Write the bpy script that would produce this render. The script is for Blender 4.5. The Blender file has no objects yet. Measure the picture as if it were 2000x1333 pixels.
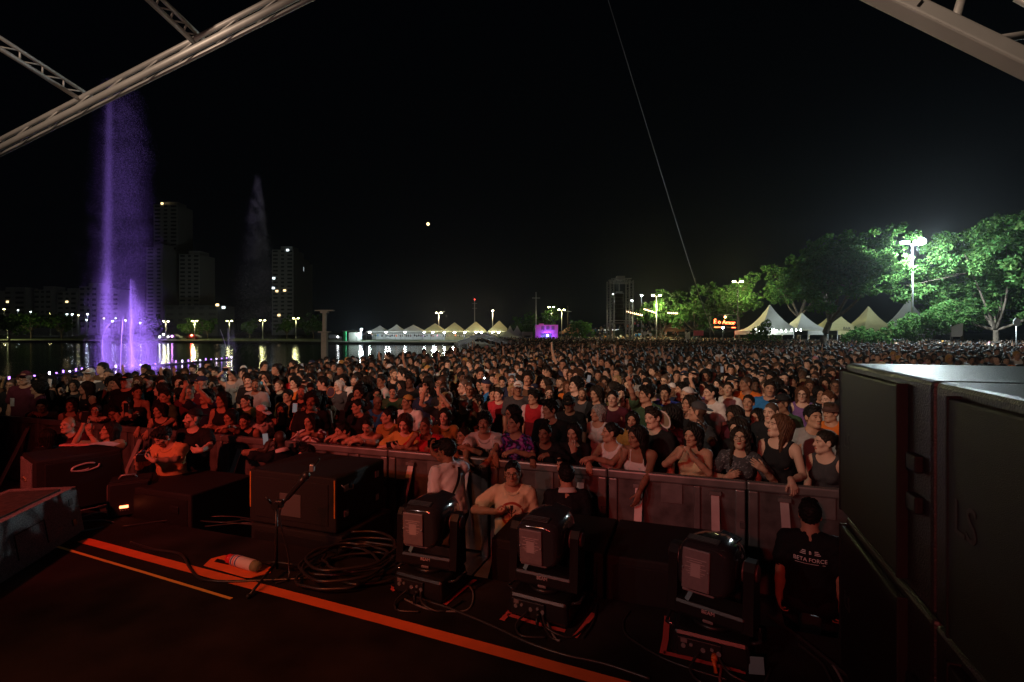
import bpy, bmesh, math, random
import numpy as np
from mathutils import Vector, Matrix
from mathutils.bvhtree import BVHTree

# ------------------------------------------------------------------ camera, world, exposure
scene = bpy.context.scene
COL = scene.collection
K, GZ = 1.3, 0.3115          # factor that scales the stage group about the camera, and its ground height before
CAMZ = 2.65
cam_d = bpy.data.cameras.new("camera"); cam = bpy.data.objects.new("camera", cam_d); COL.objects.link(cam)
cam.location = (0, 0, CAMZ); cam.rotation_euler = (math.radians(90), 0, 0)
cam_d.sensor_width = 36; cam_d.lens = 18; cam_d.shift_y = -0.00925
cam_d.clip_start = 0.05; cam_d.clip_end = 3000
scene.camera = cam
world = bpy.data.worlds.new("World"); scene.world = world; world.use_nodes = True
_bg = world.node_tree.nodes["Background"]
_bg.inputs[0].default_value = (0.28, 0.48, 0.95, 1); _bg.inputs[1].default_value = 0.0009
scene.view_settings.view_transform = 'Standard'; scene.view_settings.look = 'None'
scene.view_settings.exposure = 0.0; scene.view_settings.gamma = 1.0
scene.cycles.use_denoising = True
scene.cycles.max_bounces = 5; scene.cycles.diffuse_bounces = 2; scene.cycles.glossy_bounces = 3
scene.cycles.transmission_bounces = 4; scene.cycles.transparent_max_bounces = 8; scene.cycles.volume_bounces = 0
scene.cycles.sample_clamp_indirect = 3.0
scene.cycles.volume_step_rate = 2.0; scene.cycles.volume_max_steps = 96

def at(px, py, d):
    """point at depth d (in m along the view) seen at photo pixel px, py"""
    return Vector(((px - 1000) / 1000 * d, d, CAMZ - (py - 648) / 1000 * d))
U = Vector((0.944, -0.330, 0)); V = Vector((0.330, 0.944, 0))   # along the stage lip, out to the crowd
STAGE_Z = 0.75; BV = 4.25; YAW = math.atan2(-0.330, 0.944)
def st(u, v, z): return U * u + V * v + Vector((0, 0, z))
UNSCALED = False
def vw(v):
    """line v pushed out along the sight lines: by the full factor in the pit, true spacing in the first rows"""
    if UNSCALED: return v
    o = v - BV
    return v * K if o < 0 else BV * K + o * (1 + (K - 1) * min(max((o - 0.5) / 1.1, 0), 1))
def dv(px, v): return vw(v) / (0.33 * (px - 1000) / 1000 + 0.944)      # depth where the sight line meets the plane v
def scaled_about_cam(p): return Vector((p[0] * K, p[1] * K, (p[2] - GZ) * K))  # scales a stage point up about the camera position
def atv(px, py, v): return at(px, py, dv(px, v))
def flo(px, py, z=STAGE_Z):
    d = (CAMZ - z) * 1000 / (py - 648); p = at(px, py, d); p.z = z; return p

# ------------------------------------------------------------------ stage and crowd lamps
def lamp(name, kind, loc, target, energy, color, **kw):
    l = bpy.data.lights.new(name, kind); o = bpy.data.objects.new(name, l); COL.objects.link(o)
    l.energy = energy; l.color = color; o.location = loc
    for k, v in kw.items(): setattr(l, k, v)
    if target is not None:
        o.rotation_euler = (Vector(target) - Vector(loc)).to_track_quat('-Z', 'Y').to_euler()
    return o
def stage_lamp(name, kind, loc, target, energy, color, **kw): return lamp(name, kind, scaled_about_cam(loc), scaled_about_cam(target), energy * K * K, color, **kw)
SP = dict(shadow_soft_size=0.12)
# stage wash: red lamps overhead behind the camera, warm white front light thrown over the first rows
stage_lamp('stage_wash_red', 'SPOT', st(-4.2, -1.2, 4.0), st(-5.0, 5.0, 1.3), 680, (1.0, 0.10, 0.065), spot_size=math.radians(60), spot_blend=0.9, **SP)
stage_lamp('stage_wash_red', 'SPOT', st(-2.2, -2.6, 3.6), st(-1.8, 4.5, 1.3), 190, (1.0, 0.08, 0.06), spot_size=math.radians(36), spot_blend=0.8, **SP)
stage_lamp('stage_wash_red', 'SPOT', st(-0.8, -2.8, 3.4), st(0.6, 4.5, 1.3), 185, (1.0, 0.09, 0.07), spot_size=math.radians(32), spot_blend=0.8, **SP)
stage_lamp('stage_wash_amber', 'SPOT', st(-2.9, -1.2, 4.4), st(-2.3, 2.2, 0.75), 300, (1.0, 0.20, 0.04), spot_size=math.radians(44), spot_blend=1.0, **SP)
stage_lamp('stage_wash_pink', 'SPOT', st(-5.0, -3.0, 4.6), st(-1.4, 5.0, 1.5), 135, (1.0, 0.72, 0.64), spot_size=math.radians(44), spot_blend=0.9, **SP)
stage_lamp('stage_wash_pink', 'SPOT', st(-3.4, -3.0, 4.6), st(0.9, 5.0, 1.5), 125, (1.0, 0.70, 0.62), spot_size=math.radians(40), spot_blend=0.9, **SP)
for _az, _p in ((-30, 1900), (-8, 2700), (12, 2500), (32, 1950)):
    _d = (V * math.cos(math.radians(_az)) + U * math.sin(math.radians(_az))) * 20
    stage_lamp('front_white', 'SPOT', st(-4.8, -3.0, 6.2), st(-4.8, -3.0, 6.2) + _d - Vector((0, 0, 4.4)), _p, (1.0, 0.74, 0.53), spot_size=math.radians(38), spot_blend=0.8, shadow_soft_size=0.12)
stage_lamp('cold_fill', 'SPOT', st(0.2, -0.8, 5.4), st(-4.0, 2.2, 0.9), 24, (0.62, 0.85, 1.0), spot_size=math.radians(34), spot_blend=0.8, shadow_soft_size=0.3)  # cold fill added for the wedge, standing in for the street lamp's light
stage_lamp('roof_wash', 'SPOT', st(-4.0, 1.0, 2.6), st(-4.6, 5.2, 5.6), 60, (1.0, 0.56, 0.46), spot_size=math.radians(95), spot_blend=0.9, shadow_soft_size=0.3)
stage_lamp('roof_wash', 'SPOT', st(0.3, 0.0, 2.7), st(1.6, 3.3, 4.2), 0.6, (1.0, 0.58, 0.52), spot_size=math.radians(60), spot_blend=0.9, shadow_soft_size=0.3)


# ------------------------------------------------------------------ materials
MATS = {}
def mat(name, col=(0.5, 0.5, 0.5), rough=0.6, metal=0.0, spec=0.5, bump=0.0, bscale=200.0, var=0.0, vscale=8.0,
        objcol=False, attr=None, emit=None, es=1.0, trans=0.0, alpha=1.0, coat=0.0):
    if name in MATS: return MATS[name]
    m = bpy.data.materials.new(name); m.use_nodes = True; MATS[name] = m
    nt = m.node_tree; b = nt.nodes["Principled BSDF"]; L = nt.links.new
    b.inputs["Base Color"].default_value = (*col, 1); b.inputs["Roughness"].default_value = rough
    b.inputs["Metallic"].default_value = metal; b.inputs["Specular IOR Level"].default_value = spec
    b.inputs["Coat Weight"].default_value = coat
    if trans: b.inputs["Transmission Weight"].default_value = trans
    if emit: b.inputs["Emission Color"].default_value = (*emit, 1); b.inputs["Emission Strength"].default_value = es
    src = None
    def mul(a, c):
        x = nt.nodes.new("ShaderNodeMix"); x.data_type = 'RGBA'; x.blend_type = 'MULTIPLY'; x.inputs[0].default_value = 1
        L(a, x.inputs[6]); L(c, x.inputs[7]); return x.outputs[2]
    if objcol:
        oi = nt.nodes.new("ShaderNodeObjectInfo"); src = oi.outputs["Color"]
    if attr:
        an = nt.nodes.new("ShaderNodeAttribute"); an.attribute_name = attr
        src = mul(src, an.outputs["Color"]) if src else an.outputs["Color"]
    if var or bump:
        tc = nt.nodes.new("ShaderNodeTexCoord")
    if var:
        n = nt.nodes.new("ShaderNodeTexNoise"); n.inputs["Scale"].default_value = vscale; n.inputs["Detail"].default_value = 6
        L(tc.outputs["Object"], n.inputs["Vector"])
        r = nt.nodes.new("ShaderNodeMapRange"); r.inputs[1].default_value = 0.3; r.inputs[2].default_value = 0.7
        r.inputs[3].default_value = 1 - var; r.inputs[4].default_value = 1 + var * 0.6
        L(n.outputs[0], r.inputs[0])
        if src is None:
            rgb = nt.nodes.new("ShaderNodeRGB"); rgb.outputs[0].default_value = (*col, 1); src = rgb.outputs[0]
        src = mul(src, r.outputs[0])
    if src: L(src, b.inputs["Base Color"])
    if bump:
        n2 = nt.nodes.new("ShaderNodeTexNoise"); n2.inputs["Scale"].default_value = bscale; n2.inputs["Detail"].default_value = 3
        L(tc.outputs["Object"], n2.inputs["Vector"])
        bp = nt.nodes.new("ShaderNodeBump"); bp.inputs["Strength"].default_value = bump; bp.inputs["Distance"].default_value = 0.004
        L(n2.outputs[0], bp.inputs["Height"]); L(bp.outputs[0], b.inputs["Normal"])
    return m

# ------------------------------------------------------------------ mesh building
def link(name, me, parent=None, loc=None, rot=None):
    o = bpy.data.objects.new(name, me); COL.objects.link(o)
    if parent is not None: o.parent = parent
    if loc is not None: o.location = loc
    if rot is not None: o.rotation_euler = rot
    return o
def np_mesh(name, verts, faces, material=None, smooth=True, tint=None):
    """verts (n,3), faces (m,4) or (m,3) arrays"""
    verts = np.asarray(verts, np.float32); faces = np.asarray(faces, np.int32)
    me = bpy.data.meshes.new(name); n, k = faces.shape
    me.vertices.add(len(verts)); me.vertices.foreach_set("co", verts.ravel())
    me.loops.add(n * k); me.loops.foreach_set("vertex_index", faces.ravel())
    me.polygons.add(n); me.polygons.foreach_set("loop_start", np.arange(0, n * k, k, dtype=np.int32))
    me.polygons.foreach_set("loop_total", np.full(n, k, np.int32))
    me.polygons.foreach_set("use_smooth", np.full(n, smooth, bool))
    me.update(calc_edges=True)
    if tint is not None:
        a = me.color_attributes.new("tint", 'FLOAT_COLOR', 'POINT')
        c = np.ones((len(verts), 4), np.float32); c[:, :3] = tint; a.data.foreach_set("color", c.ravel())
    if material: me.materials.append(material)
    return me
def tag(o, label, cat, group=None, kind=None):
    o["label"] = label; o["category"] = cat
    if group: o["group"] = group
    if kind: o["kind"] = kind
    return o
def structure(o): o["kind"] = "structure"; return o
def empty(name, label, cat, loc=(0, 0, 0), rz=0.0, group=None):
    o = bpy.data.objects.new(name, None); COL.objects.link(o); o.location = loc; o.rotation_euler = (0, 0, rz)
    o.empty_display_size = 0.1
    return tag(o, label, cat, group)
def copy_tree(o, parent=None):
    c = o.copy(); COL.objects.link(c)
    if parent is not None: c.parent = parent
    for ch in list(o.children): copy_tree(ch, c)
    return c

class MB:
    def __init__(s): s.v = []; s.f = []; s.sm = []
    def add(s, vs, fs, smooth=False):
        n = len(s.v); s.v += [tuple(v) for v in vs]; s.f += [tuple(i + n for i in f) for f in fs]; s.sm += [smooth] * len(fs); return s
    def box(s, c, size, R=None, ch=0.0, taper=1.0):
        """box centred at c; ch chamfers every edge; taper scales the top"""
        hx, hy, hz = [x / 2 for x in size]; R = R or Matrix.Identity(3); c = Vector(c)
        if ch <= 0:
            vs = [Vector((sx * hx * (taper if sz > 0 else 1), sy * hy * (taper if sz > 0 else 1), sz * hz)) for sz in (-1, 1) for sy in (-1, 1) for sx in (-1, 1)]
            fs = [(0, 2, 3, 1), (4, 5, 7, 6), (0, 1, 5, 4), (2, 6, 7, 3), (0, 4, 6, 2), (1, 3, 7, 5)]
            return s.add([c + R @ v for v in vs], fs)
        bm = bmesh.new(); bmesh.ops.create_cube(bm, size=1)
        for v in bm.verts:
            k = taper if v.co.z > 0 else 1
            v.co = Vector((v.co.x * 2 * hx * k, v.co.y * 2 * hy * k, v.co.z * 2 * hz))
        bmesh.ops.bevel(bm, geom=bm.edges[:], offset=ch, segments=2, profile=0.5, affect='EDGES')
        bm.verts.index_update()
        s.add([c + R @ v.co for v in bm.verts], [[v.index for v in f.verts] for f in bm.faces]); bm.free(); return s
    def cyl(s, a, b, r0, r1=None, n=10, cap=True):
        a, b = Vector(a), Vector(b); r1 = r0 if r1 is None else r1; d = (b - a)
        q = d.to_track_quat('Z', 'Y').to_matrix()
        vs = [p + q @ Vector((math.cos(t) * r, math.sin(t) * r, 0)) for p, r in ((a, r0), (b, r1)) for t in [2 * math.pi * i / n for i in range(n)]]
        s.add(vs, [(i, (i + 1) % n, n + (i + 1) % n, n + i) for i in range(n)], True)
        if cap: s.add(vs, [tuple(reversed(range(n))), tuple(range(n, 2 * n))])
        return s
    def ball(s, c, r, n=10, m=6, sq=(1, 1, 1), R=None):
        c = Vector(c); R = R or Matrix.Identity(3); vs = []
        for j in range(m + 1):
            ph = math.pi * j / m
            for i in range(n):
                t = 2 * math.pi * i / n
                vs.append(c + R @ Vector((r * sq[0] * math.sin(ph) * math.cos(t), r * sq[1] * math.sin(ph) * math.sin(t), r * sq[2] * math.cos(ph))))
        fs = [(j * n + i, (j + 1) * n + i, (j + 1) * n + (i + 1) % n, j * n + (i + 1) % n) for j in range(m) for i in range(n)]
        return s.add(vs, fs, True)
    def tube(s, pts, r, n=6, cap=True):
        pts = [Vector(p) for p in pts]; vs = []; N = len(pts); up = Vector((0, 0, 1))
        for i, p in enumerate(pts):
            t = (pts[min(i + 1, N - 1)] - pts[max(i - 1, 0)]).normalized()
            a = t.cross(up) if abs(t.z) < 0.95 else t.cross(Vector((1, 0, 0))); a.normalize(); b = a.cross(t)
            rr = r[i] if isinstance(r, (list, tuple)) else r
            vs += [p + (a * math.cos(2 * math.pi * k / n) + b * math.sin(2 * math.pi * k / n)) * rr for k in range(n)]
        s.add(vs, [(i * n + k, i * n + (k + 1) % n, (i + 1) * n + (k + 1) % n, (i + 1) * n + k) for i in range(N - 1) for k in range(n)], True)
        if cap: s.add(vs, [tuple(reversed(range(n))), tuple(range((N - 1) * n, N * n))])
        return s
    def prism(s, poly, ext):
        """planar polygon (3-D points) extruded by vector ext"""
        n = len(poly); e = Vector(ext); vs = [Vector(p) for p in poly] + [Vector(p) + e for p in poly]
        return s.add(vs, [tuple(reversed(range(n))), tuple(range(n, 2 * n))] + [(i, (i + 1) % n, n + (i + 1) % n, n + i) for i in range(n)])
    def rings(s, rings, cap=True, smooth=True):
        n = len(rings[0]); vs = [p for r in rings for p in r]
        s.add(vs, [(i * n + k, i * n + (k + 1) % n, (i + 1) * n + (k + 1) % n, (i + 1) * n + k) for i in range(len(rings) - 1) for k in range(n)], smooth)
        if cap: s.add(vs, [tuple(reversed(range(n))), tuple(range((len(rings) - 1) * n, len(rings) * n))])
        return s
    def lathe(s, prof, c=(0, 0, 0), n=20, R=None):
        c = Vector(c); R = R or Matrix.Identity(3)
        return s.rings([[c + R @ Vector((r * math.cos(2 * math.pi * k / n), r * math.sin(2 * math.pi * k / n), z)) for k in range(n)] for r, z in prof])
    def mesh(s, name, material):
        me = bpy.data.meshes.new(name); me.from_pydata([tuple(v) for v in s.v], [], s.f)
        me.polygons.foreach_set("use_smooth", s.sm); me.materials.append(material); me.update()
        bm = bmesh.new(); bm.from_mesh(me); bmesh.ops.remove_doubles(bm, verts=bm.verts, dist=1e-5); bmesh.ops.recalc_face_normals(bm, faces=bm.faces); bm.to_mesh(me); bm.free()
        return me
    def build(s, name, material, parent=None, loc=None, rot=None): return link(name, s.mesh(name, material), parent, loc, rot)

def spline(pts, n=8):
    """Catmull-Rom through pts"""
    P = [Vector(p) for p in pts]; out = []
    for i in range(len(P) - 1):
        p0, p1, p2, p3 = P[max(i - 1, 0)], P[i], P[i + 1], P[min(i + 2, len(P) - 1)]
        for k in range(n):
            t = k / n
            out.append(0.5 * ((2 * p1) + (p2 - p0) * t + (2 * p0 - 5 * p1 + 4 * p2 - p3) * t * t + (3 * p1 - p0 - 3 * p2 + p3) * t ** 3))
    out.append(P[-1]); return out

def text_mesh(txt, size, extrude=0.0, align='CENTER'):
    cu = bpy.data.curves.new("t", 'FONT'); cu.body = txt; cu.size = size; cu.extrude = extrude; cu.align_x = align; cu.align_y = 'CENTER'; cu.resolution_u = 3
    o = bpy.data.objects.new("t", cu); COL.objects.link(o)
    dg = bpy.context.evaluated_depsgraph_get(); me = bpy.data.meshes.new_from_object(o.evaluated_get(dg))
    bpy.data.objects.remove(o); bpy.data.curves.remove(cu); return me
def text_obj(name, txt, size, material, parent=None, loc=(0, 0, 0), rot=(0, 0, 0), extrude=0.001, M=None):
    me = text_mesh(txt, size, extrude); me.materials.append(material); me.name = name
    o = link(name, me, parent)
    if M is not None: o.matrix_local = M
    else: o.location = loc; o.rotation_euler = rot
    return o
# ------------------------------------------------------------------ bodies: smooth-union fields meshed as one surface
def rx(d): return Matrix.Rotation(math.radians(d), 3, 'X')
def ry(d): return Matrix.Rotation(math.radians(d), 3, 'Y')
def rz(d): return Matrix.Rotation(math.radians(d), 3, 'Z')
def axis(lo, hi, coarse, fine, ranges):
    """grid positions from lo to hi, finer inside ranges"""
    out = [lo]
    while out[-1] < hi:
        x = out[-1]; h = coarse
        for a, b, f in ranges:
            if a - f <= x <= b: h = min(h, f)
            elif x < a and x + h > a: h = min(h, max(f, a - x))
        out.append(x + h)
    return np.array(out, np.float32)
class Field:
    def __init__(s, xs, ys, zs): s.a = (xs, ys, zs); s.F = np.full((len(xs), len(ys), len(zs)), 9.0, np.float32)
    def _sub(s, lo, hi):
        sl = tuple(slice(max(0, np.searchsorted(a, l) - 1), np.searchsorted(a, h) + 1) for a, l, h in zip(s.a, lo, hi))
        g = [a[i] for a, i in zip(s.a, sl)]
        if min(len(x) for x in g) == 0: return None, None
        return sl, (g[0][:, None, None], g[1][None, :, None], g[2][None, None, :])
    def _mix(s, sl, d, k, op):
        a = s.F[sl]
        if op == 'sub': d = -d
        h = np.maximum(k - np.abs(a - d), 0) / k if k > 0 else 0
        s.F[sl] = (np.minimum(a, d) - h * h * k / 4) if op == 'add' else (np.maximum(a, d) + h * h * k / 4)
    def cap(s, a, b, ra, rb=None, k=0.02, op='add'):
        rb = ra if rb is None else rb; a = np.array(a, np.float32); b = np.array(b, np.float32); R = max(ra, rb) + max(k, 0.04)
        sl, g = s._sub(np.minimum(a, b) - R, np.maximum(a, b) + R)
        if sl is None: return s
        ab = b - a; L = max(float(ab @ ab), 1e-9)
        t = np.clip(((g[0] - a[0]) * ab[0] + (g[1] - a[1]) * ab[1] + (g[2] - a[2]) * ab[2]) / L, 0, 1)
        d = np.sqrt((g[0] - a[0] - t * ab[0]) ** 2 + (g[1] - a[1] - t * ab[1]) ** 2 + (g[2] - a[2] - t * ab[2]) ** 2) - (ra + (rb - ra) * t)
        s._mix(sl, d, k, op); return s
    def ell(s, c, r, R=None, k=0.03, op='add'):
        m = max(r) + max(k, 0.04); c = np.array(c, np.float32)
        sl, g = s._sub(c - m, c + m)
        if sl is None: return s
        x, y, z = g[0] - c[0], g[1] - c[1], g[2] - c[2]
        if R is not None:
            R = np.array(R, np.float32); x, y, z = (R[0, i] * x + R[1, i] * y + R[2, i] * z for i in range(3))
        k0 = np.sqrt((x / r[0]) ** 2 + (y / r[1]) ** 2 + (z / r[2]) ** 2)
        k1 = np.sqrt((x / r[0] ** 2) ** 2 + (y / r[1] ** 2) ** 2 + (z / r[2] ** 2) ** 2) + 1e-6
        s._mix(sl, k0 * (k0 - 1) / k1, k, op); return s
    def plane(s, p, n, k=0.01):
        """keep the side where (x-p).n < 0"""
        n = Vector(n).normalized(); g = (s.a[0][:, None, None], s.a[1][None, :, None], s.a[2][None, None, :])
        d = (g[0] - p[0]) * n[0] + (g[1] - p[1]) * n[1] + (g[2] - p[2]) * n[2]
        s._mix((slice(None),) * 3, d, k, 'int'); return s
    def wrinkle(s, amp, f=1.0, seed=0):
        rs = np.random.RandomState(seed); p = rs.rand(6) * 6.28
        x, y, z = s.a[0][:, None, None], s.a[1][None, :, None], s.a[2][None, None, :]
        w = np.sin(f * (31 * z + 14 * x) + 3.0 * np.sin(f * 17 * x + p[0]) + p[1]) * np.sin(f * 13 * z - f * 22 * x + 2.5 * np.sin(f * 19 * y + p[2]) + p[3])
        w = w + 0.5 * np.sin(f * 47 * z + 2 * np.sin(f * 29 * x + p[4]) + f * 21 * y + p[5])
        s.F += (amp * w).astype(np.float32); return s
    def strands(s, amp, n=46, seed=0, fz=9):
        x, y, z = s.a[0][:, None, None], s.a[1][None, :, None], s.a[2][None, None, :]; a = np.arctan2(x, -(y + 0.02))
        w = np.sin(n * a + 2.2 * np.sin(fz * z + seed) + 1.3 * np.sin(3.1 * fz * z + 5 * a)) + 0.6 * np.sin(2.3 * n * a + 3 * np.sin(1.7 * fz * z + 2 * seed)) + 0.5 * np.sin(60 * z + 9 * a)
        s.F += (amp * w).astype(np.float32); return s
    def nets(s):
        F = s.F; xs, ys, zs = s.a; S = F < 0
        c8 = [(i, j, k) for i in (0, 1) for j in (0, 1) for k in (0, 1)]
        nx, ny, nz = F.shape; cnt = np.zeros((nx - 1, ny - 1, nz - 1), np.int8)
        for i, j, k in c8: cnt += S[i:nx - 1 + i, j:ny - 1 + j, k:nz - 1 + k]
        act = (cnt > 0) & (cnt < 8); I, J, K = np.nonzero(act); N = len(I)
        if N == 0: return np.zeros((0, 3)), np.zeros((0, 4), int)
        vals = np.stack([F[I + i, J + j, K + k] for i, j, k in c8], 1); C = np.array(c8, np.float32)
        acc = np.zeros((N, 3), np.float32); num = np.zeros((N, 1), np.float32)
        for a in range(8):
            for b in range(a + 1, 8):
                if np.abs(C[a] - C[b]).sum() != 1: continue
                va, vb = vals[:, a], vals[:, b]; m = (va < 0) != (vb < 0)
                t = np.where(m, va / np.where(m, va - vb, 1), 0)[:, None]
                acc += np.where(m[:, None], C[a] + (C[b] - C[a]) * t, 0); num += m[:, None]
        u = acc / num
        P = np.stack([xs[I] + u[:, 0] * (xs[I + 1] - xs[I]), ys[J] + u[:, 1] * (ys[J + 1] - ys[J]), zs[K] + u[:, 2] * (zs[K + 1] - zs[K])], 1)
        idx = np.full(act.shape, -1, np.int32); idx[I, J, K] = np.arange(N); Q = []
        for ax in range(3):
            S0 = np.moveaxis(S, ax, 0); X = np.moveaxis(idx, ax, 0)
            a, b = S0[:-1, 1:-1, 1:-1], S0[1:, 1:-1, 1:-1]; i, j, k = np.nonzero(a != b)
            q = np.stack([X[i, j, k], X[i, j + 1, k], X[i, j + 1, k + 1], X[i, j, k + 1]], 1)
            fl = ~a[i, j, k]
            if ax == 1: fl = ~fl
            q[fl] = q[fl][:, ::-1]; Q.append(q)
        Q = np.concatenate(Q); Q = Q[(Q >= 0).all(1)]
        return P, Q

HEAD_UP = 0.122          # skull top above the head centre
def head_prims(f, c, R, fem, child=False, tone=0):
    T = lambda x, y, z: c + R @ Vector((x, y, z))
    def E(x, y, z, a, b, d, k, op='add'): f.ell(T(x, y, z), (a, b, d), R, k, op)
    jaw = 0.9 if fem else 1.0
    E(0, -0.014, 0.035, 0.074, 0.095, 0.087, 0.02); E(0, 0.024, -0.03, 0.056 * jaw, 0.067, 0.084, 0.035)
    E(0, 0.060, -0.092, 0.026 * jaw, 0.024, 0.021, 0.03)
    for s in (-1, 1):
        E(s * 0.039, 0.055, -0.018, 0.021, 0.022, 0.019, 0.02)
        f.cap(T(s * 0.047 * jaw, 0.0, -0.062), T(s * 0.017, 0.058, -0.094), 0.017, 0.015, 0.03)
    f.cap(T(-0.034, 0.080, 0.022), T(0.034, 0.080, 0.022), 0.010, k=0.025)
    for s in (-1, 1):
        E(s * 0.030, 0.097, 0.003, 0.018, 0.014, 0.011, 0.012, 'sub'); E(s * 0.030, 0.0745, 0.003, 0.0125, 0.0125, 0.0125, 0.002)
    f.cap(T(0, 0.088, 0.010), T(0, 0.109, -0.029), 0.0075, 0.0115, 0.010)
    for s in (-1, 1): E(s * 0.0125, 0.097, -0.033, 0.0085, 0.010, 0.008, 0.008)
    E(0, 0.087, -0.057, 0.020, 0.010, 0.0062, 0.006); E(0, 0.086, -0.068, 0.017, 0.011, 0.0072, 0.005)
    for s in (-1, 1):
        f.ell(T(s * 0.076, -0.008, 0.0), (0.011, 0.021, 0.032), R @ rz(s * 18), 0.008)
        f.ell(T(s * 0.086, 0.001, 0.002), (0.006, 0.009, 0.016), R, 0.006, 'sub')
def face_tint(P, c, R, beard=0,  lips=(0.85, 0.42, 0.42), browdark=0.16, scalp=None):
    q = (P - np.array(c)) @ np.array(R)          # head-local
    t = np.ones((len(P), 3), np.float32); x, y, z = q[:, 0], q[:, 1], q[:, 2]; front = (y > 0.045) & (np.abs(x) < 0.08) & (z > -0.13) & (z < 0.13)
    ax = np.abs(x)
    if beard:
        b = front & (((z < -0.050) & (z > -0.125)) | ((ax > 0.045) & (z < -0.02) & (y > 0.02))) & ~((ax < 0.022) & (z > -0.074) & (z < -0.052))
        mo = front & (ax < 0.034) & (z > -0.055) & (z < -0.041)
        t[b | mo if beard > 1 else mo] = (0.28, 0.24, 0.22)
    if scalp is not None:
        n = 0.004 * np.sin(170 * x) * np.sin(150 * y + 60 * z); sc = (z + n > 0.074 + 1.35 * (y - 0.080)) & ~((np.abs(x) > 0.0735) & (z < 0.034) & (y > -0.035)); t[sc] = np.array(scalp)
    br = front & ((((ax - 0.032) / 0.021) ** 2 + ((z - 0.0245 + 0.10 * (ax - 0.030)) / 0.0052) ** 2) < 1); t[br] = browdark
    ew = front & ((((ax - 0.030) / 0.0150) ** 2 + ((z - 0.003) / 0.0062) ** 2) < 1); t[ew] = 0.16
    wh = front & ((((ax - 0.030) / 0.0125) ** 2 + ((z - 0.002) / 0.0040) ** 2) < 1) & (np.abs(ax - 0.030) > 0.0058); t[wh] = (1.25, 1.3, 1.35)
    lp = front & (((x / 0.021) ** 2 + ((z + 0.0625) / 0.0105) ** 2) < 1); t[lp] = lips
    nm = (np.abs(x) < 0.03) & (z < -0.03) & (z > -0.044) & (y > 0.09); t[nm] *= 0.75
    return t
def two_bone(S, W, a, b, hint):
    d = W - S; L = d.length; m = a + b - 0.004
    if L > m: W = S + d * (m / L); L = m; d = W - S
    L = max(L, 0.06); x = (a * a - b * b + L * L) / (2 * L); h = math.sqrt(max(a * a - x * x, 1e-6)); dn = d.normalized()
    hv = hint - dn * hint.dot(dn); hv = hv.normalized() if hv.length > 1e-4 else Vector((0, 0, -1))
    return S + dn * x + hv * h, W
FL = ((0.040, 0.025, 0.020), (0.045, 0.028, 0.021), (0.041, 0.026, 0.020), (0.032, 0.020, 0.018)); FO = (0.028, 0.0095, -0.009, -0.0265); FK = (0.088, 0.091, 0.087, 0.079)
def hand_prims(f, W, d, n, side, curl=(25, 35, 25), spread=4.0, thumb=0.4, point=False):
    d = d.normalized(); n = (n - d * n.dot(d)).normalized(); t = d.cross(n) * side
    f.cap(W - d * 0.02, W + d * 0.03, 0.024, 0.024, 0.02)
    for i in range(4): f.cap(W + d * 0.02 + t * FO[i] * 0.6, W + d * FK[i] * 0.95 + t * FO[i], 0.0145, 0.0115, 0.014)
    for i in range(4):
        p = W + d * FK[i] + t * FO[i]; a = 0.0; sp = math.radians((1.5 - i) * spread)
        dd = (d * math.cos(sp) + t * math.sin(sp)).normalized(); cu = curl
        if point and i > 0: cu = (80, 85, 50)
        elif point: cu = (4, 6, 4)
        for j in range(3):
            a += math.radians(cu[j] + (i - 1) * 3); q = p + (dd * math.cos(a) + n * math.sin(a)) * FL[i][j]
            f.cap(p, q, 0.0094 - 0.0009 * j, 0.0086 - 0.0009 * j, 0.003); p = q
    b = W + d * 0.028 + t * 0.026 + n * 0.006; m = b + (t * 0.62 + d * 0.66 + n * thumb).normalized() * 0.043
    f.cap(W + d * 0.015 + t * 0.012, b, 0.016, 0.014, 0.012); f.cap(b, m, 0.0125, 0.0105, 0.006)
    f.cap(m, m + (d * 0.85 + t * 0.25 + n * (thumb + 0.2)).normalized() * 0.034, 0.0100, 0.0085, 0.003)

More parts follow.
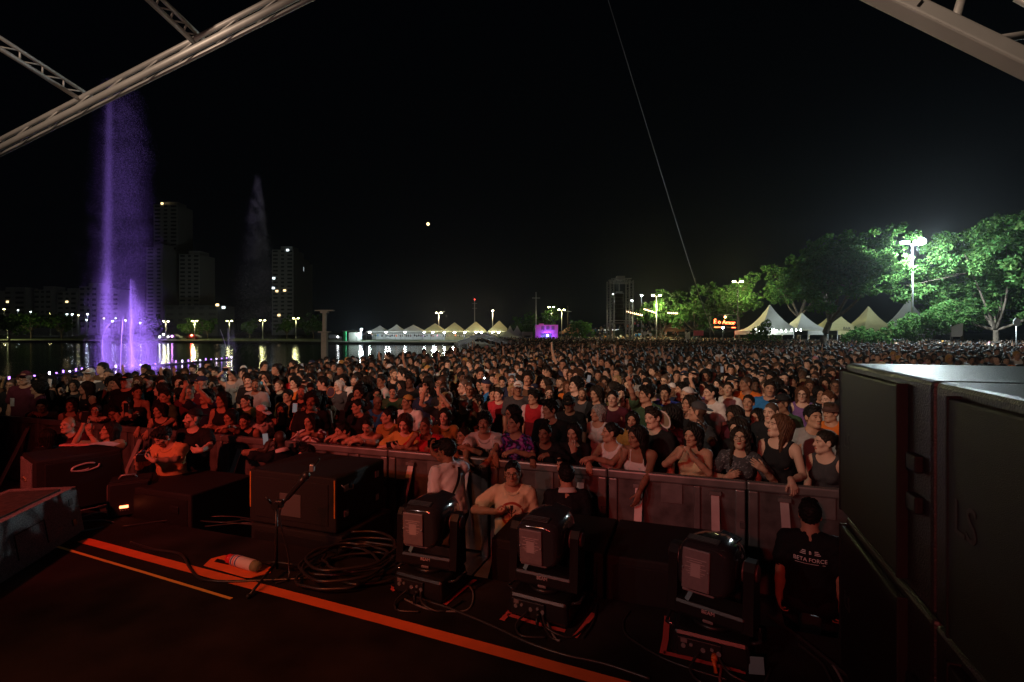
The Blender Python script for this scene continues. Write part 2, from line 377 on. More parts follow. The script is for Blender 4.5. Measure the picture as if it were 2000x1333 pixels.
class Pose: pass
def solve(P):
    """joint positions of a figure facing +Y, 1.72 m before scaling"""
    o = Pose(); g = P.get; o.drop = g('drop', 0.0); fem = g('fem', 0); o.fem = fem
    o.Rt = rz(g('twist', 0)) @ rx(-g('lean', 0)) @ ry(g('side', 0)); piv = Vector((0, 0, 0.98)); o.dz = Vector((0, 0, -o.drop))
    o.up = lambda x, y, z: piv + o.Rt @ (Vector((x, y, z)) - piv) + o.dz
    o.Rh = rz(g('hyaw', 0)) @ rx(g('pitch', 0)) @ ry(g('roll', 0))
    nt = o.up(0, -0.008, 1.487); o.nt = nt; o.hc = nt + o.Rh @ Vector((0, 0.022, 0.098)) + Vector((0, 0.006, 0.013))
    o.top = o.hc.z + HEAD_UP; sw = 0.160 if fem else 0.182; o.sw = sw; o.arms = []
    for s, key in ((1, 'R'), (-1, 'L')):
        S = o.up(s * sw, -0.012, 1.392); spec = g('arm' + key); A = Pose(); A.s = s; A.S = S
        if spec is None:
            A.W = o.up(s * 0.235, 0.045, 0.86); A.hint = Vector((s * 0.35, -1, 0)); A.hd = Vector((0, 0.12, -1)); A.pn = Vector((-s, 0.1, 0)); A.fine = False; A.kw = {}
        else:
            A.W = Vector(spec['w']); A.hint = Vector(spec.get('hint', (s * 0.6, -0.2, -1))); A.hd = spec.get('hd'); A.pn = Vector(spec.get('pn', (-s, 0.2, -0.3))); A.fine = spec.get('fine', True); A.kw = spec.get('kw', {})
        A.E, A.W = two_bone(S, A.W, 0.285, 0.250, A.hint)
        A.hd = Vector(A.hd) if A.hd is not None else (A.W - A.E).normalized(); o.arms.append(A)
    o.legs = []
    for s in (1, -1):
        H = Vector((s * 0.088, 0, 0.90)) + o.dz; An = Vector((s * 0.105, -0.02, 0.085)); K, An = two_bone(H, An, 0.425, 0.415, Vector((s * 0.2, 1, 0))); o.legs.append((s, H, K, An))
    return o
def torso(f, o, w, infl=0.0, loose=0.0):
    up = o.up; i = infl; fem = o.fem; j = infl + loose
    f.ell(Vector((0, 0, 0.95)) + o.dz, ((0.170 if fem else 0.158) * w + i, 0.112 * w + i, 0.135), None, 0.05)
    f.ell(up(0, 0.005, 1.11), ((0.125 if fem else 0.138) * w + j, 0.095 * w + j, 0.14 + loose * 2), o.Rt, 0.07)
    f.ell(up(0, 0.0, 1.27), ((0.140 if fem else 0.160) * w + i, 0.108 * w + i, 0.165), o.Rt, 0.06)
    f.cap(up(-o.sw + 0.02, -0.012, 1.388), up(o.sw - 0.02, -0.012, 1.388), 0.052 + i, k=0.06)
    for s in (-1, 1):
        f.cap(up(0, -0.016, 1.452), up(s * (o.sw - 0.035), -0.014, 1.402), 0.047 + i * 0.8, 0.042 + i, 0.04)
        if fem: f.ell(up(s * 0.070, 0.085, 1.255), (0.066 * w + i * 0.7, 0.058 * w + i * 0.7, 0.062), o.Rt, 0.03)
        elif not infl: f.ell(up(s * 0.075, 0.07, 1.30), (0.075 + i * 0.7, 0.045 + i * 0.7, 0.06), o.Rt, 0.04)
def legs(f, o, infl=0.0, w=1.0, shoes=True):
    for s, H, K, An in o.legs:
        f.cap(H, K, 0.082 * w + infl, 0.052 + infl, 0.04); f.cap(K, An, 0.053 + infl, 0.036 + infl, 0.03)
        if shoes: f.cap(An + Vector((0, -0.02, -0.035)), An + Vector((s * 0.02, 0.15, -0.048)), 0.042, 0.036, 0.03)
def grid_for(o, P, head_h, hand_h, body_h, leg_h, zmin=0.0):
    pts = [o.hc + Vector((0, 0, 0.15)), o.hc, Vector((0.25, 0.22, 0)), Vector((-0.25, -0.2, 0))] + [a.W for a in o.arms] + [a.E for a in o.arms] + [a.W + a.hd * 0.19 for a in o.arms] + [a.S for a in o.arms] + [k[2] for k in o.legs]
    lo = [min(p[i] for p in pts) - 0.14 for i in range(3)]; hi = [max(p[i] for p in pts) + 0.14 for i in range(3)]; lo[2] = zmin - 0.03
    R = []
    for i in range(3):
        r = [(o.hc[i] - 0.135, o.hc[i] + 0.135, head_h)]
        for a in o.arms:
            if a.fine and hand_h < body_h: c = (a.W + a.hd * 0.07)[i]; r.append((c - 0.11, c + 0.11, hand_h))
        if i == 2: r.append((0.80 - o.drop, hi[2], body_h))
        R.append(r)
    return [axis(lo[0], hi[0], body_h, 0, R[0]), axis(lo[1], hi[1], body_h, 0, R[1]), axis(lo[2], hi[2], leg_h, 0, R[2])]
def build_body(P, o, head_h=0.0052, hand_h=0.0055, body_h=0.014, leg_h=0.03):
    f = Field(*grid_for(o, P, head_h, hand_h, body_h, leg_h)); w = P.get('w', 1.0); fem = o.fem
    legs(f, o, 0, w); torso(f, o, w)
    nr = 0.050 if fem else 0.058
    f.cap(o.up(0, -0.014, 1.42), o.hc + o.Rh @ Vector((0, -0.018, -0.045)), nr * 1.08 * (0.5 + 0.5 * w), nr * 0.98, 0.035)
    for a in o.arms:
        m = 0.9 if fem else 1.0; m *= (0.6 + 0.4 * w)
        f.cap(a.S, a.E, 0.050 * m, 0.038 * m, 0.035); f.cap(a.E, a.E + (a.W - a.E) * 0.4, 0.038 * m, 0.040 * m, 0.015); f.cap(a.E + (a.W - a.E) * 0.4, a.W, 0.040 * m, 0.026 * m, 0.012)
        hand_prims(f, a.W, a.hd, a.pn, a.s, **a.kw)
    head_prims(f, o.hc, o.Rh, fem)
    V, Q = f.nets(); return V, Q, face_tint(V, o.hc, o.Rh, P.get('beard', 0), P.get('lips', (0.85, 0.42, 0.42)), scalp=P.get('scalp'))
def build_shirt(P, o, h=0.0115, kind='tee'):
    g = grid_for(o, P, h, h, h, h, 0.72 - o.drop); w = P.get('w', 1.0); f = Field(*g); up = o.up; I = 0.012
    torso(f, o, w, I, 0.02 if kind in ('tee', 'polo', 'long', 'open') else 0.0)
    if kind in ('tee', 'polo') and not o.fem: f.cap(up(-0.07, 0.055, 1.30), up(0.07, 0.055, 1.30), 0.062 * w + I, k=0.05); f.cap(up(0, 0.045, 1.30), up(0, 0.05, 1.00), 0.075 * w + I, k=0.06)
    if kind in ('tee', 'polo', 'long', 'vneck', 'open'):
        for a in o.arms:
            m = (0.9 if o.fem else 1.0) * (0.6 + 0.4 * w)
            if kind == 'long': f.cap(a.S, a.E, 0.050 * m + I, 0.040 * m + I, 0.035); f.cap(a.E, a.W, 0.042 * m + I, 0.028 * m + I, 0.02)
            else: f.cap(a.S, a.S + (a.E - a.S) * 0.62, 0.052 * m + I, 0.052 * m + I + 0.014, 0.035); f.cap(a.S + (a.E - a.S) * 0.80, a.E, 0.045 * m, 0.02, 0.008, 'sub')
    f.wrinkle(P.get('wr', 0.0042), 1.0, int(P.get('seed', 1))); f.wrinkle(0.0022, 2.1, int(P.get('seed', 1)) + 9)
    if kind in ('tee', 'polo', 'long'): f.ell(up(0, 0.03, 1.475), (0.082, 0.095, 0.062), o.Rt, 0.012, 'sub')
    if kind in ('vneck', 'open'):
        f.ell(up(0, 0.03, 1.475), (0.082, 0.095, 0.066), o.Rt, 0.012, 'sub'); f.cap(up(0, 0.13, 1.44), up(0, 0.16, 1.27 if kind == 'vneck' else 1.33), 0.062, 0.025, 0.01, 'sub')
    if kind in ('tank', 'vtank'):
        f.ell(up(0, 0.04, 1.47), (0.098, 0.115, 0.085), o.Rt, 0.012, 'sub')
        for s in (-1, 1): f.ell(up(s * (o.sw + 0.035), 0.0, 1.375), (0.082, 0.16, 0.105), o.Rt, 0.015, 'sub')
        if kind == 'vtank': f.cap(up(0, 0.14, 1.44), up(0, 0.17, 1.25), 0.070, 0.02, 0.01, 'sub')
    if kind in ('cami', 'tube'):
        f.plane(up(0, 0, 1.315 if kind == 'cami' else 1.30), o.Rt @ Vector((0, -0.25, 1)), 0.01)
        for s in (-1, 1): f.ell(up(s * (o.sw + 0.03), -0.01, 1.34), (0.07, 0.12, 0.10), o.Rt, 0.015, 'sub')
        if kind == 'cami':
            for s in (-1, 1):
                f.cap(up(s * 0.075, 0.115, 1.30), up(s * 0.078, 0.035, 1.452), 0.010, k=0.006); f.cap(up(s * 0.078, 0.035, 1.452), up(s * 0.07, -0.085, 1.35), 0.010, k=0.006)
    hem = (1.02 if kind == 'crop' else 0.84)
    f.plane(Vector((0, 0, hem - o.drop)), (0, 0, -1), 0.01)
    return f.nets()
def build_pants(P, o, h=0.022, short=False):
    g = grid_for(o, P, h, h, h, h, 0.0); f = Field(*g); w = P.get('w', 1.0)
    f.ell(Vector((0, 0, 0.93)) + o.dz, ((0.172 if o.fem else 0.160) * w + 0.005, 0.113 * w + 0.005, 0.135), None, 0.05); legs(f, o, 0.014, w, False)
    f.plane(Vector((0, 0, 0.985 - o.drop)), (0, 0, 1), 0.01); f.plane(Vector((0, 0, 0.55 if short else 0.06)), (0, 0, -1), 0.01)
    f.wrinkle(0.003, 0.8, 5); return f.nets()

# ------------------------------------------------------------------ hair and headwear, in the head's own frame
HAIR = {}
def hair_mesh(kind, h=0.0062):
    if kind in HAIR: return HAIR[kind]
    big = kind in ('afro', 'curly', 'wavy'); ax = lambda a, b: np.arange(a, b, h, dtype=np.float32)
    f = Field(ax(-0.20, 0.20), ax(-0.24, 0.17), ax(-0.46, 0.26)); O = Matrix.Identity(3)
    def skull(t, tz=None): f.ell((0, -0.016, 0.037), (0.075 + t, 0.096 + t, 0.087 + (tz or t)), None, 0.01)
    def hairline(fr=0.074, sl=1.45, k=0.012):
        f.plane((0, 0.080, fr), (0, sl, -1), k)
        for s in (-1, 1): f.ell((s * 0.086, -0.004, -0.006), (0.022, 0.026, 0.037), None, 0.006, 'sub')
    if kind == 'buzz': skull(0.004); hairline()
    elif kind == 'short': skull(0.012, 0.018); f.ell((0, 0.04, 0.115), (0.060, 0.045, 0.026), None, 0.03); hairline(0.070); f.wrinkle(0.005, 4.2, 2)
    elif kind == 'fringe':
        skull(0.015, 0.02); f.ell((0.01, 0.055, 0.098), (0.066, 0.042, 0.032), None, 0.03); f.cap((-0.04, 0.090, 0.085), (0.045, 0.092, 0.066), 0.016, 0.012, 0.02)
        hairline(0.058, 1.35); f.wrinkle(0.007, 3.0, 4); f.strands(0.003, 24, 1)
    elif kind == 'curly':
        skull(0.026, 0.034); f.ell((0, 0.045, 0.11), (0.08, 0.055, 0.04), None, 0.03); hairline(0.062, 1.3); f.wrinkle(0.010, 4.2, 7)
    elif kind == 'afro': skull(0.05, 0.055); hairline(0.072, 1.3); f.wrinkle(0.010, 4.5, 9)
    elif kind in ('long', 'wavy', 'halfup', 'lob'):
        ln = {'long': -0.36, 'wavy': -0.33, 'halfup': -0.30, 'lob': -0.13}[kind]; t = 0.012 if kind != 'wavy' else 0.02
        skull(t, t + 0.004)
        f.cap((0, -0.055, 0.02), (0, -0.075, ln), 0.085 + t, 0.055, 0.03)
        for s in (-1, 1):
            f.cap((s * 0.072, -0.008, 0.045), (s * 0.078, -0.014, -0.09), 0.018 + t * 0.6, 0.020, 0.03); f.cap((s * 0.078, -0.014, -0.09), (s * 0.085, 0.03 if s > 0 else -0.035, ln + 0.03), 0.022, 0.010, 0.02)
        f.cap((0.012, -0.07, 0.146), (0.012, 0.09, 0.118), 0.007, 0.009, 0.008, 'sub'); f.strands(0.0042 if kind != 'wavy' else 0.006, 30 if kind != 'wavy' else 20, 3, 8 if kind != 'wavy' else 26)
        f.ell((0, 0.107, -0.030), (0.071, 0.088, 0.110), None, 0.012, 'sub')
        f.ell((0, 0.02, -0.19), (0.058, 0.085, 0.12), None, 0.02, 'sub')
    elif kind in ('pony', 'bun', 'topknot'):
        skull(0.008, 0.010); hairline(0.077, 1.25); f.strands(0.0018, 26, 2)
        if kind == 'pony': f.ell((0, -0.125, 0.055), (0.026, 0.03, 0.026), None, 0.02); f.cap((0, -0.14, 0.05), (0.01, -0.155, -0.20), 0.032, 0.014, 0.02); f.wrinkle(0.004, 2.6, 3)
        elif kind == 'bun': f.ell((0, -0.130, 0.03), (0.046, 0.04, 0.044), None, 0.012); f.wrinkle(0.004, 3, 6)
        else: f.ell((0, -0.05, 0.155), (0.042, 0.042, 0.035), None, 0.012); f.wrinkle(0.004, 3, 8)
    elif kind in ('cap', 'capback'):
        sgn = 1 if kind == 'cap' else -1
        f.ell((0, -0.014, 0.040), (0.086, 0.106, 0.098), None, 0.01); f.plane((0, 0.0, 0.052), (0, -0.06 * sgn, -1), 0.004)
        b = Field(*f.a); b.ell((0, sgn * 0.095, 0.052), (0.078, 0.088, 0.012), rx(-9 * sgn), 0.01); f.F = np.minimum(f.F, b.F)
        f.ell((0, 0.0, 0.02), (0.079, 0.100, 0.100), None, 0.004, 'sub')
    elif kind == 'bucket':
        f.ell((0, -0.012, 0.045), (0.088, 0.106, 0.095), None, 0.01); f.plane((0, 0, 0.03), (0, 0, -1), 0.004)
        b = Field(*f.a); b.ell((0, -0.01, 0.038), (0.135, 0.152, 0.018), None, 0.01); f.F = np.minimum(f.F, b.F); f.ell((0, -0.01, 0.01), (0.078, 0.098, 0.09), None, 0.004, 'sub')
    V, Q = f.nets(); me = np_mesh('hair_' + kind, V, Q, None); HAIR[kind] = me; return me
# ------------------------------------------------------------------ people: assembling
M_SKIN = mat('skin', rough=0.52, spec=0.32, objcol=True, attr='tint', bump=0.08, bscale=220)
M_CLOTH = mat('cloth', rough=0.85, spec=0.2, objcol=True, attr='tint', bump=0.25, bscale=260)
M_HAIR = mat('hair', rough=0.6, spec=0.25, objcol=True, var=0.5, vscale=60, bump=0.6, bscale=160)
M_CAP = mat('cap_cloth', rough=0.8, spec=0.25, objcol=True, bump=0.2, bscale=300)
M_GLASS = mat('eyewear', (0.02, 0.02, 0.022), rough=0.12, spec=0.8)
M_GOLD = mat('gold', (0.8, 0.62, 0.35), rough=0.25, metal=1.0)
SK = {'fair': (0.66, 0.42, 0.31), 'tan': (0.50, 0.28, 0.185), 'brown': (0.31, 0.16, 0.10), 'dark': (0.14, 0.07, 0.045), 'olive': (0.57, 0.36, 0.245)}
HC = {'black': (0.010, 0.008, 0.007), 'dark': (0.020, 0.013, 0.009), 'brown': (0.060, 0.032, 0.018), 'auburn': (0.11, 0.045, 0.022), 'blond': (0.36, 0.24, 0.12), 'grey': (0.35, 0.35, 0.34), 'white': (0.62, 0.62, 0.60)}
def setcol(o, c): o.color = (*c, 1.0); return o
def ones(V): return np.ones((len(V), 3), np.float32)
EYE = {}
def eyewear(kind):
    if kind in EYE: return EYE[kind]
    m = MB()
    if kind in ('earring', 'hoop'):
        for s in (-1, 1):
            if kind == 'earring': m.ball((s * 0.083, -0.004, -0.040), 0.009, 8, 5)
            else: m.tube([(s * 0.084, -0.004 + 0.016 * math.sin(t), -0.048 + 0.016 * math.cos(t)) for t in [i * math.pi / 6 for i in range(13)]], 0.003)
        EYE[kind] = m.mesh('earring', M_GOLD); return EYE[kind]
    y0, z0, up = (0.100, 0.0, False) if kind != 'onhead' else (0.072, 0.105, True)
    for s in (-1, 1):
        rim = [(s * 0.033 + 0.025 * math.cos(t), y0 + 0.001, z0 + (0.020 if kind != 'dark' else 0.019) * math.sin(t)) for t in [i * math.pi / 8 for i in range(17)]]
        m.tube(rim, 0.0022, 5)
        if kind in ('dark', 'onhead'): m.prism(rim[:-1], (0, 0.002, 0))
        m.tube([(s * 0.057, y0, z0 + 0.006), (s * 0.080, y0 - 0.035, z0 + 0.008), (s * 0.083, y0 - 0.10, z0 + 0.002)], 0.002, 5)
    m.tube([(-0.010, y0 + 0.002, z0 + 0.004), (0, y0 + 0.005, z0 + 0.007), (0.010, y0 + 0.002, z0 + 0.004)], 0.0022, 5)
    EYE[kind] = m.mesh('glasses', M_GLASS); return EYE[kind]
def hair_on(parent, kind, color, o):
    cap = kind in ('cap', 'capback', 'bucket'); me = hair_mesh(kind)
    if not me.materials: me.materials.append(M_CAP if cap else M_HAIR)
    h = link('cap' if cap else 'hair', me, parent); h.matrix_local = Matrix.Translation(o.hc) @ o.Rh.to_4x4(); return setcol(h, color)
def head_item(parent, kind, o):
    me = eyewear(kind); h = link(me.name.split('.')[0], me, parent); h.matrix_local = Matrix.Translation(o.hc) @ o.Rh.to_4x4(); return h
STD_PANTS = {}
def figure(name, P, kind, skin, hair, haircol, top, bottom=(0.02, 0.025, 0.04), extra=(), tintf=None, res=1.0):
    """body mesh (the thing) with clothes and hair as children, standing at the origin facing +Y"""
    if hair == 'buzz': P['scalp'] = tuple(min(1.5, HCv / SKv * 0.9 + 0.14) for HCv, SKv in zip(haircol, skin))
    o = solve(P); V, Q, t = build_body(P, o, 0.0052 * res, 0.0055 * res, 0.014 * res, 0.034)
    b = link(name, np_mesh('body', V, Q, M_SKIN, True, t)); setcol(b, skin)
    V, Q = build_shirt(P, o, 0.0115 * res, kind)
    tt = tintf(V, o) if tintf else ones(V); nm = {'tee': 't_shirt', 'polo': 'polo_shirt', 'long': 'long_sleeved_top', 'tank': 'tank_top', 'vtank': 'v_neck_top', 'tube': 'strapless_top', 'cami': 'camisole', 'vneck': 'v_neck_top', 'open': 'blouse'}[kind]
    s = setcol(link(nm, np_mesh(nm, V, Q, M_CLOTH, True, tt), b), top)
    key = round(P.get('drop', 0), 2), P.get('fem', 0), round(P.get('w', 1.0), 1)
    if key not in STD_PANTS:
        V, Q = build_pants(P, o); STD_PANTS[key] = np_mesh('trousers', V, Q, M_CLOTH, True, ones(V))
    setcol(link('trousers', STD_PANTS[key], b), bottom)
    sh = MB()
    if hair and hair != 'buzz': hair_on(b, hair, haircol, o)
    for e in extra:
        if isinstance(e, str): head_item(b, e, o)
        else: hair_on(b, e[0], e[1], o)
    return b, s, o
# ------------------------------------------------------------------ the setting: ground, lake, sky body
rng = random.Random(7); nrs = np.random.RandomState(7)
M_ASPH = mat('plaza_paving', (0.05, 0.048, 0.046), 0.9, var=0.4, vscale=0.6, bump=0.3, bscale=30)
M_GRASSY = mat('mown_grass', (0.045, 0.075, 0.022), 0.95, var=0.5, vscale=1.5, bump=0.5, bscale=20)
SHORE = [(-14, 124), (-4, 75), (0.5, 46), (-0.8, 38), (-2.6, 31), (-4.2, 24.5), (-5.9, 19), (-7.4, 15.2), (-9.9, 12.6), (-12.6, 10), (-14, 4), (-16, -60)]
FAR = [(-900, 170), (-400, 158), (-150, 152), (-60, 136), (-38, 127)]
land = [(700, -60), (700, 1400), (-900, 1400)] + FAR + SHORE
bm = bmesh.new(); vs = [bm.verts.new((x, y, 0)) for x, y in land]; f = bm.faces.new(vs)
low = [bm.verts.new((x - 0.4, y, -1.6)) for x, y in FAR + SHORE]
for i in range(len(low) - 1): bm.faces.new((vs[3 + i], low[i], low[i + 1], vs[4 + i]))
bmesh.ops.triangulate(bm, faces=[f]); bmesh.ops.recalc_face_normals(bm, faces=bm.faces)
me = bpy.data.meshes.new('ground'); bm.to_mesh(me); bm.free(); me.materials.append(M_ASPH); structure(link('ground', me))
if me.polygons[0].normal.z < 0: me.flip_normals()
# grass bank along the far shore
g = MB(); P = [(-900, 176), (-400, 164), (-150, 158), (-60, 142), (-38, 133), (-10, 128)]
for (a, b), (c, d) in zip(P[:-1], P[1:]): g.add([(a, b - 5.5, 0.004), (c, d - 5.5, 0.004), (c, d + 16, 0.35), (a, b + 16, 0.35)], [(0, 1, 2, 3)])
structure(g.build('grass_bank', M_GRASSY))
# path kerb, pale line on the far bank
g = MB()
for (a, b), (c, d) in zip(P[:-1], P[1:]): g.add([(a, b - 2.0, 0.10), (c, d - 2.0, 0.10), (c, d - 0.6, 0.14), (a, b - 0.6, 0.14)], [(0, 1, 2, 3)])
structure(g.build('shore_path', mat('pale_concrete', (0.36, 0.33, 0.27), 0.9, var=0.2, vscale=0.3)))
# water
m = mat('lake_water', (0.006, 0.010, 0.012), 0.06, spec=0.6); nt = m.node_tree
tc = nt.nodes.new("ShaderNodeTexCoord"); mp = nt.nodes.new("ShaderNodeMapping"); mp.inputs["Scale"].default_value = (1.0, 0.55, 1)
n1 = nt.nodes.new("ShaderNodeTexNoise"); n1.inputs["Scale"].default_value = 1.1; n1.inputs["Detail"].default_value = 5; n1.inputs["Roughness"].default_value = 0.6
bp = nt.nodes.new("ShaderNodeBump"); bp.inputs["Strength"].default_value = 0.35; bp.inputs["Distance"].default_value = 0.12
for a, b in ((tc.outputs["Object"], mp.inputs[0]), (mp.outputs[0], n1.inputs["Vector"]), (n1.outputs[0], bp.inputs["Height"]), (bp.outputs[0], nt.nodes["Principled BSDF"].inputs["Normal"])): nt.links.new(a, b)
g = MB(); g.add([(-900, -60, -0.5), (8, -60, -0.5), (8, 175, -0.5), (-900, 175, -0.5)], [(0, 1, 2, 3)]); structure(g.build('lake_water', m))
# mound with people on it, behind the delay tower
def mound(cx, cy, rx_, ry_, h, name):
    rings = []
    for k in range(9):
        t = k / 8; z = h * (1 - math.cos(math.pi * (1 - t))) / 2
        rings.append([Vector((cx + rx_ * t * math.cos(a), cy + ry_ * t * math.sin(a), z - 0.02)) for a in [2 * math.pi * i / 40 for i in range(40)]])
    g = MB(); g.rings(rings[1:], cap=False); g.add(rings[1], [tuple(range(40))]); return structure(g.build(name, M_GRASSY))
MOUND = (at(1262, 648, 96).x, 100, 17, 18, 3.6)
mound(*MOUND, 'grass_mound')

def em(name, col, s): return mat(name, (0.02, 0.02, 0.02), emit=col, es=s)
# moon
d = 2000; p = at(836, 438, d); g = MB(); g.ball((0, 0, 0), 6.0, 20, 12)
o = g.build('moon', mat('moon_surface', (0.4, 0.36, 0.3), emit=(1.0, 0.74, 0.38), es=3.0), loc=p); tag(o, 'small pale moon alone in the black sky over the lake', 'moon')

# ------------------------------------------------------------------ trees
def leaf_mat(name, col):
    m = bpy.data.materials.new(name); m.use_nodes = True; nt = m.node_tree; nt.nodes.remove(nt.nodes["Principled BSDF"])
    a = nt.nodes.new("ShaderNodeBsdfDiffuse"); b = nt.nodes.new("ShaderNodeBsdfTranslucent"); c = nt.nodes.new("ShaderNodeMixShader"); c.inputs[0].default_value = 0.35
    oi = nt.nodes.new("ShaderNodeAttribute"); oi.attribute_name = "tint"; x = nt.nodes.new("ShaderNodeMix"); x.data_type = 'RGBA'; x.blend_type = 'MULTIPLY'; x.inputs[0].default_value = 1; x.inputs[6].default_value = (*col, 1)
    nt.links.new(oi.outputs["Color"], x.inputs[7])
    for s in (a, b): nt.links.new(x.outputs[2], s.inputs["Color"])
    nt.links.new(a.outputs[0], c.inputs[1]); nt.links.new(b.outputs[0], c.inputs[2]); nt.links.new(c.outputs[0], nt.nodes["Material Output"].inputs[0]); return m
M_LEAF = leaf_mat('broad_leaves', (0.058, 0.130, 0.036)); M_BARK = mat('bark', (0.10, 0.075, 0.055), 0.95, bump=0.8, bscale=14, var=0.4, vscale=5)
def leaves_mesh(clumps, n, size, seed):
    """leaf-sized faces spread in and on lumpy clumps (x, y, z, r)"""
    rs = np.random.RandomState(seed); w = np.array([c[3] ** 2 for c in clumps]); idx = rs.choice(len(clumps), n, p=w / w.sum())
    C = np.array(clumps)[idx]; v = rs.normal(size=(n, 3)); v /= np.linalg.norm(v, axis=1)[:, None]
    # twigs: points gather round sub-centres so that gaps open between sprays
    sub = rs.normal(size=(len(clumps), 26, 3)); sub /= np.linalg.norm(sub, axis=2)[:, :, None]; sub *= (0.55 + 0.55 * rs.rand(len(clumps), 26, 1))
    k = rs.randint(0, 26, n); base = sub[idx, k]; off = v * (0.26 * rs.rand(n, 1) ** 0.5)
    P = C[:, :3] + (base + off) * C[:, 3:4] * np.array([1, 1, 0.8])
    nrm = rs.normal(size=(n, 3)) + np.array([0, 0, 0.9]); nrm /= np.linalg.norm(nrm, axis=1)[:, None]
    a = np.cross(nrm, rs.normal(size=(n, 3))); a /= np.linalg.norm(a, axis=1)[:, None]; b = np.cross(nrm, a)
    s = size * (0.6 + 0.8 * rs.rand(n, 1)); 
    Vv = np.stack([P - a * s, P - b * s * 0.5, P + a * s, P + b * s * 0.5], 1).reshape(-1, 3)
    Fq = np.arange(4 * n).reshape(n, 4); t = (0.6 + 0.8 * rs.rand(n, 1)) * np.ones((1, 3)); t[:, 0] *= 0.8 + 0.5 * rs.rand(n)
    return np_mesh('crown', Vv, Fq, M_LEAF, False, np.repeat(t, 4, 0))
def tree(name, label, base, h, cr, n=5000, leaf=0.22, seed=1, group=None, trunk_r=0.22, fork=0.3, squash=0.75, cat='tree', lean=(0, 0)):
    rs = random.Random(seed); t = empty(name, label, cat, base, 0, group); wood = MB(); clumps = []
    fh = h * fork; top = Vector((lean[0] * 0.3, lean[1] * 0.3, fh))
    wood.tube(spline([(0, 0, -0.2), (0.06, 0.03, fh * 0.5), top], 5), [trunk_r * (1.15 - 0.035 * i) for i in range(11)], 9)
    nb = 7 if h > 4 else 5; cz = h - cr * squash
    for i in range(nb):
        a = 2 * math.pi * i / nb + rs.uniform(-0.4, 0.4); r = cr * rs.uniform(0.45, 0.85) * (0.35 if i == 0 else 1)
        e = Vector((lean[0] + r * math.cos(a), lean[1] + r * math.sin(a), cz + rs.uniform(-0.35, 0.65) * cr * squash + (cr * 0.3 if i == 0 else 0)))
        mid = top.lerp(e, 0.5) + Vector((rs.uniform(-.3, .3), rs.uniform(-.3, .3), -0.10 * (e - top).length))
        pts = spline([top, mid, e], 5); wood.tube(pts, [trunk_r * 0.62 * (1 - 0.085 * k) for k in range(len(pts))], 7)
        clumps.append((*e, cr * rs.uniform(0.36, 0.52)))
        for k in range(3):
            q = mid.lerp(e, rs.uniform(0.5, 1.1)) + Vector((rs.gauss(0, .32), rs.gauss(0, .32), rs.gauss(0.1, .28))) * cr; clumps.append((*q, cr * rs.uniform(0.22, 0.36)))
            wood.tube([mid.lerp(e, 0.6), q], [trunk_r * 0.22, trunk_r * 0.06], 5)
    wood.build('trunk', M_BARK, t); link('crown', leaves_mesh(clumps, n, leaf, seed), t); return t
def grd(px, d, z=0.0): p = at(px, 648, d); p.z = z; return p
BT = 'trees behind the crowd'
tree('broadleaf_tree', 'tall full tree at the right edge, bright green where the street lamp lights it', grd(1945, 47), 12.6, 6.0, 46000, 0.135, 11, BT, 0.24, 0.22, 0.98)
tree('broadleaf_tree', 'second tall tree at the right edge, behind the feather banner, half dark', grd(2075, 44), 12.8, 5.6, 9000, 0.24, 12, BT, 0.28, 0.3)
tree('broadleaf_tree', 'wide forked tree in front of the white tents, its lamp side lit green', grd(1606, 46), 10.2, 4.9, 34000, 0.14, 13, BT, 0.30, 0.34, 0.46, lean=(2.2, 0))
tree('broadleaf_tree', 'dark tree standing to the left of the forked tree by the tents', grd(1560, 72), 11.6, 4.4, 14000, 0.20, 14, BT, 0.30, 0.40, 0.55)
tree('broadleaf_tree', 'bright yellow-green tree under the double lamp behind the delay tower', grd(1292, 86), 8.2, 3.9, 13000, 0.19, 15, BT, 0.22, 0.3)
tree('broadleaf_tree', 'dark tree between the yellow lit tree and the red neon lettering', grd(1358, 84), 8.6, 4.4, 8000, 0.22, 16, BT, 0.26, 0.3)
tree('broadleaf_tree', 'lime green tree lit from its own lamp above the red neon lettering', grd(1442, 76), 9.4, 3.0, 9000, 0.18, 17, BT, 0.20, 0.55)
tree('broadleaf_tree', 'small bright green tree beside the magenta stall', grd(1139, 80), 4.4, 2.0, 3600, 0.16, 18, BT, 0.12, 0.25)
tree('broadleaf_tree', 'low dark green tree behind the two pointed small tents', grd(1028, 112), 6.4, 3.6, 3000, 0.26, 19, BT, 0.18, 0.3)
tree('broadleaf_tree', 'slim conical tree under the lamps right of the mast', grd(1073, 118), 8.4, 2.2, 2200, 0.22, 20, BT, 0.16, 0.25, 1.4)
tree('broadleaf_tree', 'dark tree behind the rightmost white tent', grd(1880, 72), 9.6, 5.0, 6000, 0.28, 21, BT, 0.26, 0.3)
tree('leafy_bush', 'bright green bush rising out of the crowd in front of the tents', grd(1705, 42), 2.9, 1.75, 5200, 0.11, 22, 'bushes in the crowd', 0.06, 0.25, 0.6, 'bush')
tree('leafy_bush', 'dark bush in front of the festoon lit tent', grd(1489, 58), 3.0, 1.7, 2200, 0.14, 23, 'bushes in the crowd', 0.06, 0.25, 0.6, 'bush')
tree('leafy_bush', 'spreading young tree beside the street lamp post at shoulder height', grd(1812, 41), 4.3, 2.0, 5600, 0.12, 24, 'bushes in the crowd', 0.07, 0.4, 0.55, 'bush')
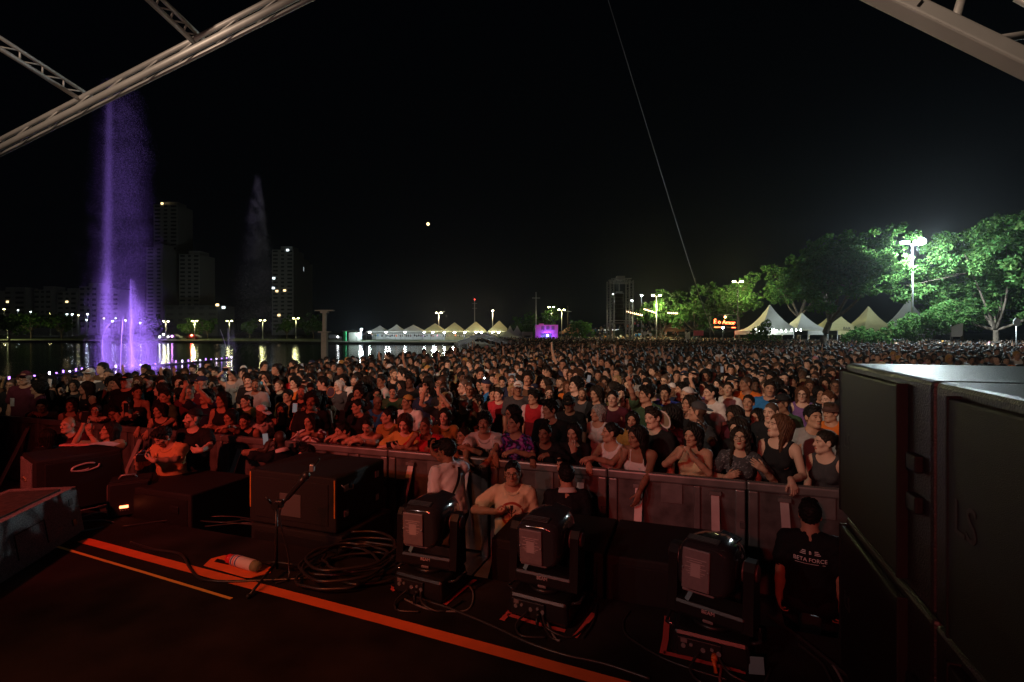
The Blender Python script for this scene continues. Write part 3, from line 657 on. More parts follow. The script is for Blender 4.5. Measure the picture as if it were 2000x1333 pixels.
for i, (px, d, h) in enumerate(((18, 150, 7.5), (60, 168, 9), (120, 172, 8), (300, 176, 7), (372, 168, 6.4), (405, 170, 6.6), (487, 168, 5.5), (560, 172, 6.5), (612, 176, 8))):
    tree('shore_tree', ['yellow green tree under the lamp at the left end of the far shore', 'dark tree right of the lamp lit shore tree', 'dark shore tree left of the tall fountain jet', 'dark shore tree behind the tall fountain jet', 'bushy shore tree left of the red light', 'bushy shore tree right of the red light', 'small shore tree below the faint second jet', 'shore tree under the rightmost shore lamp', 'dark shore tree left of the concrete pillar'][i],
         grd(px, d), h, h * 0.48, 1100, 0.42, 40 + i, 'trees on the far shore', 0.2, 0.3)

# ------------------------------------------------------------------ lamps
M_STEEL = mat('galvanised_steel', (0.42, 0.43, 0.44), 0.45, metal=0.7, var=0.15, vscale=6)
COLD = (0.78, 0.95, 1.0); WARM = (1.0, 0.78, 0.42); YEL = (1.0, 0.96, 0.42)
def street_lamp(label, px, py, d, heads=2, col=COLD, es=60, watt=0, group='street lamps', name='street_lamp', size=1.0, sway=0.0, fwd=0.5, low=0.6):
    top = at(px, py, d); h = top.z; t = empty(name, label, 'street lamp', (top.x, top.y, 0), sway, group); m = MB()
    m.cyl((0, 0, -0.2), (0, 0, h - 0.1), 0.09 * size, 0.05 * size, 9); m.cyl((0, 0, 0), (0, 0, 1.0), 0.13 * size, 0.11 * size, 9); m.build('pole', M_STEEL, t)
    e = em('lamp_glow_%s_%d' % (''.join('%02x' % int(c * 255) for c in col), es), col, es)
    for s in ((-1, 1) if heads == 2 else (0,)):
        a = MB(); x = s * 0.55 * size * (1 if heads == 2 else 0)
        if s: a.tube([(0, 0, h - 0.25), (s * 0.3 * size, 0, h - 0.05), (x, 0, h)], 0.03 * size, 6); a.build('arm', M_STEEL, t)
        b = MB(); b.box((x, 0, h + 0.06 * size), (0.55 * size, 0.28 * size, 0.10 * size), ch=0.03 * size); hd = b.build('lamp_head', M_STEEL, t)
        g = MB(); g.ball((x, 0, h - 0.02), 0.20 * size, 10, 6, (1.15, 0.8, 0.5)); g.build('diffuser', e, hd)
    if watt:
        l = bpy.data.lights.new('street_lamp_light', 'POINT'); l.energy = watt; l.color = col; l.shadow_soft_size = 0.3
        lo = bpy.data.objects.new('street_lamp_light', l); COL.objects.link(lo); lo.parent = t; lo.location = (0, -fwd, h - low)
    return t
SL = 'street lamps round the plaza'; SH = 'street lamps along the far shore'
street_lamp('very bright white street lamp on a tall pole between the two big green trees', 1782, 474, 44, 2, COLD, 1500, 3200, SL, size=1.3)
LP = at(1782, 474, 44); lamp('street_lamp_down', 'SPOT', LP + Vector((0, -0.5, -0.5)), LP + Vector((0.30, -0.1, -1.5)), 13000, COLD, spot_size=math.radians(166), spot_blend=0.45, shadow_soft_size=0.3); _sl = [o for o in bpy.data.objects if o.get('label', '').startswith('very bright white street lamp')][0]; m = MB(); m.ball((0.45, -0.25, LP.z + 0.05), 0.50, 14, 8, (1.0, 0.55, 0.62)); m.build('floodlight', em('bloom_glow', (0.88, 0.98, 1.0), 700), _sl); lamp('street_lamp_flood', 'SPOT', LP + Vector((-0.3, -0.6, 0.1)), (2, 2, 1.5), 12000, COLD, spot_size=math.radians(54), spot_blend=0.7, shadow_soft_size=0.35)  # floodlight part: glowing ball added for the bloom round the lamp
street_lamp('bright white lamp pole seen through the delay tower', 1200, 575, 74, 1, COLD, 220, 250, SL, size=1.1)
street_lamp('thin dim lamp pole inside the right leg of the delay tower', 1235, 587, 84, 1, COLD, 50, 0, SL)
street_lamp('single white lamp left of the yellow lit tree', 1253, 577, 92, 1, COLD, 60, 0, SL)
street_lamp('warm twin lamp on the pole inside the yellow lit tree', 1282, 577, 80, 2, YEL, 90, 4200, SL, fwd=0.6, low=1.6)
street_lamp('twin lamp above the lime green tree', 1441, 550, 73, 2, YEL, 80, 2400, SL, fwd=1.0, low=1.0)
street_lamp('twin lamp next to the tall mast, left of a shorter twin', 1077, 600, 120, 2, YEL, 90, 900, SL)
street_lamp('shorter twin lamp beside the leaning wooden pole', 1097, 605, 112, 2, YEL, 90, 500, SL)
street_lamp('warm twin lamp rising behind the row of pale tents', 857, 611, 152, 2, WARM, 100, 1600, SL, size=1.2)
street_lamp('single warm lamp behind the right end of the tent row', 962, 607, 148, 1, WARM, 100, 1400, SL, size=1.2)
street_lamp('very bright floodlight beside the green kiosk at the water', 706, 643, 138, 1, COLD, 500, 2600, SL, size=1.2)
for px, py, lab in ((380, 627, 'shore lamp above the red light on the far shore'), (448, 627, 'shore lamp directly behind the small fountain jet'), (513, 626, 'shore lamp below the faint second jet'), (578, 622, 'shore lamp left of the concrete pillar'), (324, 628, 'shore lamp at the right edge of the violet spray'), (15, 634, 'yellow shore lamp at the left end over a lit tree')):
    street_lamp(lab, px, py, 160, 2, YEL, 45, 1500 if px in (15, 380) else 300, SH, size=1.3)
for i, (px, py) in enumerate(((8, 604), (35, 606), (60, 609), (98, 612), (131, 614), (141, 614), (153, 616), (171, 614), (169, 625), (203, 622), (220, 628), (226, 622), (245, 626), (274, 631))):
    street_lamp(['leftmost of the far city lamps', 'second far city lamp from the left edge', 'third far city lamp from the left edge', 'bright far city lamp alone left of the low blocks', 'left lamp of a close far pair before the low blocks', 'right lamp of a close far pair before the low blocks', 'far city lamp just right of the close pair', 'brightest far city lamp left of the tall jet', 'lower far lamp under the brightest one', 'far lamp at the left rim of the tall jet', 'lower far lamp inside the tall jet', 'upper far lamp inside the tall jet', 'far lamp right of the arching stream', 'far lamp at the foot of the small violet jet'][i],
                px, py, 330, 1, COLD if i % 3 else YEL, [60, 20, 20, 70, 40, 40, 30, 90, 30, 30, 60, 20, 30, 50][i], 0, 'far city lamps', size=2.2)

# ------------------------------------------------------------------ towers across the lake
M_CONC = mat('rendered_wall', (0.34, 0.34, 0.33), 0.9, var=0.12, vscale=0.05); M_DARKW = mat('dark_window_band', (0.02, 0.022, 0.026), 0.3); M_LITW = em('lit_window', (1.0, 0.72, 0.35), 3.0); M_LITC = em('lit_window_cold', (0.8, 0.95, 1.0), 3.0)
def block(label, x0, x1, ytop, d, floors, lit=(), cols=3, depth=20, crown=True, name='apartment_tower', recess=None):
    M_CONC = mat('hall_wall', (0.08, 0.08, 0.08), 0.9) if name == 'low_hall' else globals()['M_CONC']
    a, b = at(x0, ytop, d), at(x1, ytop, d); w = b.x - a.x; h = a.z; t = empty(name, label, 'apartment block', ((a.x + b.x) / 2, d + depth / 2, 0), 0, 'towers across the lake')
    m = MB(); m.box((0, 0, h / 2), (w, depth, h)); m.build('wall', M_CONC, t)
    if crown: c = MB(); c.box((w * 0.08, 0, h + 1.6), (w * 0.55, depth * 0.6, 3.2)); c.build('roof_plant', M_CONC, t)
    fh = h / floors
    wm = None
    for c in range(cols):
        cx = -w / 2 + w * (c + 0.5) / cols
        for i in range(1, floors):
            g = MB(); g.box((0, 0, 0), (w / cols * (0.42 if c % 2 else 0.66), 0.3, fh * 0.42)); o = g.build('window', M_DARKW, t) if i == 1 else link('window', o.data, t); o.location = (cx, -depth / 2 - 0.05, fh * (i + 0.55))
    for i in range(1, floors):
        g = MB(); g.box((0, 0, 0), (w * 0.96, 0.7, 0.22)); o = g.build('balcony', M_CONC, t) if i == 1 else link('balcony', o.data, t); o.location = (0, -depth / 2 - 0.3, fh * (i + 0.18))
    for px, py, warm in lit:
        p = at(px, py, d); g = MB(); g.box((p.x - (a.x + b.x) / 2, -depth / 2 - 0.25, p.z), (2.0, 0.2, 1.5)); g.build('lit_window', M_LITW if warm else M_LITC, t)
    return t
block('tallest tower across the lake, right behind the violet jet', 300, 347, 400, 420, 34, [(317, 398, 1)], 3)
block('lower annex slab in front of the tallest tower', 286, 318, 484, 400, 24, [], 2)
block('pale slab tower with a dark window column right of the tallest tower', 350, 390, 497, 390, 20, [], 3)
block('dark tower with two lit windows behind the faint second jet', 531, 573, 488, 400, 22, [(535, 544, 0), (541, 569, 1), (556, 568, 1), (545, 616, 1), (562, 489, 0), (534, 563, 0)], 3)
block('slimmer dark tower beside the one with lit windows', 574, 592, 512, 420, 20, [(591, 524, 0), (591, 528, 0)], 2)
block('long low dark hall between the slab tower and the faint jet', 322, 425, 597, 330, 5, [(425, 596, 1), (437, 601, 0)], 5, crown=False, name='low_hall')
for i, (x0, x1, y) in enumerate(((-20, 50, 568), (66, 100, 566), (112, 150, 570), (155, 190, 560), (195, 232, 572))):
    block(['wide pale block at the left edge of the skyline', 'second low block on the left of the skyline', 'third low block on the left of the skyline', 'fourth low block just left of the tall jet', 'fifth low block hidden by the tall jet'][i], x0, x1, y, 430, 9, [((x0 + x1) / 2, 590, 1)] if i in (0, 2) else [], 3, name='apartment_block')
lamp('skyline_fill', 'SPOT', (at(400, 0, 250).x, 250, 6), (at(420, 0, 400).x, 400, 60), 26000, (0.9, 1.0, 0.92), spot_size=math.radians(75), spot_blend=0.8, shadow_soft_size=3)  # this spot and the next are unseen fill added to brighten the towers
lamp('skyline_fill', 'SPOT', (at(100, 0, 270).x, 270, 6), (at(100, 0, 430).x, 430, 15), 9000, (0.9, 1.0, 0.92), spot_size=math.radians(70), spot_blend=0.8, shadow_soft_size=3)

# ------------------------------------------------------------------ tents, stalls and structures round the plaza
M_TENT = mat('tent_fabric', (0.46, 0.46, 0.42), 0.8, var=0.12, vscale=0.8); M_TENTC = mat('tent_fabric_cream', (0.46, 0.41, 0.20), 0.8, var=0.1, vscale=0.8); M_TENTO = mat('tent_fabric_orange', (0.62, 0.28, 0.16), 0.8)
M_BLACK = mat('black_paint', (0.012, 0.012, 0.013), 0.5)
def tent(label, cx, d, w, eave, peak, material, concave=0.55, dep=None, walls=False, group='peaked tents', valance=0.45, skew=0.0):
    dep = dep or w; t = empty('peaked_tent', label, 'tent', (cx, d, 0), 0, group); m = MB(); rings = []
    for k in range(9):
        s = k / 8; z = eave + (peak - eave) * (s if concave == 0 else s ** (1 + concave * 1.6)); r = 1 - s * 0.985
        ring = []
        for i in range(4):
            a, b = [(-1, -1), (1, -1), (1, 1), (-1, 1)][i], [(1, -1), (1, 1), (-1, 1), (-1, -1)][i]
            for q in range(6): u = q / 6; ring.append(Vector((((a[0] + (b[0] - a[0]) * u) * w / 2) * r + skew * s * w, (a[1] + (b[1] - a[1]) * u) * dep / 2 * r, z)))
        rings.append(ring)
    m.rings(rings, cap=False, smooth=False); m.build('canopy', material, t)
    v = MB()
    for i in range(4):
        a, b = [(-1, -1), (1, -1), (1, 1), (-1, 1)][i], [(1, -1), (1, 1), (-1, 1), (-1, -1)][i]
        A, B = Vector((a[0] * w / 2, a[1] * dep / 2, eave)), Vector((b[0] * w / 2, b[1] * dep / 2, eave)); v.add([A, B, B - Vector((0, 0, valance)), A - Vector((0, 0, valance))], [(0, 1, 2, 3)])
    v.build('valance', material, t)
    for a in ((-1, -1), (1, -1), (1, 1), (-1, 1)):
        p = MB(); p.cyl((a[0] * w / 2, a[1] * dep / 2, 0), (a[0] * w / 2, a[1] * dep / 2, eave), 0.05, n=6); p.build('leg', M_STEEL, t)
    if walls: b = MB(); b.box((0, dep / 2 - 0.1, eave / 2), (w, 0.06, eave)); b.build('back_wall', material, t)
    return t
TR = 'row of tents on the far bank'
for i, (px, py, m_, lab) in enumerate(((737, 636, M_TENT, 'leftmost small tent of the far row, by the green kiosk'), (771, 634, M_TENT, 'grey pointed tent second in the far row'), (805, 635, M_TENT, 'dim grey tent third in the far row'), (848, 632, M_TENTC, 'cream tent fourth in the far row, under the warm twin lamp'), (887, 630, M_TENTC, 'cream tent fifth in the far row, brightest face'), (929, 628.5, M_TENTC, 'cream tent sixth in the far row, under the red mast'), (975, 627, M_TENTC, 'cream tent at the right end of the far row'))):
    p = at(px, py, 146); tent(lab, p.x, 146 + (975 - px) * 0.012, 6.2, 2.75, p.z, m_, 0.0 if i > 1 else 0.4, 6.2, True, TR, 0.3)
M_LED = em('led_lamp', (0.85, 0.95, 1.0), 120)
for px in (722, 754, 791, 829, 846, 868, 888, 908, 930, 940, 962, 974):
    p = at(px, 649.5, 142); g = MB(); g.ball((0, 0, 0), 0.22, 8, 6, (1.4, 0.8, 0.6)); o = g.build('tent_lamp', M_LED, loc=p); tag(o, 'small white lamp glowing under the eaves of the far row of tents', 'lamp', 'lamps under the far tents')
for px in (760, 850, 940): lamp('tent_lamp_light', 'POINT', at(px, 650, 141) + Vector((0, 0, 0.1)), None, 230, (0.9, 0.97, 1.0), shadow_soft_size=0.3)
for px, z in ((848, 9.5), (890, 9.5), (935, 9.5), (978, 9.5)): lamp('tent_fill', 'POINT', at(px - 14, 0, 134) * 1 + Vector((0, 0, z - at(px, 0, 134).z)), None, 500, (1.0, 0.85, 0.5), shadow_soft_size=0.3)  # added lights with no lamp of their own, brightening the tents
# white hoarding behind the visitors on the far bank
t = empty('white_hoarding', 'long white hoarding under the row of far tents', 'hoarding', (at(858, 0, 150).x, 150.2, 0)); g = MB(); g.box((0, 0, 1.0), (37, 0.1, 2.0)); g.build('panel', mat('white_board', (0.7, 0.72, 0.7), 0.8), t)
for k in range(8): g = MB(); g.box((-18 + k * 5.14, -0.1, 1.05), (0.12, 0.1, 2.1)); g.build('post', M_STEEL, t)
# green kiosk
p = grd(686, 137); t = empty('green_kiosk', 'open kiosk with a bright green post at the water', 'kiosk', p, 0)
g = MB(); g.box((-1.7, 0, 1.35), (0.7, 0.7, 2.7)); g.build('post', mat('green_paint', (0.05, 0.55, 0.22), 0.6), t); g = MB(); g.box((0.2, 0.4, 2.78), (4.6, 3, 0.16)); g.build('roof', M_TENT, t); g = MB(); g.box((0.5, 1.7, 1.2), (3.4, 0.1, 2.4)); g.build('back_wall', M_TENT, t); g = MB(); g.cyl((1.6, -0.6, 0), (1.6, -0.6, 2.7), 0.06); g.build('leg', M_STEEL, t)
# small tents, magenta stall, orange tent
tent('pinkish pointed tent in front of the far bank, left of its white twin', at(996, 0, 96).x, 96, 3.6, 1.75, at(996, 637, 96).z, M_TENT, 0.5, group='small pointed tents')
tent('white pointed tent overlapping its pinkish twin', at(1010, 0, 98).x, 98, 3.6, 1.75, at(1008, 636.5, 98).z, M_TENT, 0.5, group='small pointed tents')
tent('orange pointed tent behind the small bright green tree', at(1117, 0, 108).x, 108, 5.0, 2.6, at(1117, 630, 108).z, M_TENTO, 0.5, group='small pointed tents')
p = grd(1068, 92); t = empty('magenta_stall', 'two storey stall, magenta light put in its colour, blue lamp on its front', 'stall', p); MG = mat('magenta_light_tint', (0.50, 0.07, 0.34), 0.6, var=0.15, vscale=0.6)  # magenta light falling on the stall is put into the panel colour
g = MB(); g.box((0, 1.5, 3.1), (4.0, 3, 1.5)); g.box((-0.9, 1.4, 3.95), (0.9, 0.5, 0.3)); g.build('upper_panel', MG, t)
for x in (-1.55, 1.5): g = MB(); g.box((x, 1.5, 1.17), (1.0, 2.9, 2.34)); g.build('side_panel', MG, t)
g = MB(); g.box((0, 2.4, 1.15), (2.0, 0.1, 2.3)); g.build('back_wall', M_TENT, t)
for k, (sx, sy) in enumerate(((-0.7, 0.1), (0.2, 0.12), (1.1, 0.1))): g = MB(); g.box((sx, -0.03, 3.2 + sy), (0.55, 0.04, 0.7)); g.build('poster', mat('poster_dark', (0.16, 0.03, 0.13), 0.6), t)
g = MB(); g.ball((0.15, -0.2, 1.9), 0.14, 8, 6); g.build('lamp', em('blue_lamp', (0.22, 0.22, 1.0), 400), t)
lamp('blue_lamp_light', 'POINT', p + Vector((0.15, -0.9, 1.95)), None, 260, (0.22, 0.22, 1.0), shadow_soft_size=0.15); lamp('stall_light', 'POINT', p + Vector((0, -3.0, 5.2)), None, 110, (1.0, 0.75, 0.9), shadow_soft_size=0.3)
p = grd(1030, 96); t = empty('white_container', 'grey white cabin left of the magenta stall', 'cabin', p); g = MB(); g.box((0, 1.2, 1.3), (2.0, 2.4, 2.6)); g.build('wall', M_TENT, t); g = MB(); g.box((0, -0.02, 1.55), (1.2, 0.06, 0.7)); g.build('hatch', M_BLACK, t)
# masts
def mast(label, px, y0, d, r=0.1, name='mast', cat='mast', material=None, red=False, arms=0):
    top = at(px, y0, d); t = empty(name, label, cat, (top.x, d, 0)); g = MB(); g.cyl((0, 0, -0.2), (0, 0, top.z), r, r * 0.7, 8); g.build('pole', material or M_STEEL, t)
    for k in range(arms): g = MB(); g.box((0, 0, top.z - 1.2 - k * 1.6), (1.6, 0.1, 0.1)); g.build('crossarm', M_STEEL, t)
    if red: g = MB(); g.ball((0, 0, top.z + 0.1), 0.2, 8, 6); g.build('beacon', em('red_beacon', (1.0, 0.06, 0.04), 8), t)
    return t
mast('tall bare steel mast left of the twin lamps', 1047, 571, 104, 0.13, arms=1)
mast('slim mast with a red beacon behind the cream tents', 927, 586, 170, 0.16, red=True, arms=2)
mast('wooden utility pole leaning over the stalls right of the twin lamps', 1109, 598, 110, 0.14, 'utility_pole', 'utility pole', M_BARK, arms=1)
mast('short white pole with a round lamp under the red neon lettering', 1412, 642, 66, 0.05, 'lamp_pole', 'lamp')
p = at(1412, 641, 66); g = MB(); g.ball((0, 0, 0.05), 0.12, 10, 6); o = g.build('globe_lamp', em('globe_lamp', (0.95, 1.0, 0.95), 60), loc=p); tag(o, 'small white globe lamp glowing on the short pole below the neon', 'lamp')
mast('thin dark pole between the neon lettering and the white tents', 1441, 553, 70, 0.07, 'thin_pole', 'pole', M_BLACK)

def truss_bar(m, a, b, w, n, r=0.025, sides=4, t=0.014):
    """box truss from a to b: chords and zigzag lacing"""
    a, b = Vector(a), Vector(b); d = (b - a).normalized(); x = d.cross(Vector((0, 1, 0.01))).normalized(); y = d.cross(x)
    C = [(x * sx + y * sy) * w / 2 for sx, sy in ((-1, -1), (1, -1), (1, 1), (-1, 1))] if sides == 4 else [x * w / 2, x * -w / 2 + y * w * 0.2, x * -w / 2 - y * w * 0.2][:sides]
    for c in C: m.tube([a + c, b + c], r, 6)
    k = len(C)
    for i in range(n):
        p, q = a.lerp(b, i / n), a.lerp(b, (i + 1) / n)
        for j in range(k):
            c0, c1 = C[j], C[(j + 1) % k]
            if k == 2 and j: break
            m.tube([p + (c0 if i % 2 else c1), q + (c1 if i % 2 else c0)], t, 5); m.tube([p + c0, p + c1], t, 5)
# delay tower
D = 56; a, b = at(1195, 548, D), at(1233, 548, D); t = empty('delay_tower', 'tall rectangular truss tower with a hanging speaker column rising from the crowd', 'truss tower', ((a.x + b.x) / 2, D, 0)); hw = (b.x - a.x) / 2; H = a.z
M_ALU = mat('aluminium_truss', (0.45, 0.46, 0.47), 0.4, metal=0.6)
for s in (-1, 1):
    for y in (0, 1.7): m = MB(); truss_bar(m, (s * hw, y, 0), (s * hw, y, H), 0.40, 13, 0.032, 4, 0.014); m.build('leg', M_ALU, t)
for y in (0, 1.7): m = MB(); truss_bar(m, (-hw, y, H), (hw, y, H), 0.40, 6, 0.032, 4, 0.014); m.build('top_truss', M_ALU, t)
for y in (0, 1.7): m = MB(); m.tube([(-hw, y, 3.6), (hw, y, 3.6)], 0.05); m.tube([(-hw, y, 3.85), (hw, y, 3.85)], 0.05); m.build('cross_truss', M_ALU, t)
m = MB(); m.box((0, 0.6, H + 0.3), (0.9, 0.6, 0.45), ch=0.04); m.build('winch_box', M_ALU, t)
m = MB()
for k in range(8): m.box((-0.15, 0.8 - k * 0.01, H - 1.6 - k * 0.42), (0.95, 0.6, 0.40), rx(-k * 1.2), 0.03)
m.build('speaker_column', M_BLACK, t)
m = MB(); m.box((-0.1, 0.8, H - 1.2), (0.7, 0.3, 0.08)); m.tube([(-0.1, 0.8, H - 0.2), (-0.1, 0.8, H - 1.2)], 0.03); m.build('flying_frame', M_ALU, t)
# truss gable of the front of house stand by the water
D = 44; t = empty('truss_gable', 'low gabled aluminium truss roof at the water edge of the crowd', 'truss roof', (at(940, 0, D).x, D, 0)); z0 = at(0, 671, D).z; zp = at(0, 655, D).z; xl, xr = at(896, 0, D).x - at(940, 0, D).x, at(992, 0, D).x - at(940, 0, D).x; xp = at(938, 0, D).x - at(940, 0, D).x
for y in (0, 3.5):
    for A, B in (((xl, y, z0), (xp, y, zp)), ((xp, y, zp), (xr, y, z0))): m = MB(); truss_bar(m, A, B, 0.30, 9, 0.035, 4, 0.02); m.build('roof_truss', M_ALU, t)
    for x in (xl, -1.0, xr): m = MB(); truss_bar(m, (x, y, -0.6), (x, y, z0), 0.28, 6, 0.032, 4, 0.018); m.build('leg', M_ALU, t)
m = MB(); m.add([(xl, 0, z0 + 0.2), (xp, 0, zp + 0.2), (xp, 3.6, zp + 0.2), (xl, 3.6, z0 + 0.2)], [(0, 1, 2, 3)]); m.add([(xr + 1.4, 0, z0 + 0.12), (xp, 0, zp + 0.2), (xp, 3.6, zp + 0.2), (xr + 1.4, 3.6, z0 + 0.12)], [(0, 1, 2, 3)]); m.build('roof_sheet', mat('roof_sheet', (0.03, 0.03, 0.032), 0.6), t)
p = at(886, 680, 40); g = MB(); g.ball((0, 0, 0), 0.09, 10, 8); o = g.build('work_light', em('work_light', (0.95, 1.0, 1.0), 500), loc=p); tag(o, 'bright white work light at the left end of the low truss roof', 'lamp')
lamp('work_light_light', 'POINT', p + Vector((0, -0.3, 0)), None, 120, (0.95, 1, 1), shadow_soft_size=0.1)
# concrete pillar in the lake
D = 24; p = at(634, 0, D); t = empty('concrete_pillar', 'pale square concrete pillar with a T shaped head standing in the lake', 'pillar', (p.x, D, 0)); M_PIL = mat('weathered_concrete', (0.26, 0.25, 0.225), 0.9, var=0.25, vscale=3, bump=0.3, bscale=25)
z1, z2 = at(0, 648, D).z, at(0, 607, D).z
g = MB(); g.box((0, 0, (z1 - 1.6) / 2), (0.25, 0.25, z1 + 1.6), ch=0.012); g.build('shaft', M_PIL, t); g = MB(); g.box((0, 0, (z1 + z2) / 2), (0.15, 0.15, z2 - z1)); g.build('neck', M_PIL, t); g = MB(); g.box((0, 0, z1 - 0.02), (0.52, 0.36, 0.06), ch=0.01); g.build('collar', M_PIL, t)
g = MB(); g.box((0, 0, z2), (0.84, 0.30, 0.06), ch=0.012); g.box((0, 0, z2 - 0.07), (0.34, 0.26, 0.09)); g.build('head', M_PIL, t)
# white tents at the right
WT = 'white tents behind the trees'; D = 66
for i, (px, py, w, m_, lab) in enumerate(((1508, 596, 6.4, M_TENT, 'leftmost big white tent with festoon lamps under its edge'), (1566, 612, 5.4, M_TENT, 'second big white tent, mostly hidden by the forked tree'), (1630, 606, 5.4, M_TENTC, 'olive tent behind the forked trunk'), (1696, 599, 5.6, M_TENTC, 'olive lit tent right of the forked trunk'), (1774, 585, 6.2, M_TENT, 'white tent with the tallest point beside the street lamp pole'))):
    p = at(px, py, D); tent(lab, p.x - (0.3 if i == 0 else 0), D, w, 2.75, p.z, m_, 0.62, 6, False, WT, 0.5)
M_SIGNT = mat('dark_lettering', (0.03, 0.03, 0.035), 0.7)
for px in (1654, 1736):
    p = at(px, 642, D - 3.06); text_obj('valance_lettering', 'BAR', 0.5, M_SIGNT, None, p, (math.radians(90), 0, 0), 0.01); o = bpy.data.objects['valance_lettering' + ('' if px == 1654 else '.001')]
    tag(o, 'dark BAR lettering on the valance of the ' + ('olive tent right of the forked trunk' if px == 1654 else 'white tent by the lamp pole'), 'lettering')
M_FEST = em('festoon_bulb', (0.85, 1.0, 0.92), 20); M_FESTW = em('festoon_bulb_warm', (1.0, 0.62, 0.36), 10)
for px in (1476, 1484, 1490, 1494, 1507, 1512, 1517, 1526, 1535, 1546, 1555, 1564):
    p = at(px, 645 + (px % 3), D - 3.3); g = MB(); g.ball((0, 0, 0), 0.085, 8, 6); g.cyl((0, 0, 0.06), (0, 0, 0.2), 0.04, n=6); o = g.build('festoon_bulb', M_FEST, loc=p); tag(o, 'white festoon bulb hanging under the leftmost white tent', 'bulb', 'festoon bulbs under the white tent')
lamp('festoon_light', 'POINT', at(1515, 648, D - 3.8), None, 70, (0.85, 1.0, 0.92), shadow_soft_size=0.5); lamp('festoon_light', 'POINT', at(1535, 640, D + 1.0), None, 70, (0.85, 1.0, 0.92), shadow_soft_size=0.5)
for (x0, y0, x1, y1, n, sag) in ((1222, 609, 1256, 617, 9, 1), (1257, 604, 1281, 612, 8, 1), (1303, 612, 1324, 613, 6, 2)):
    D2 = 78; m = MB(); A, B = at(x0, y0, D2), at(x1, y1, D2); m.tube([A.lerp(B, k / 8) - Vector((0, 0, 0.05 * sag * math.sin(math.pi * k / 8) - 0.12)) for k in range(9)], 0.015, 4); o = m.build('festoon_cable', M_BLACK); tag(o, 'dark cable of the warm festoon lights %s' % {1222: 'running right from the delay tower', 1257: 'crossing the yellow lit tree', 1303: 'right of the yellow lit tree'}[x0], 'cable')
    for k in range(n):
        p = A.lerp(B, (k + 0.5) / n); g = MB(); g.ball((0, 0, 0), 0.075, 8, 6); g.cyl((0, 0, 0.06), (0, 0, 0.16), 0.03, n=6); o = g.build('festoon_bulb', M_FESTW, loc=p); tag(o, {1222: 'warm festoon bulb on the string right of the delay tower', 1257: 'warm festoon bulb on the string across the yellow lit tree', 1303: 'warm festoon bulb on the short string right of the yellow lit tree'}[x0], 'bulb', {1222: 'warm bulbs right of the delay tower', 1257: 'warm bulbs across the yellow lit tree', 1303: 'warm bulbs right of the yellow lit tree'}[x0])
lamp('festoon_light', 'POINT', at(1240, 612, 77), None, 160, (1, .7, .4), shadow_soft_size=0.4)
# neon lettering on a dark frame
D2 = 70; p = at(1415, 630, D2); t = empty('neon_sign', 'glowing red neon lettering on a dark frame among the trees', 'neon sign', p); NE = em('red_neon', (1.0, 0.10, 0.03), 14); NW = em('neon_core', (1.0, 0.45, 0.2), 12)
text_obj('lettering', 'É o Amor', 0.74, NE, t, (0, 0, 0), (math.radians(90), math.radians(4), 0), 0.04); m = MB(); m.ball((0.1, 0, 0.72), 0.16, 8, 6); m.build('heart_lamp', NW, t); m = MB()
for x in (-1.9, 1.9): m.cyl((x, 0.2, -p.z), (x, 0.2, 1.0), 0.05, n=6)
m.tube([(-1.9, 0.2, 1.0), (1.9, 0.2, 1.0)], 0.05); m.tube([(-1.9, 0.2, -0.7), (1.9, 0.2, -0.7)], 0.05); m.build('frame', M_BLACK, t); g = MB(); g.box((-0.9, 0.1, -0.66), (0.9, 0.08, 0.09)); g.box((1.3, 0.1, -0.72), (0.5, 0.08, 0.09)); g.build('underline', NE, t)
lamp('neon_light', 'POINT', p + Vector((0, -1.5, -0.4)), None, 60, (1, .12, .05), shadow_soft_size=0.5)
# signs, banners
def sign(label, px, y0, y1, d, shape, col, cat, name, w=None):
    a, b = at(px, y0, d), at(px, y1, d); t = empty(name, label, cat, (a.x, d, 0)); g = MB(); g.cyl((0, 0, -0.2), (0, 0, a.z), 0.035, n=8); g.build('pole', M_STEEL, t); h = a.z - b.z; w = w or h
    g = MB(); n = 8 if shape == 'oct' else 24
    if shape in ('oct', 'round'): g.prism([(w / 2 * math.cos(2 * math.pi * (i + 0.5) / n), -0.05, b.z + h / 2 + h / 2 * math.sin(2 * math.pi * (i + 0.5) / n)) for i in range(n)], (0, 0.02, 0))
    elif shape == 'rect': g.box((0, -0.05, b.z + h / 2), (w, 0.05, h))
    else: g.prism([(0, -0.02, b.z), (0, -0.02, a.z - h * 0.25)] + [(w * (0.1 + 0.9 * s), -0.02, a.z - h * 0.25 * (1 - s) ** 2) for s in (0, .25, .5, .75, 1)] + [(w * 0.95, -0.02, b.z + h * 0.1), (w * 0.8, -0.02, b.z)], (0, 0.012, 0))
    g.build('panel', mat(name + '_panel' + label[:3], col, 0.5), t); return t
sign('white eight sided road sign seen from behind at the far right', 1985, 622, 638, 40, 'oct', (0.75, 0.78, 0.78), 'road sign', 'road_sign')
sign('small pale round road sign right of the delay tower', 1259, 648, 656, 68, 'round', (0.6, 0.6, 0.65), 'road sign', 'road_sign')
sign('red rectangular banner left of the neon lettering', 1364, 646, 656, 66, 'rect', (0.65, 0.05, 0.10), 'banner', 'red_banner', 1.3)
sign('white feather banner beside the bush at the right', 1857, 632, 658, 40, 'feather', (0.75, 0.76, 0.72), 'banner', 'feather_banner', 0.95)
sign('small white feather banner left of the red banner', 1340, 648, 664, 64, 'feather', (0.7, 0.7, 0.68), 'banner', 'feather_banner', 0.5)
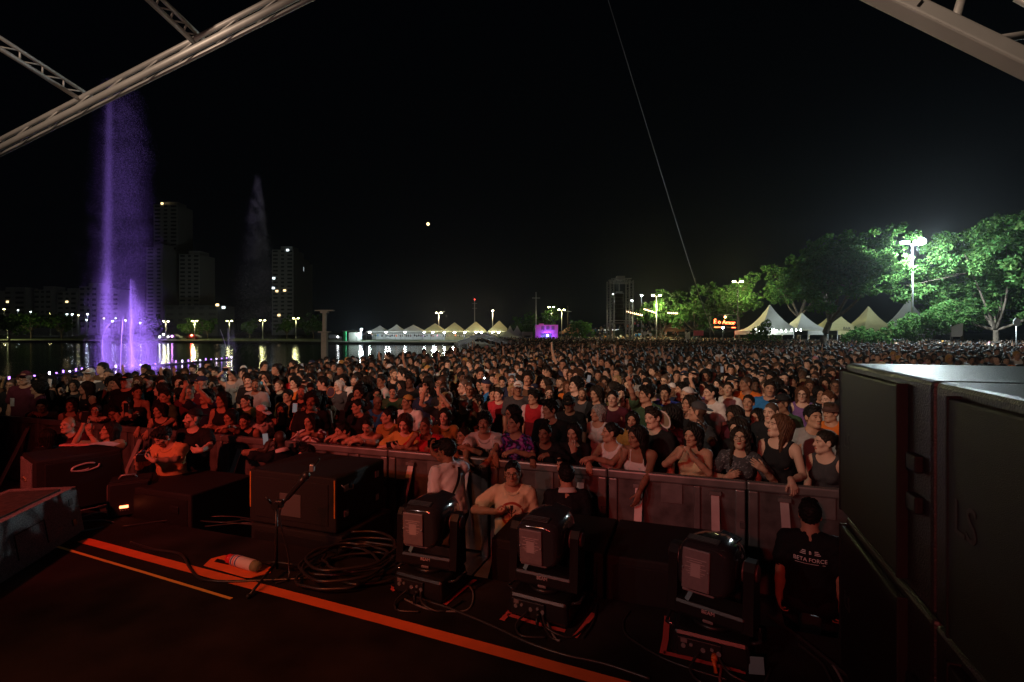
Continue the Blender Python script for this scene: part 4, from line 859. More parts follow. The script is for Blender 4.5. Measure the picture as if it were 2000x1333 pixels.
for px, d in ((1150, 80),): p = grd(px, d); t = empty('black_monitor_screen', 'black screen on a stand right of the small bright green tree', 'screen', p); g = MB(); g.box((0, 0, 2.25), (1.1, 0.12, 0.8), ch=0.02); g.build('screen', M_BLACK, t); g = MB(); g.cyl((0, 0.05, 0), (0, 0.05, 1.9), 0.04); g.build('stand', M_STEEL, t)
p = grd(1195, 118); t = empty('stall_canopy', 'long flat pale canopy behind the crowd left of the delay tower', 'canopy', p); g = MB(); g.box((0, 0, 3.0), (11, 3, 0.25)); g.build('roof', M_TENT, t)
for x in (-5.3, -1.8, 1.8, 5.3): g = MB(); g.cyl((x, -1.4, 0), (x, -1.4, 2.9), 0.06); g.build('leg', M_STEEL, t)
lamp('stall_light', 'POINT', p + Vector((0, -3, 2.4)), None, 500, (0.95, 1, 0.95), shadow_soft_size=0.4)
tent('orange lit parasol like tent under the yellow lit tree', at(1313, 0, 90).x, 90, 3.4, 3.1, 4.6, M_TENTO, 0.2, group='small pointed tents')
lamp('stall_light', 'POINT', at(1313, 640, 89), None, 120, (1, .6, .3), shadow_soft_size=0.2)
# barrier fence under the right tents
p = grd(1790, 58); t = empty('white_fence', 'white tubular fence behind the crowd under the street lamp', 'fence', p); m = MB(); m.tube([(-2.6, 0, 1.75), (2.8, 0, 1.75)], 0.03); m.tube([(-2.6, 0, 0.3), (2.8, 0, 0.3)], 0.03)
for k in range(28): m.tube([(-2.6 + k * 0.2, 0, 0.3), (-2.6 + k * 0.2, 0, 1.75)], 0.014, 5)
m.build('railing', mat('white_paint', (0.75, 0.76, 0.76), 0.5), t); 
for x in (-2.6, 0.1, 2.8): m = MB(); m.cyl((x, 0.02, 0), (x, 0.02, 1.9), 0.04); m.build('post', M_STEEL, t)
# cars with lit lamps on the far shore road
def far_car(label, px, d, lights):
    t = empty('parked_car', label, 'car', grd(px, d, 0.3), 0, 'cars on the far shore road'); m = MB(); prof = [(-2.1, 0.35), (-2.1, 0.85), (-1.3, 0.95), (-0.8, 1.45), (0.8, 1.45), (1.4, 0.95), (2.1, 0.85), (2.1, 0.35)]
    m.prism([(x, -0.85, z) for x, z in prof], (0, 1.7, 0)); m.build('body', mat('car_paint', (0.2, 0.2, 0.22), 0.3), t)
    for x in (-1.3, 1.3): g = MB(); g.cyl((x, -0.9, 0.33), (x, 0.9, 0.33), 0.33, n=12); g.build('wheel', M_BLACK, t)
    for x, z, c, s in lights: g = MB(); g.ball((x, -0.95, z), 0.22, 8, 6); g.build('light', em('car_light_%s' % c, {'w': (0.95, 1, 1), 'r': (1, 0.05, 0.03), 'v': (0.8, 0.3, 1.0)}[c], s), t)
far_car('car with two white lamps on the far shore behind the violet spray', 326, 158, [(-1.6, 0.7, 'w', 22), (1.0, 0.7, 'w', 14), (-0.4, 1.5, 'w', 12)])
far_car('car with a violet lamp on the far shore', 340, 158, [(0, 0.9, 'v', 30)])
far_car('car with a strong red beacon on the far shore', 378, 158, [(0, 1.2, 'r', 110)])
far_car('pale parked car by the kiosk at the water', 652, 150, [(1.5, 0.8, 'w', 10)])

# ------------------------------------------------------------------ fountain
M_DROP = leaf_mat('water_drops', (0.85, 0.86, 0.9))
FX = at(226, 648, 43).x
def jet(name, label, base, H, n, width, core, drift, size, seed, topw=0.35, powz=1.0, low=0.0, flip=1):
    """a plume of water drops: bright core rising at the left, spray drifting and falling to the right"""
    rs = np.random.RandomState(seed); z = rs.rand(n) ** powz
    k = rs.rand(n) < core; w = width * (topw + (1 - topw) * (1 - z))
    xc = rs.normal(size=n) * w * 0.055; xs_ = (rs.rand(n) ** 1.25) * w * (0.85 + 0.15 * np.sin(z * 19) * rs.rand(n)) + rs.normal(size=n) * w * 0.05
    st_ = 0.5 + 0.5 * np.sin(z * 60 + xs_ * 5 + 3 * np.sin(z * 13)); keep = k | (rs.rand(n) < 0.55 + 0.45 * st_)
    x = flip * np.where(k, xc, xs_) + drift * z * H * 0.012; y = np.where(k, rs.normal(size=n) * w * 0.05, rs.normal(size=n) * w * 0.28)
    q = np.sin(1.9 * x + 2.3 * np.sin(0.55 * z * H + seed) + 0.8 * z * H) * np.sin(2.7 * x - 0.9 * z * H + 1.7 * np.sin(0.8 * z * H)) + 0.6 * np.sin(5.3 * x + 2.1 * z * H + 2 * np.sin(1.3 * z * H)); keep &= k | (rs.rand(n) < np.clip(0.55 + 0.42 * q, 0.10, 1))
    fade = rs.rand(n) < np.clip((1.0 - z) * 9, 0, 1); keep &= fade
    P = np.stack([x, y, low + z * (H - low)], 1)[keep]; n = len(P)
    a = rs.normal(size=(n, 3)); a /= np.linalg.norm(a, axis=1)[:, None]; b = np.cross(a, rs.normal(size=(n, 3))); b /= np.linalg.norm(b, axis=1)[:, None]; c = np.cross(a, b)
    s = size * (0.5 + rs.rand(n, 1)); Vv = np.stack([P + b * s, P - b * s * 0.5 + c * s * 0.87, P - b * s * 0.5 - c * s * 0.87, P + a * s], 1).reshape(-1, 3)
    i = np.arange(n)[:, None] * 4; F = np.concatenate([i + np.array([[0, 1, 2]]), i + np.array([[0, 3, 1]]), i + np.array([[1, 3, 2]]), i + np.array([[2, 3, 0]])])
    o = link(name, np_mesh(name, Vv, F, M_DROP, False, np.ones((4 * n, 3)))); o.location = base; return tag(o, label, 'fountain', 'fountain jets in the lake')
def wat(px, d, z=-0.5): p = at(px, 648, d); p.z = z; return p
jet('fountain_jet', 'tallest fountain jet, a violet plume reaching the stage roof beam', wat(206, 43), 24.5, 330000, 4.6, 0.28, 1.2, 0.0095, 1, 0.55, 1.25)
jet('fountain_jet', 'small violet jet with a pointed tip in front of the tallest plume', wat(257, 42), 7.6, 26000, 2.6, 0.30, -1.0, 0.012, 2, 0.12, 1.25)
jet('fountain_jet', 'faint grey second plume in front of the dark tower', wat(541, 66), 23.5, 110000, 6.6, 0.02, -8.0, 0.015, 3, 0.10, 0.9, 0.0, -1)
jet('fountain_jet', 'little violet jet at the right end of the row of lake lamps', wat(447, 57), 3.6, 7000, 1.2, 0.3, -2.0, 0.014, 4, 0.5, 1.2)
jet('fountain_jet', 'low violet mist between the two left jets', wat(222, 43), 5.2, 40000, 4.4, 0.03, 0.0, 0.012, 5, 0.7, 1.3)
def stream(label, pts, r=0.022):
    m = MB(); m.tube(spline(pts, 10), r, 6); o = m.build('water_stream', M_DROP); tag(o, label, 'water stream', 'thin streams of the fountain')
    a = o.data.color_attributes.new('tint', 'FLOAT_COLOR', 'POINT'); a.data.foreach_set('color', np.ones(4 * len(o.data.vertices), np.float32)); return o
stream('arching stream bending right from the foot of the tall plume', [at(209, 724, 42), at(200, 690, 42), at(202, 655, 42), at(215, 632, 42), at(236, 626, 42)])
stream('thin upright stream left of the small violet jet', [at(235, 722, 42), at(236, 690, 42), at(238, 650, 42), at(240, 622, 42)])
stream('upright stream inside the small violet jet', [at(257, 720, 42), at(257, 680, 42), at(254, 655, 42), at(258, 622, 42)])
stream('low falling stream right of the small violet jet', [at(270, 716, 43), at(264, 704, 43), at(256, 690, 43)], 0.012)
stream('short leaning stream of the little right jet', [at(450, 702, 56), at(445, 688, 56), at(436, 660, 56), at(430, 644, 56)], 0.02)
M_VIO = em('violet_lamp', (0.45, 0.20, 1.0), 5); M_VIOW = em('violet_lamp_white', (0.75, 0.6, 1.0), 10); M_PIPE = mat('black_pipe', (0.02, 0.02, 0.025), 0.4)
m = MB(); m.tube([(wat(0, 31).x, 31, -0.42), (wat(170, 40).x, 40, -0.42), (wat(452, 57.5).x, 57.5, -0.42)], 0.10, 8); o = m.build('fountain_pipe', M_PIPE); tag(o, 'black pipe on the water carrying the row of violet lamps', 'pipe')
A, B, Cc = wat(0, 31), wat(170, 40), wat(452, 57.5)
for k in range(34):
    f_ = k / 33; p = A.lerp(B, f_ / 0.36) if f_ < 0.36 else B.lerp(Cc, (f_ - 0.36) / 0.64); p.z = -0.27 + (0.10 if rng.random() < .3 else 0)
    g = MB(); g.ball((0, 0, 0), 0.05, 8, 6, (1.5, 1, 0.6)); g.cyl((0, 0, -0.16), (0, 0, -0.04), 0.05, n=8); o = g.build('fountain_lamp', M_VIOW if k % 3 == 0 else M_VIO, loc=p); tag(o, 'small violet lamp on the fountain pipe', 'lamp', 'violet lamps on the fountain pipe')
VIO = (0.40, 0.18, 1.0)
lamp('fountain_light', 'SPOT', (FX + 15.0, 39, 0.1), (FX + 1.0, 43, 9), 18000, VIO, spot_size=math.radians(88), spot_blend=0.8, shadow_soft_size=0.5)
lamp('fountain_light', 'SPOT', (FX + 10, 37, 0.1), (FX + 1.2, 42.5, 2.2), 26000, VIO, spot_size=math.radians(50), spot_blend=0.8, shadow_soft_size=0.3)
lamp('fountain_light', 'SPOT', (FX + 2.5, 53, -0.2), (wat(447, 57).x, 57, 1.5), 260, VIO, spot_size=math.radians(60), spot_blend=0.8, shadow_soft_size=0.3)
lamp('fountain_light', 'SPOT', (wat(500, 52).x, 48, -0.2), (wat(500, 66).x, 66, 9), 480, (0.8, 0.95, 0.85), spot_size=math.radians(80), spot_blend=0.8, shadow_soft_size=0.5)
UNSCALED = True; CAMZ = 2.35; OLD = set(bpy.data.objects)
# ------------------------------------------------------------------ stage, barrier, roof
M_FLOOR = mat('stage_carpet', (0.022, 0.017, 0.017), 0.92, spec=0.2, var=0.8, vscale=2.2, bump=0.6, bscale=300)
R3 = Matrix.Rotation(YAW, 3, 'Z')
def SM(loc): return Matrix.Translation(loc) @ R3.to_4x4()
t = empty('stage_deck', 'dark carpeted stage deck in the foreground', 'stage', (0, 0, 0)); m = MB()
c = [st(-9, 3.08, 0), st(6, 3.08, 0), st(6, -6, 0), st(-9, -6, 0)]; m.prism([(p.x, p.y, STAGE_Z - 0.06) for p in c], (0, 0, 0.06)); m.build('carpet', M_FLOOR, t)
m = MB(); c = [st(-9, 3.06, 0), st(6, 3.06, 0), st(6, -6, 0), st(-9, -6, 0)]; m.prism([(p.x, p.y, GZ) for p in c], (0, 0, STAGE_Z - 0.062 - GZ)); m.build('skirt', M_BLACK, t)
def floor_strip(name, label, pts, w, material, z=0.004, cat='tape', taper=None):
    P = [flo(*p) for p in pts]; m = MB(); L_, R_ = [], []
    for i, p in enumerate(P):
        d = (P[min(i + 1, len(P) - 1)] - P[max(i - 1, 0)]).normalized(); n = Vector((-d.y, d.x, 0)) * w / 2 * (taper[i] if taper else 1); L_.append(p + n); R_.append(p - n)
    vs = [Vector((p.x, p.y, STAGE_Z + z)) for p in L_ + R_]; k = len(P); m.add(vs, [(i, i + 1, k + i + 1, k + i) for i in range(k - 1)]); return tag(m.build(name, material), label, cat)
M_TAPE = mat('orange_tape', (0.88, 0.18, 0.05), 0.6, var=0.10, vscale=9, bump=0.2, bscale=60); M_TAPEY = mat('yellow_tape', (0.80, 0.48, 0.10), 0.6); M_TAPER = mat('red_tape', (0.62, 0.10, 0.09), 0.6)
floor_strip('floor_tape', 'wide orange tape line running diagonally across the stage floor', [(162, 1056), (360, 1109.5), (740, 1210), (1000, 1281), (1260, 1353), (1500, 1420)], 0.078, M_TAPE)
floor_strip('floor_tape', 'thin yellow tape line on the floor left of the wide orange one', [(112, 1069), (280, 1119), (452, 1171)], 0.022, M_TAPEY)
RT = 'red tape marks round the stage lights'
for lab, pts in (('small red tape hook left of the first stage light', [(766, 1148), (771, 1143), (768, 1152), (772, 1156)]), ('red tape strip at the right foot of the first stage light', [(868, 1183), (890, 1164), (928, 1134)]), ('red tape cross left of the middle stage light', [(980, 1214), (1004, 1188)]), ('long red tape strip in front of the middle stage light', [(992, 1202), (1050, 1221), (1104, 1235)]),
                 ('red tape piece right of the middle stage light', [(1122, 1248), (1134, 1232), (1160, 1200)]), ('red tape strip left of the third stage light', [(1303, 1206), (1300, 1250), (1294, 1279)]), ('long red tape strip in front of the third stage light', [(1296, 1277), (1380, 1297), (1456, 1316)])):
    floor_strip('floor_tape', lab, pts, 0.030, M_TAPER, 0.006)['group'] = RT

# barrier: panels 1.0 m wide, each a thing of its own
BZ = 1.22 - GZ
M_BAR = mat('barrier_metal', (0.30, 0.29, 0.29), 0.42, metal=0.55, var=0.35, vscale=5, bump=0.15, bscale=40); M_BARP = mat('barrier_panel', (0.17, 0.165, 0.165), 0.5, metal=0.4, var=0.55, vscale=7, bump=0.3, bscale=30); M_PLT = mat('barrier_plate', (0.24, 0.235, 0.235), 0.5, metal=0.4, var=0.2, vscale=12); M_STRUT = mat('barrier_strut', (0.52, 0.49, 0.48), 0.5, metal=0.3, var=0.15, vscale=9)
def barrier(label, u):
    t = empty('crowd_barrier', label, 'barrier', st(u, BV, GZ), YAW, 'crowd barrier panels along the pit'); w = 1.045
    m = MB(); m.box((0, 0, BZ - 0.035), (w - 0.004, 0.06, 0.07), ch=0.014); m.build('top_rail', M_BAR, t)
    for s in (-1, 1): m = MB(); m.box((s * (w / 2 - 0.045), 0, BZ / 2 - 0.03), (0.07, 0.05, BZ - 0.08), ch=0.01); m.build('side_post', M_BAR, t)
    m = MB(); m.box((0, 0.005, BZ / 2), (w - 0.16, 0.012, BZ - 0.14)); m.build('panel', M_BARP, t)
    m = MB(); m.box((0.17, -0.012, BZ / 2), (0.045, 0.022, BZ - 0.145), ch=0.006); m.build('rib', M_BAR, t)
    m = MB(); m.box((-0.02, -0.012, BZ / 2 + 0.32), (0.16, 0.006, 0.18)); m.build('plate', M_PLT, t)
    for x in (-0.27, 0.30):
        m = MB(); a, b = Vector((x, -0.02, BZ - 0.13)), Vector((x, -0.33, 0.09)); dd = (b - a); R = Matrix((Vector((1, 0, 0)), dd.normalized().cross(Vector((1, 0, 0))), dd.normalized())).transposed()
        m.box((a + b) / 2, (0.058, 0.012, dd.length), R); m.build('brace', M_STRUT, t)
        m = MB(); m.box((x, -0.025, BZ - 0.11), (0.085, 0.035, 0.028)); m.build('hinge', M_BAR, t)
    m = MB(); m.box((0, -0.30, 0.03), (w - 0.02, 0.62, 0.012)); m.build('foot_plate', M_BAR, t)
    m = MB(); m.box((w / 2 - 0.03, -0.03, BZ - 0.33), (0.04, 0.02, 0.05), ch=0.006); m.build('latch', M_BARP, t); return t
BLAB = ['barrier panel beside the third stage light and the guard in the vest', 'barrier panel under the woman with red lips and round glasses', 'barrier panel below the woman lighting a cigarette', 'barrier panel with the bare arm hanging over it', 'barrier panel behind the man with the white collar', 'barrier panel behind the seated man in the pale T-shirt', 'barrier panel under the man in the white lettered T-shirt', 'barrier panel right of the orange edged speaker box', 'barrier panel behind the orange edged speaker box', 'barrier panel left of the orange edged speaker box', 'dim barrier panel behind the man in the black cap', 'dim barrier panel behind the photographer in orange', 'dark barrier panel behind the filming woman', 'dark barrier panel at the left edge', 'dark barrier panel beyond the left edge', 'dark outermost barrier panel at the left']
U0 = 0.92
for i, lab in enumerate(BLAB): barrier(lab, U0 - 1.045 * i)
barrier('barrier panel half hidden behind the big side speakers', U0 + 1.045)
t = empty('pit_floor_plates', 'dark floor plates of the pit between stage and barrier', 'floor plates'); m = MB(); c = [st(-9, 3.09, 0), st(4, 3.09, 0), st(4, 3.6, 0), st(-9, 3.6, 0)]; m.prism([(p.x, p.y, GZ + 0.004) for p in c], (0, 0, 0.03)); m.build('plate', M_BLACK, t)

# roof trusses
M_ROOF = mat('roof_aluminium', (0.55, 0.53, 0.52), 0.5, metal=0.35, var=0.12, vscale=3)
def plane_pt(px, py, v): return atv(px, py, v)
t = empty('roof_truss', 'lattice roof truss slanting across the upper left corner', 'roof truss'); A, B = plane_pt(-260, 421, 5.2), plane_pt(760, -98, 5.2)
d = (B - A).normalized(); up = Vector((0, 0, 1)); off = Vector((-0.10, 0.20, 0.20))
m = MB(); m.tube([A, B], 0.046, 12); m.build('lower_chord', M_ROOF, t)
for k, (dx, rr) in enumerate(((Vector((-0.02, 0.22, 0.055)), 0.030), (Vector((-0.04, 0.02, 0.128)), 0.034))): m = MB(); m.tube([A + dx, B + dx], rr, 10); m.build('upper_chord', M_ROOF, t)
m = MB(); n = 16; c1, c2 = Vector((-0.02, 0.22, 0.055)), Vector((-0.04, 0.02, 0.128))
for k in range(n):
    p, q = A.lerp(B, k / n), A.lerp(B, (k + 1) / n); m.tube([p, q + c2], 0.012, 6); m.tube([p + c1, q + c2], 0.010, 6)
m.build('lacing', M_ROOF, t)
for j, (x0, y0, x1, y1) in enumerate(((162, 198, -60, 58), (382, 86, 240, -46))):
    P = plane_pt(x0, y0, 5.25); Q = at(x1, y1, P.y - 1.3) ; Q = P + (Q - P) * 1.8; tt = empty('roof_purlin', ['lattice purlin meeting the roof truss at its lower joint', 'lattice purlin meeting the roof truss at its upper joint'][j], 'roof truss')
    m = MB(); e1, e2 = Vector((-0.05, -0.03, 0.12)), Vector((0.07, 0.10, 0.10)); m.tube([P, Q], 0.034, 8); m.tube([P + e2, Q + e2], 0.028, 8); m.build('chord', M_ROOF, tt); m = MB()
    for k in range(9): a, b = P.lerp(Q, k / 9), P.lerp(Q, (k + 1) / 9); m.tube([a, a.lerp(b, .5) + e2], 0.012, 5); m.tube([a.lerp(b, .5) + e2, b], 0.012, 5)
    m.build('lacing', M_ROOF, tt)
# right roof beam: a flat faced box beam with struts
t = empty('roof_beam', 'pale box beam of the stage roof in the upper right corner', 'roof beam'); A, B = plane_pt(1560, -72, 3.3), plane_pt(2180, 232, 3.3); d = (B - A).normalized(); n = Vector((0.0, -1, 0)); n = (n - d * n.dot(d)).normalized(); w = d.cross(n).normalized()
if w.z < 0: w = -w
R = Matrix((d, n, w)).transposed(); m = MB(); m.box((A + B) / 2 + w * 0.046, ((B - A).length, 0.10, 0.088), R, 0.012); m.build('beam', M_ROOF, t)
m = MB(); q = plane_pt(1779, 30, 3.3) + n * 0.052 + w * 0.03; m.box(q, (0.010, 0.006, 0.038), R); m.build('slot', M_BLACK, t)
for p0, p1, dd in (((1890, 46), (1912, -120), 0.4), ((1918, 66), (2120, 50), 0.5)):
    a = plane_pt(p0[0], p0[1], 3.3) + Vector((0, 0.1, 0)); b = at(p1[0], p1[1], a.y + dd); m = MB(); m.cyl(a, b, 0.022, n=10); m.build('strut', M_ROOF, t)
m = MB(); a, b = plane_pt(1985, -5, 3.3), plane_pt(2050, 30, 3.3); m.cyl(a, b, 0.02, n=8); m.build('strut', M_ROOF, t)
# guy wire
a = at(1180, -25, 7.5); b = at(1396, 655, 58); m = MB(); m.tube([a + (b - a) * -0.3, a.lerp(b, 0.5) - Vector((0, 0, 0.06)), b], 0.012, 6)
m = MB(); pts = [a.lerp(b, k / 10) - Vector((0, 0, 0.5 * math.sin(math.pi * k / 10))) for k in range(11)]; m.tube([a - (b - a) * 0.04] + pts, [0.0042 + 0.0022 * k for k in range(12)], 6); tag(m.build('guy_wire', mat('wire_steel', (0.30, 0.30, 0.30), 0.6)), 'long thin guy wire running down from the stage roof into the dark trees', 'wire')

# ------------------------------------------------------------------ speakers
M_CAB = mat('speaker_paint', (0.022, 0.0215, 0.0215), 0.7, spec=0.25, bump=1.0, bscale=210, var=0.25, vscale=90); M_CABG = mat('speaker_paint_grey', (0.24, 0.245, 0.25), 0.95, spec=0.1, bump=1.0, bscale=170, var=0.6, vscale=120)
M_CABS = mat('side_speaker_paint', (0.013, 0.013, 0.014), 0.42, spec=0.9, bump=1.0, bscale=150, var=0.3, vscale=80); M_GRILL = mat('grille_mesh', (0.012, 0.011, 0.012), 0.5, metal=0.3, bump=0.8, bscale=420); M_ORG = mat('orange_edge', (0.75, 0.30, 0.04), 0.5); M_LOGO = mat('logo_grey', (0.032, 0.032, 0.034), 0.45)
def side_fill(label, v0, v1, z0, z1):
    u0, u1 = 0.671, 1.62; c = st((u0 + u1) / 2, (v0 + v1) / 2, (z0 + z1) / 2); w, dp, h = u1 - u0, v1 - v0, z1 - z0
    t = empty('side_fill_speaker', label, 'speaker', st((u0 + u1) / 2, (v0 + v1) / 2, z0), YAW, 'big black side speakers'); m = MB(); m.box((0.012, 0, h / 2), (w - 0.024, dp - 0.008, h - 0.006), ch=0.016); m.build('cabinet', M_CABS, t)
    far = v1 > 2; s = -w / 2; gy0, gy1 = (-dp / 2 + 0.20, dp / 2 - 0.03) if far else (-dp / 2 + 0.03, dp / 2 - 0.16)
    m = MB(); m.box((s + 0.009, (gy0 + gy1) / 2, h / 2), (0.03, gy1 - gy0, h - 0.07), ch=0.008); m.build('grille', M_GRILL, t)
    for y in (gy0, gy1): m = MB(); m.box((s + 0.009, y, h / 2), (0.036, 0.014, h - 0.06), ch=0.004); m.build('grille_frame', M_GRILL, t)
    if far:
        for z in (h * 0.62, h * 0.44): m = MB(); m.box((s + 0.011, -dp / 2 + 0.10, z), (0.026, 0.075, 0.055), ch=0.006); m.build('handle', M_GRILL, t)
    M = Matrix.Translation((s - 0.0072, (gy1 - 0.10) if not far else gy1 - 0.12, h * 0.52)) @ Matrix(((0, 0, -1, 0), (-1, 0, 0, 0), (0, 1, 0, 0), (0, 0, 0, 1)))
    text_obj('logo', 'LS', 0.13 if not far else 0.10, M_LOGO, t, M=M, extrude=0.0005); return t
side_fill('upper far side speaker with a pale speckled top, nearest the crowd', 1.89, 2.83, 1.478, 2.203); side_fill('upper near side speaker at the right edge', 0.92, 1.885, 1.478, 2.203)
side_fill('lower far side speaker under the one nearest the crowd', 1.89, 2.83, 0.752, 1.474); side_fill('lower near side speaker in the bottom right corner', 0.92, 1.885, 0.752, 1.474)
def round_box(name, c, size, ch, material, parent=None): m = MB(); m.box(c, size, ch=ch); return m.build(name, material, parent)
# orange edged subwoofer on its lower twin in the pit
u0, u1, v0, v1 = -3.28, -2.46, 3.12, 3.75; w, dp = u1 - u0, v1 - v0
t = empty('pit_subwoofer', 'black speckled speaker box with two orange edge strips in front of the barrier', 'speaker', st((u0 + u1) / 2, (v0 + v1) / 2, 0.86), YAW); h = 0.41
round_box('cabinet', (0, 0, h / 2), (w, dp, h), 0.014, M_CAB, t); round_box('back_panel', (0, -dp / 2 - 0.001, h / 2), (w - 0.13, 0.012, h - 0.10), 0.005, M_CAB, t); round_box('connector_plate', (0.0, -dp / 2 - 0.008, h * 0.42), (0.20, 0.01, 0.17), 0.003, mat('plate_grey', (0.10, 0.10, 0.10), 0.5), t)
for s in (-1, 1): round_box('edge_strip', (s * (w / 2 - 0.012), -dp / 2 + 0.002, h * 0.62), (0.010, 0.010, h * 0.68), 0.003, M_ORG, t)
for y, z in ((-0.2, 0.31), (0.2, 0.31), (0.2, 0.12), (-0.2, 0.12)): round_box('corner_fitting', (w / 2 + 0.003, y, z), (0.012, 0.05, 0.05), 0.004, M_STEEL, t)
m = MB(); m.tube([(w / 2 + 0.012, -dp / 2 + 0.05, h - 0.06), (w / 2 + 0.03, -dp / 2 + 0.08, h - 0.10), (w / 2 + 0.03, -dp / 2 + 0.16, h - 0.115), (w / 2 + 0.012, -dp / 2 + 0.19, h - 0.09)], 0.005); m.build('handle', M_STEEL, t)
t = empty('pit_subwoofer', 'lower black speaker box carrying the orange edged one', 'speaker', st(-2.83, 3.435, GZ), YAW); hh = 0.85 - GZ; round_box('cabinet', (0, 0, hh / 2), (0.86, 0.64, hh), 0.014, M_CAB, t); round_box('grille', (0, -0.322, hh / 2), (0.78, 0.012, hh - 0.09), 0.004, M_GRILL, t)
for k, (ua, ub, lab) in enumerate(((-4.9, -3.9, 'wide low speaker box in the pit left of the orange edged one'), (-1.24, -0.50, 'black speaker box in the pit behind the middle stage light'), (-0.49, 0.27, 'black speaker box in the pit behind the third stage light'))):
    t = empty('pit_subwoofer', lab, 'speaker', st((ua + ub) / 2, 3.435, GZ), YAW); hh = 0.998 - GZ; round_box('cabinet', (0, 0, hh / 2), (ub - ua - 0.006, 0.63, hh), 0.014, M_CAB, t); round_box('grille', (0, -0.316, hh / 2), (ub - ua - 0.08, 0.012, hh - 0.1), 0.004, M_GRILL, t)
    round_box('handle', ((ub - ua) * 0.32, -0.324, hh - 0.14), (0.10, 0.014, 0.07), 0.01, M_BLACK, t)
# wedge monitor at the left
t = empty('stage_monitor', 'grey speckled wedge monitor lying at the left edge of the stage', 'speaker', (0, 0, 0)); m = MB()
B1, B0 = Vector((-3.45, 4.13, STAGE_Z)), Vector((-3.10, 2.60, STAGE_Z)); ax = (B1 - B0).normalized(); out = Vector((ax.y, -ax.x, 0)); H = 0.355
prof = [(0, 0), (-0.06, H), (-0.50, H + 0.01), (-0.62, 0.10), (-0.60, 0)]
ring = lambda p, k: [p + out * a + Vector((0, 0, b)) for a, b in prof]
m.rings([ring(B0, 0), ring(B0 + ax * 0.02, 0), ring(B1 - ax * 0.01, 0), [q - ax * 0.0 for q in ring(B1, 0)]], smooth=False); m.build('cabinet', M_CABG, t)
fn = (out + Vector((0, 0, 0.17))).normalized(); fu = (Vector((0, 0, 1)) - fn * fn.z).normalized(); Rf = Matrix((ax, fn, fu)).transposed()
for px, py in ((136, 978), (143, 1016)): p = B1 - ax * 0.10 + Vector((0, 0, 0.26 if py < 1000 else 0.10)) - out * (0.044 if py < 1000 else 0.017); m = MB(); m.box(p, (0.05, 0.012, 0.05), Rf, 0.004); m.build('recess_handle', M_BLACK, t)
for dx in (0.42, 0.72): p = B1 - ax * dx + Vector((0, 0, 0.15)) - out * 0.024; m = MB(); m.box(p, (0.006, 0.008, 0.17), Rf); m.build('seam', M_BLACK, t)
p = B1 - ax * 0.57 + Vector((0, 0, 0.235)) - out * 0.038; m = MB(); m.box(p, (0.30, 0.008, 0.006), Rf); m.build('seam', M_BLACK, t)
m = MB(); p = B1 - ax * 0.75 - out * 0.28 + Vector((0, 0, H + 0.008)); m.box(p, (1.3, 0.34, 0.012), Matrix((ax, -out, Vector((0, 0, 1)))).transposed(), 0.004); m.build('top_panel', mat('worn_wood_top', (0.06, 0.045, 0.032), 0.9, var=0.5, vscale=30, bump=0.8, bscale=120), t)
# logo monitor behind it, on the floor
p = flo(150, 1000); a = math.radians(52); t = empty('drum_monitor', 'black stage speaker with a silver swoosh badge behind the wedge monitor', 'speaker', p, a); h = 0.50
m = MB(); m.box((0.03, 0.28, h / 2), (0.62, 0.50, h), ch=0.02); m.build('cabinet', M_CAB, t); round_box('grille', (0.06, 0.022, h / 2 - 0.01), (0.54, 0.016, h - 0.07), 0.006, M_BLACK, t)
M_SILV = mat('silver_badge', (0.62, 0.62, 0.66), 0.4, metal=0.3); m = MB()
for (cx, cz, r1, r2, a0, a1) in ((0.05, 0.385, 0.085, 0.028, 20, 300), (0.08, 0.375, 0.085, 0.024, 205, 390)): m.tube([(cx + r1 * math.cos(math.radians(q)), 0.010, cz + r2 * math.sin(math.radians(q)) + 0.10 * r1 * math.cos(math.radians(q))) for q in range(a0, a1, 12)], 0.0085, 5)
m.build('badge', M_SILV, t); round_box('side_panel', (-0.288, 0.27, h / 2), (0.014, 0.44, h - 0.05), 0.004, M_CABG, t); m = MB()
for k in range(5): m.ball((-0.302, 0.20 + 0.03 * k, h * 0.62 + 0.012 * (k % 2)), 0.011, 8, 6)
m.build('connector', mat('brass', (0.7, 0.6, 0.4), 0.3, metal=0.9), t)
q = p + Vector((-0.10, 0.33, h)); t = empty('paper_sheet', 'white folded set list with a pink end lying on the stage speaker', 'paper', q, 0.1); m = MB(); m.add([(-0.20, 0, 0.005), (0.02, -0.02, 0.03), (0.02, 0.12, 0.03), (-0.20, 0.12, 0.006)], [(0, 1, 2, 3)]); m.add([(0.02, -0.02, 0.03), (0.16, 0.0, 0.004), (0.14, 0.13, 0.004), (0.02, 0.12, 0.03)], [(0, 1, 2, 3)]); m.build('sheet', mat('paper', (0.75, 0.72, 0.70), 0.8), t)
m = MB(); m.box((-0.19, 0.02, 0.022), (0.26, 0.05, 0.012)); m.build('tape_roll', mat('pink_tape', (0.75, 0.30, 0.28), 0.7), t)
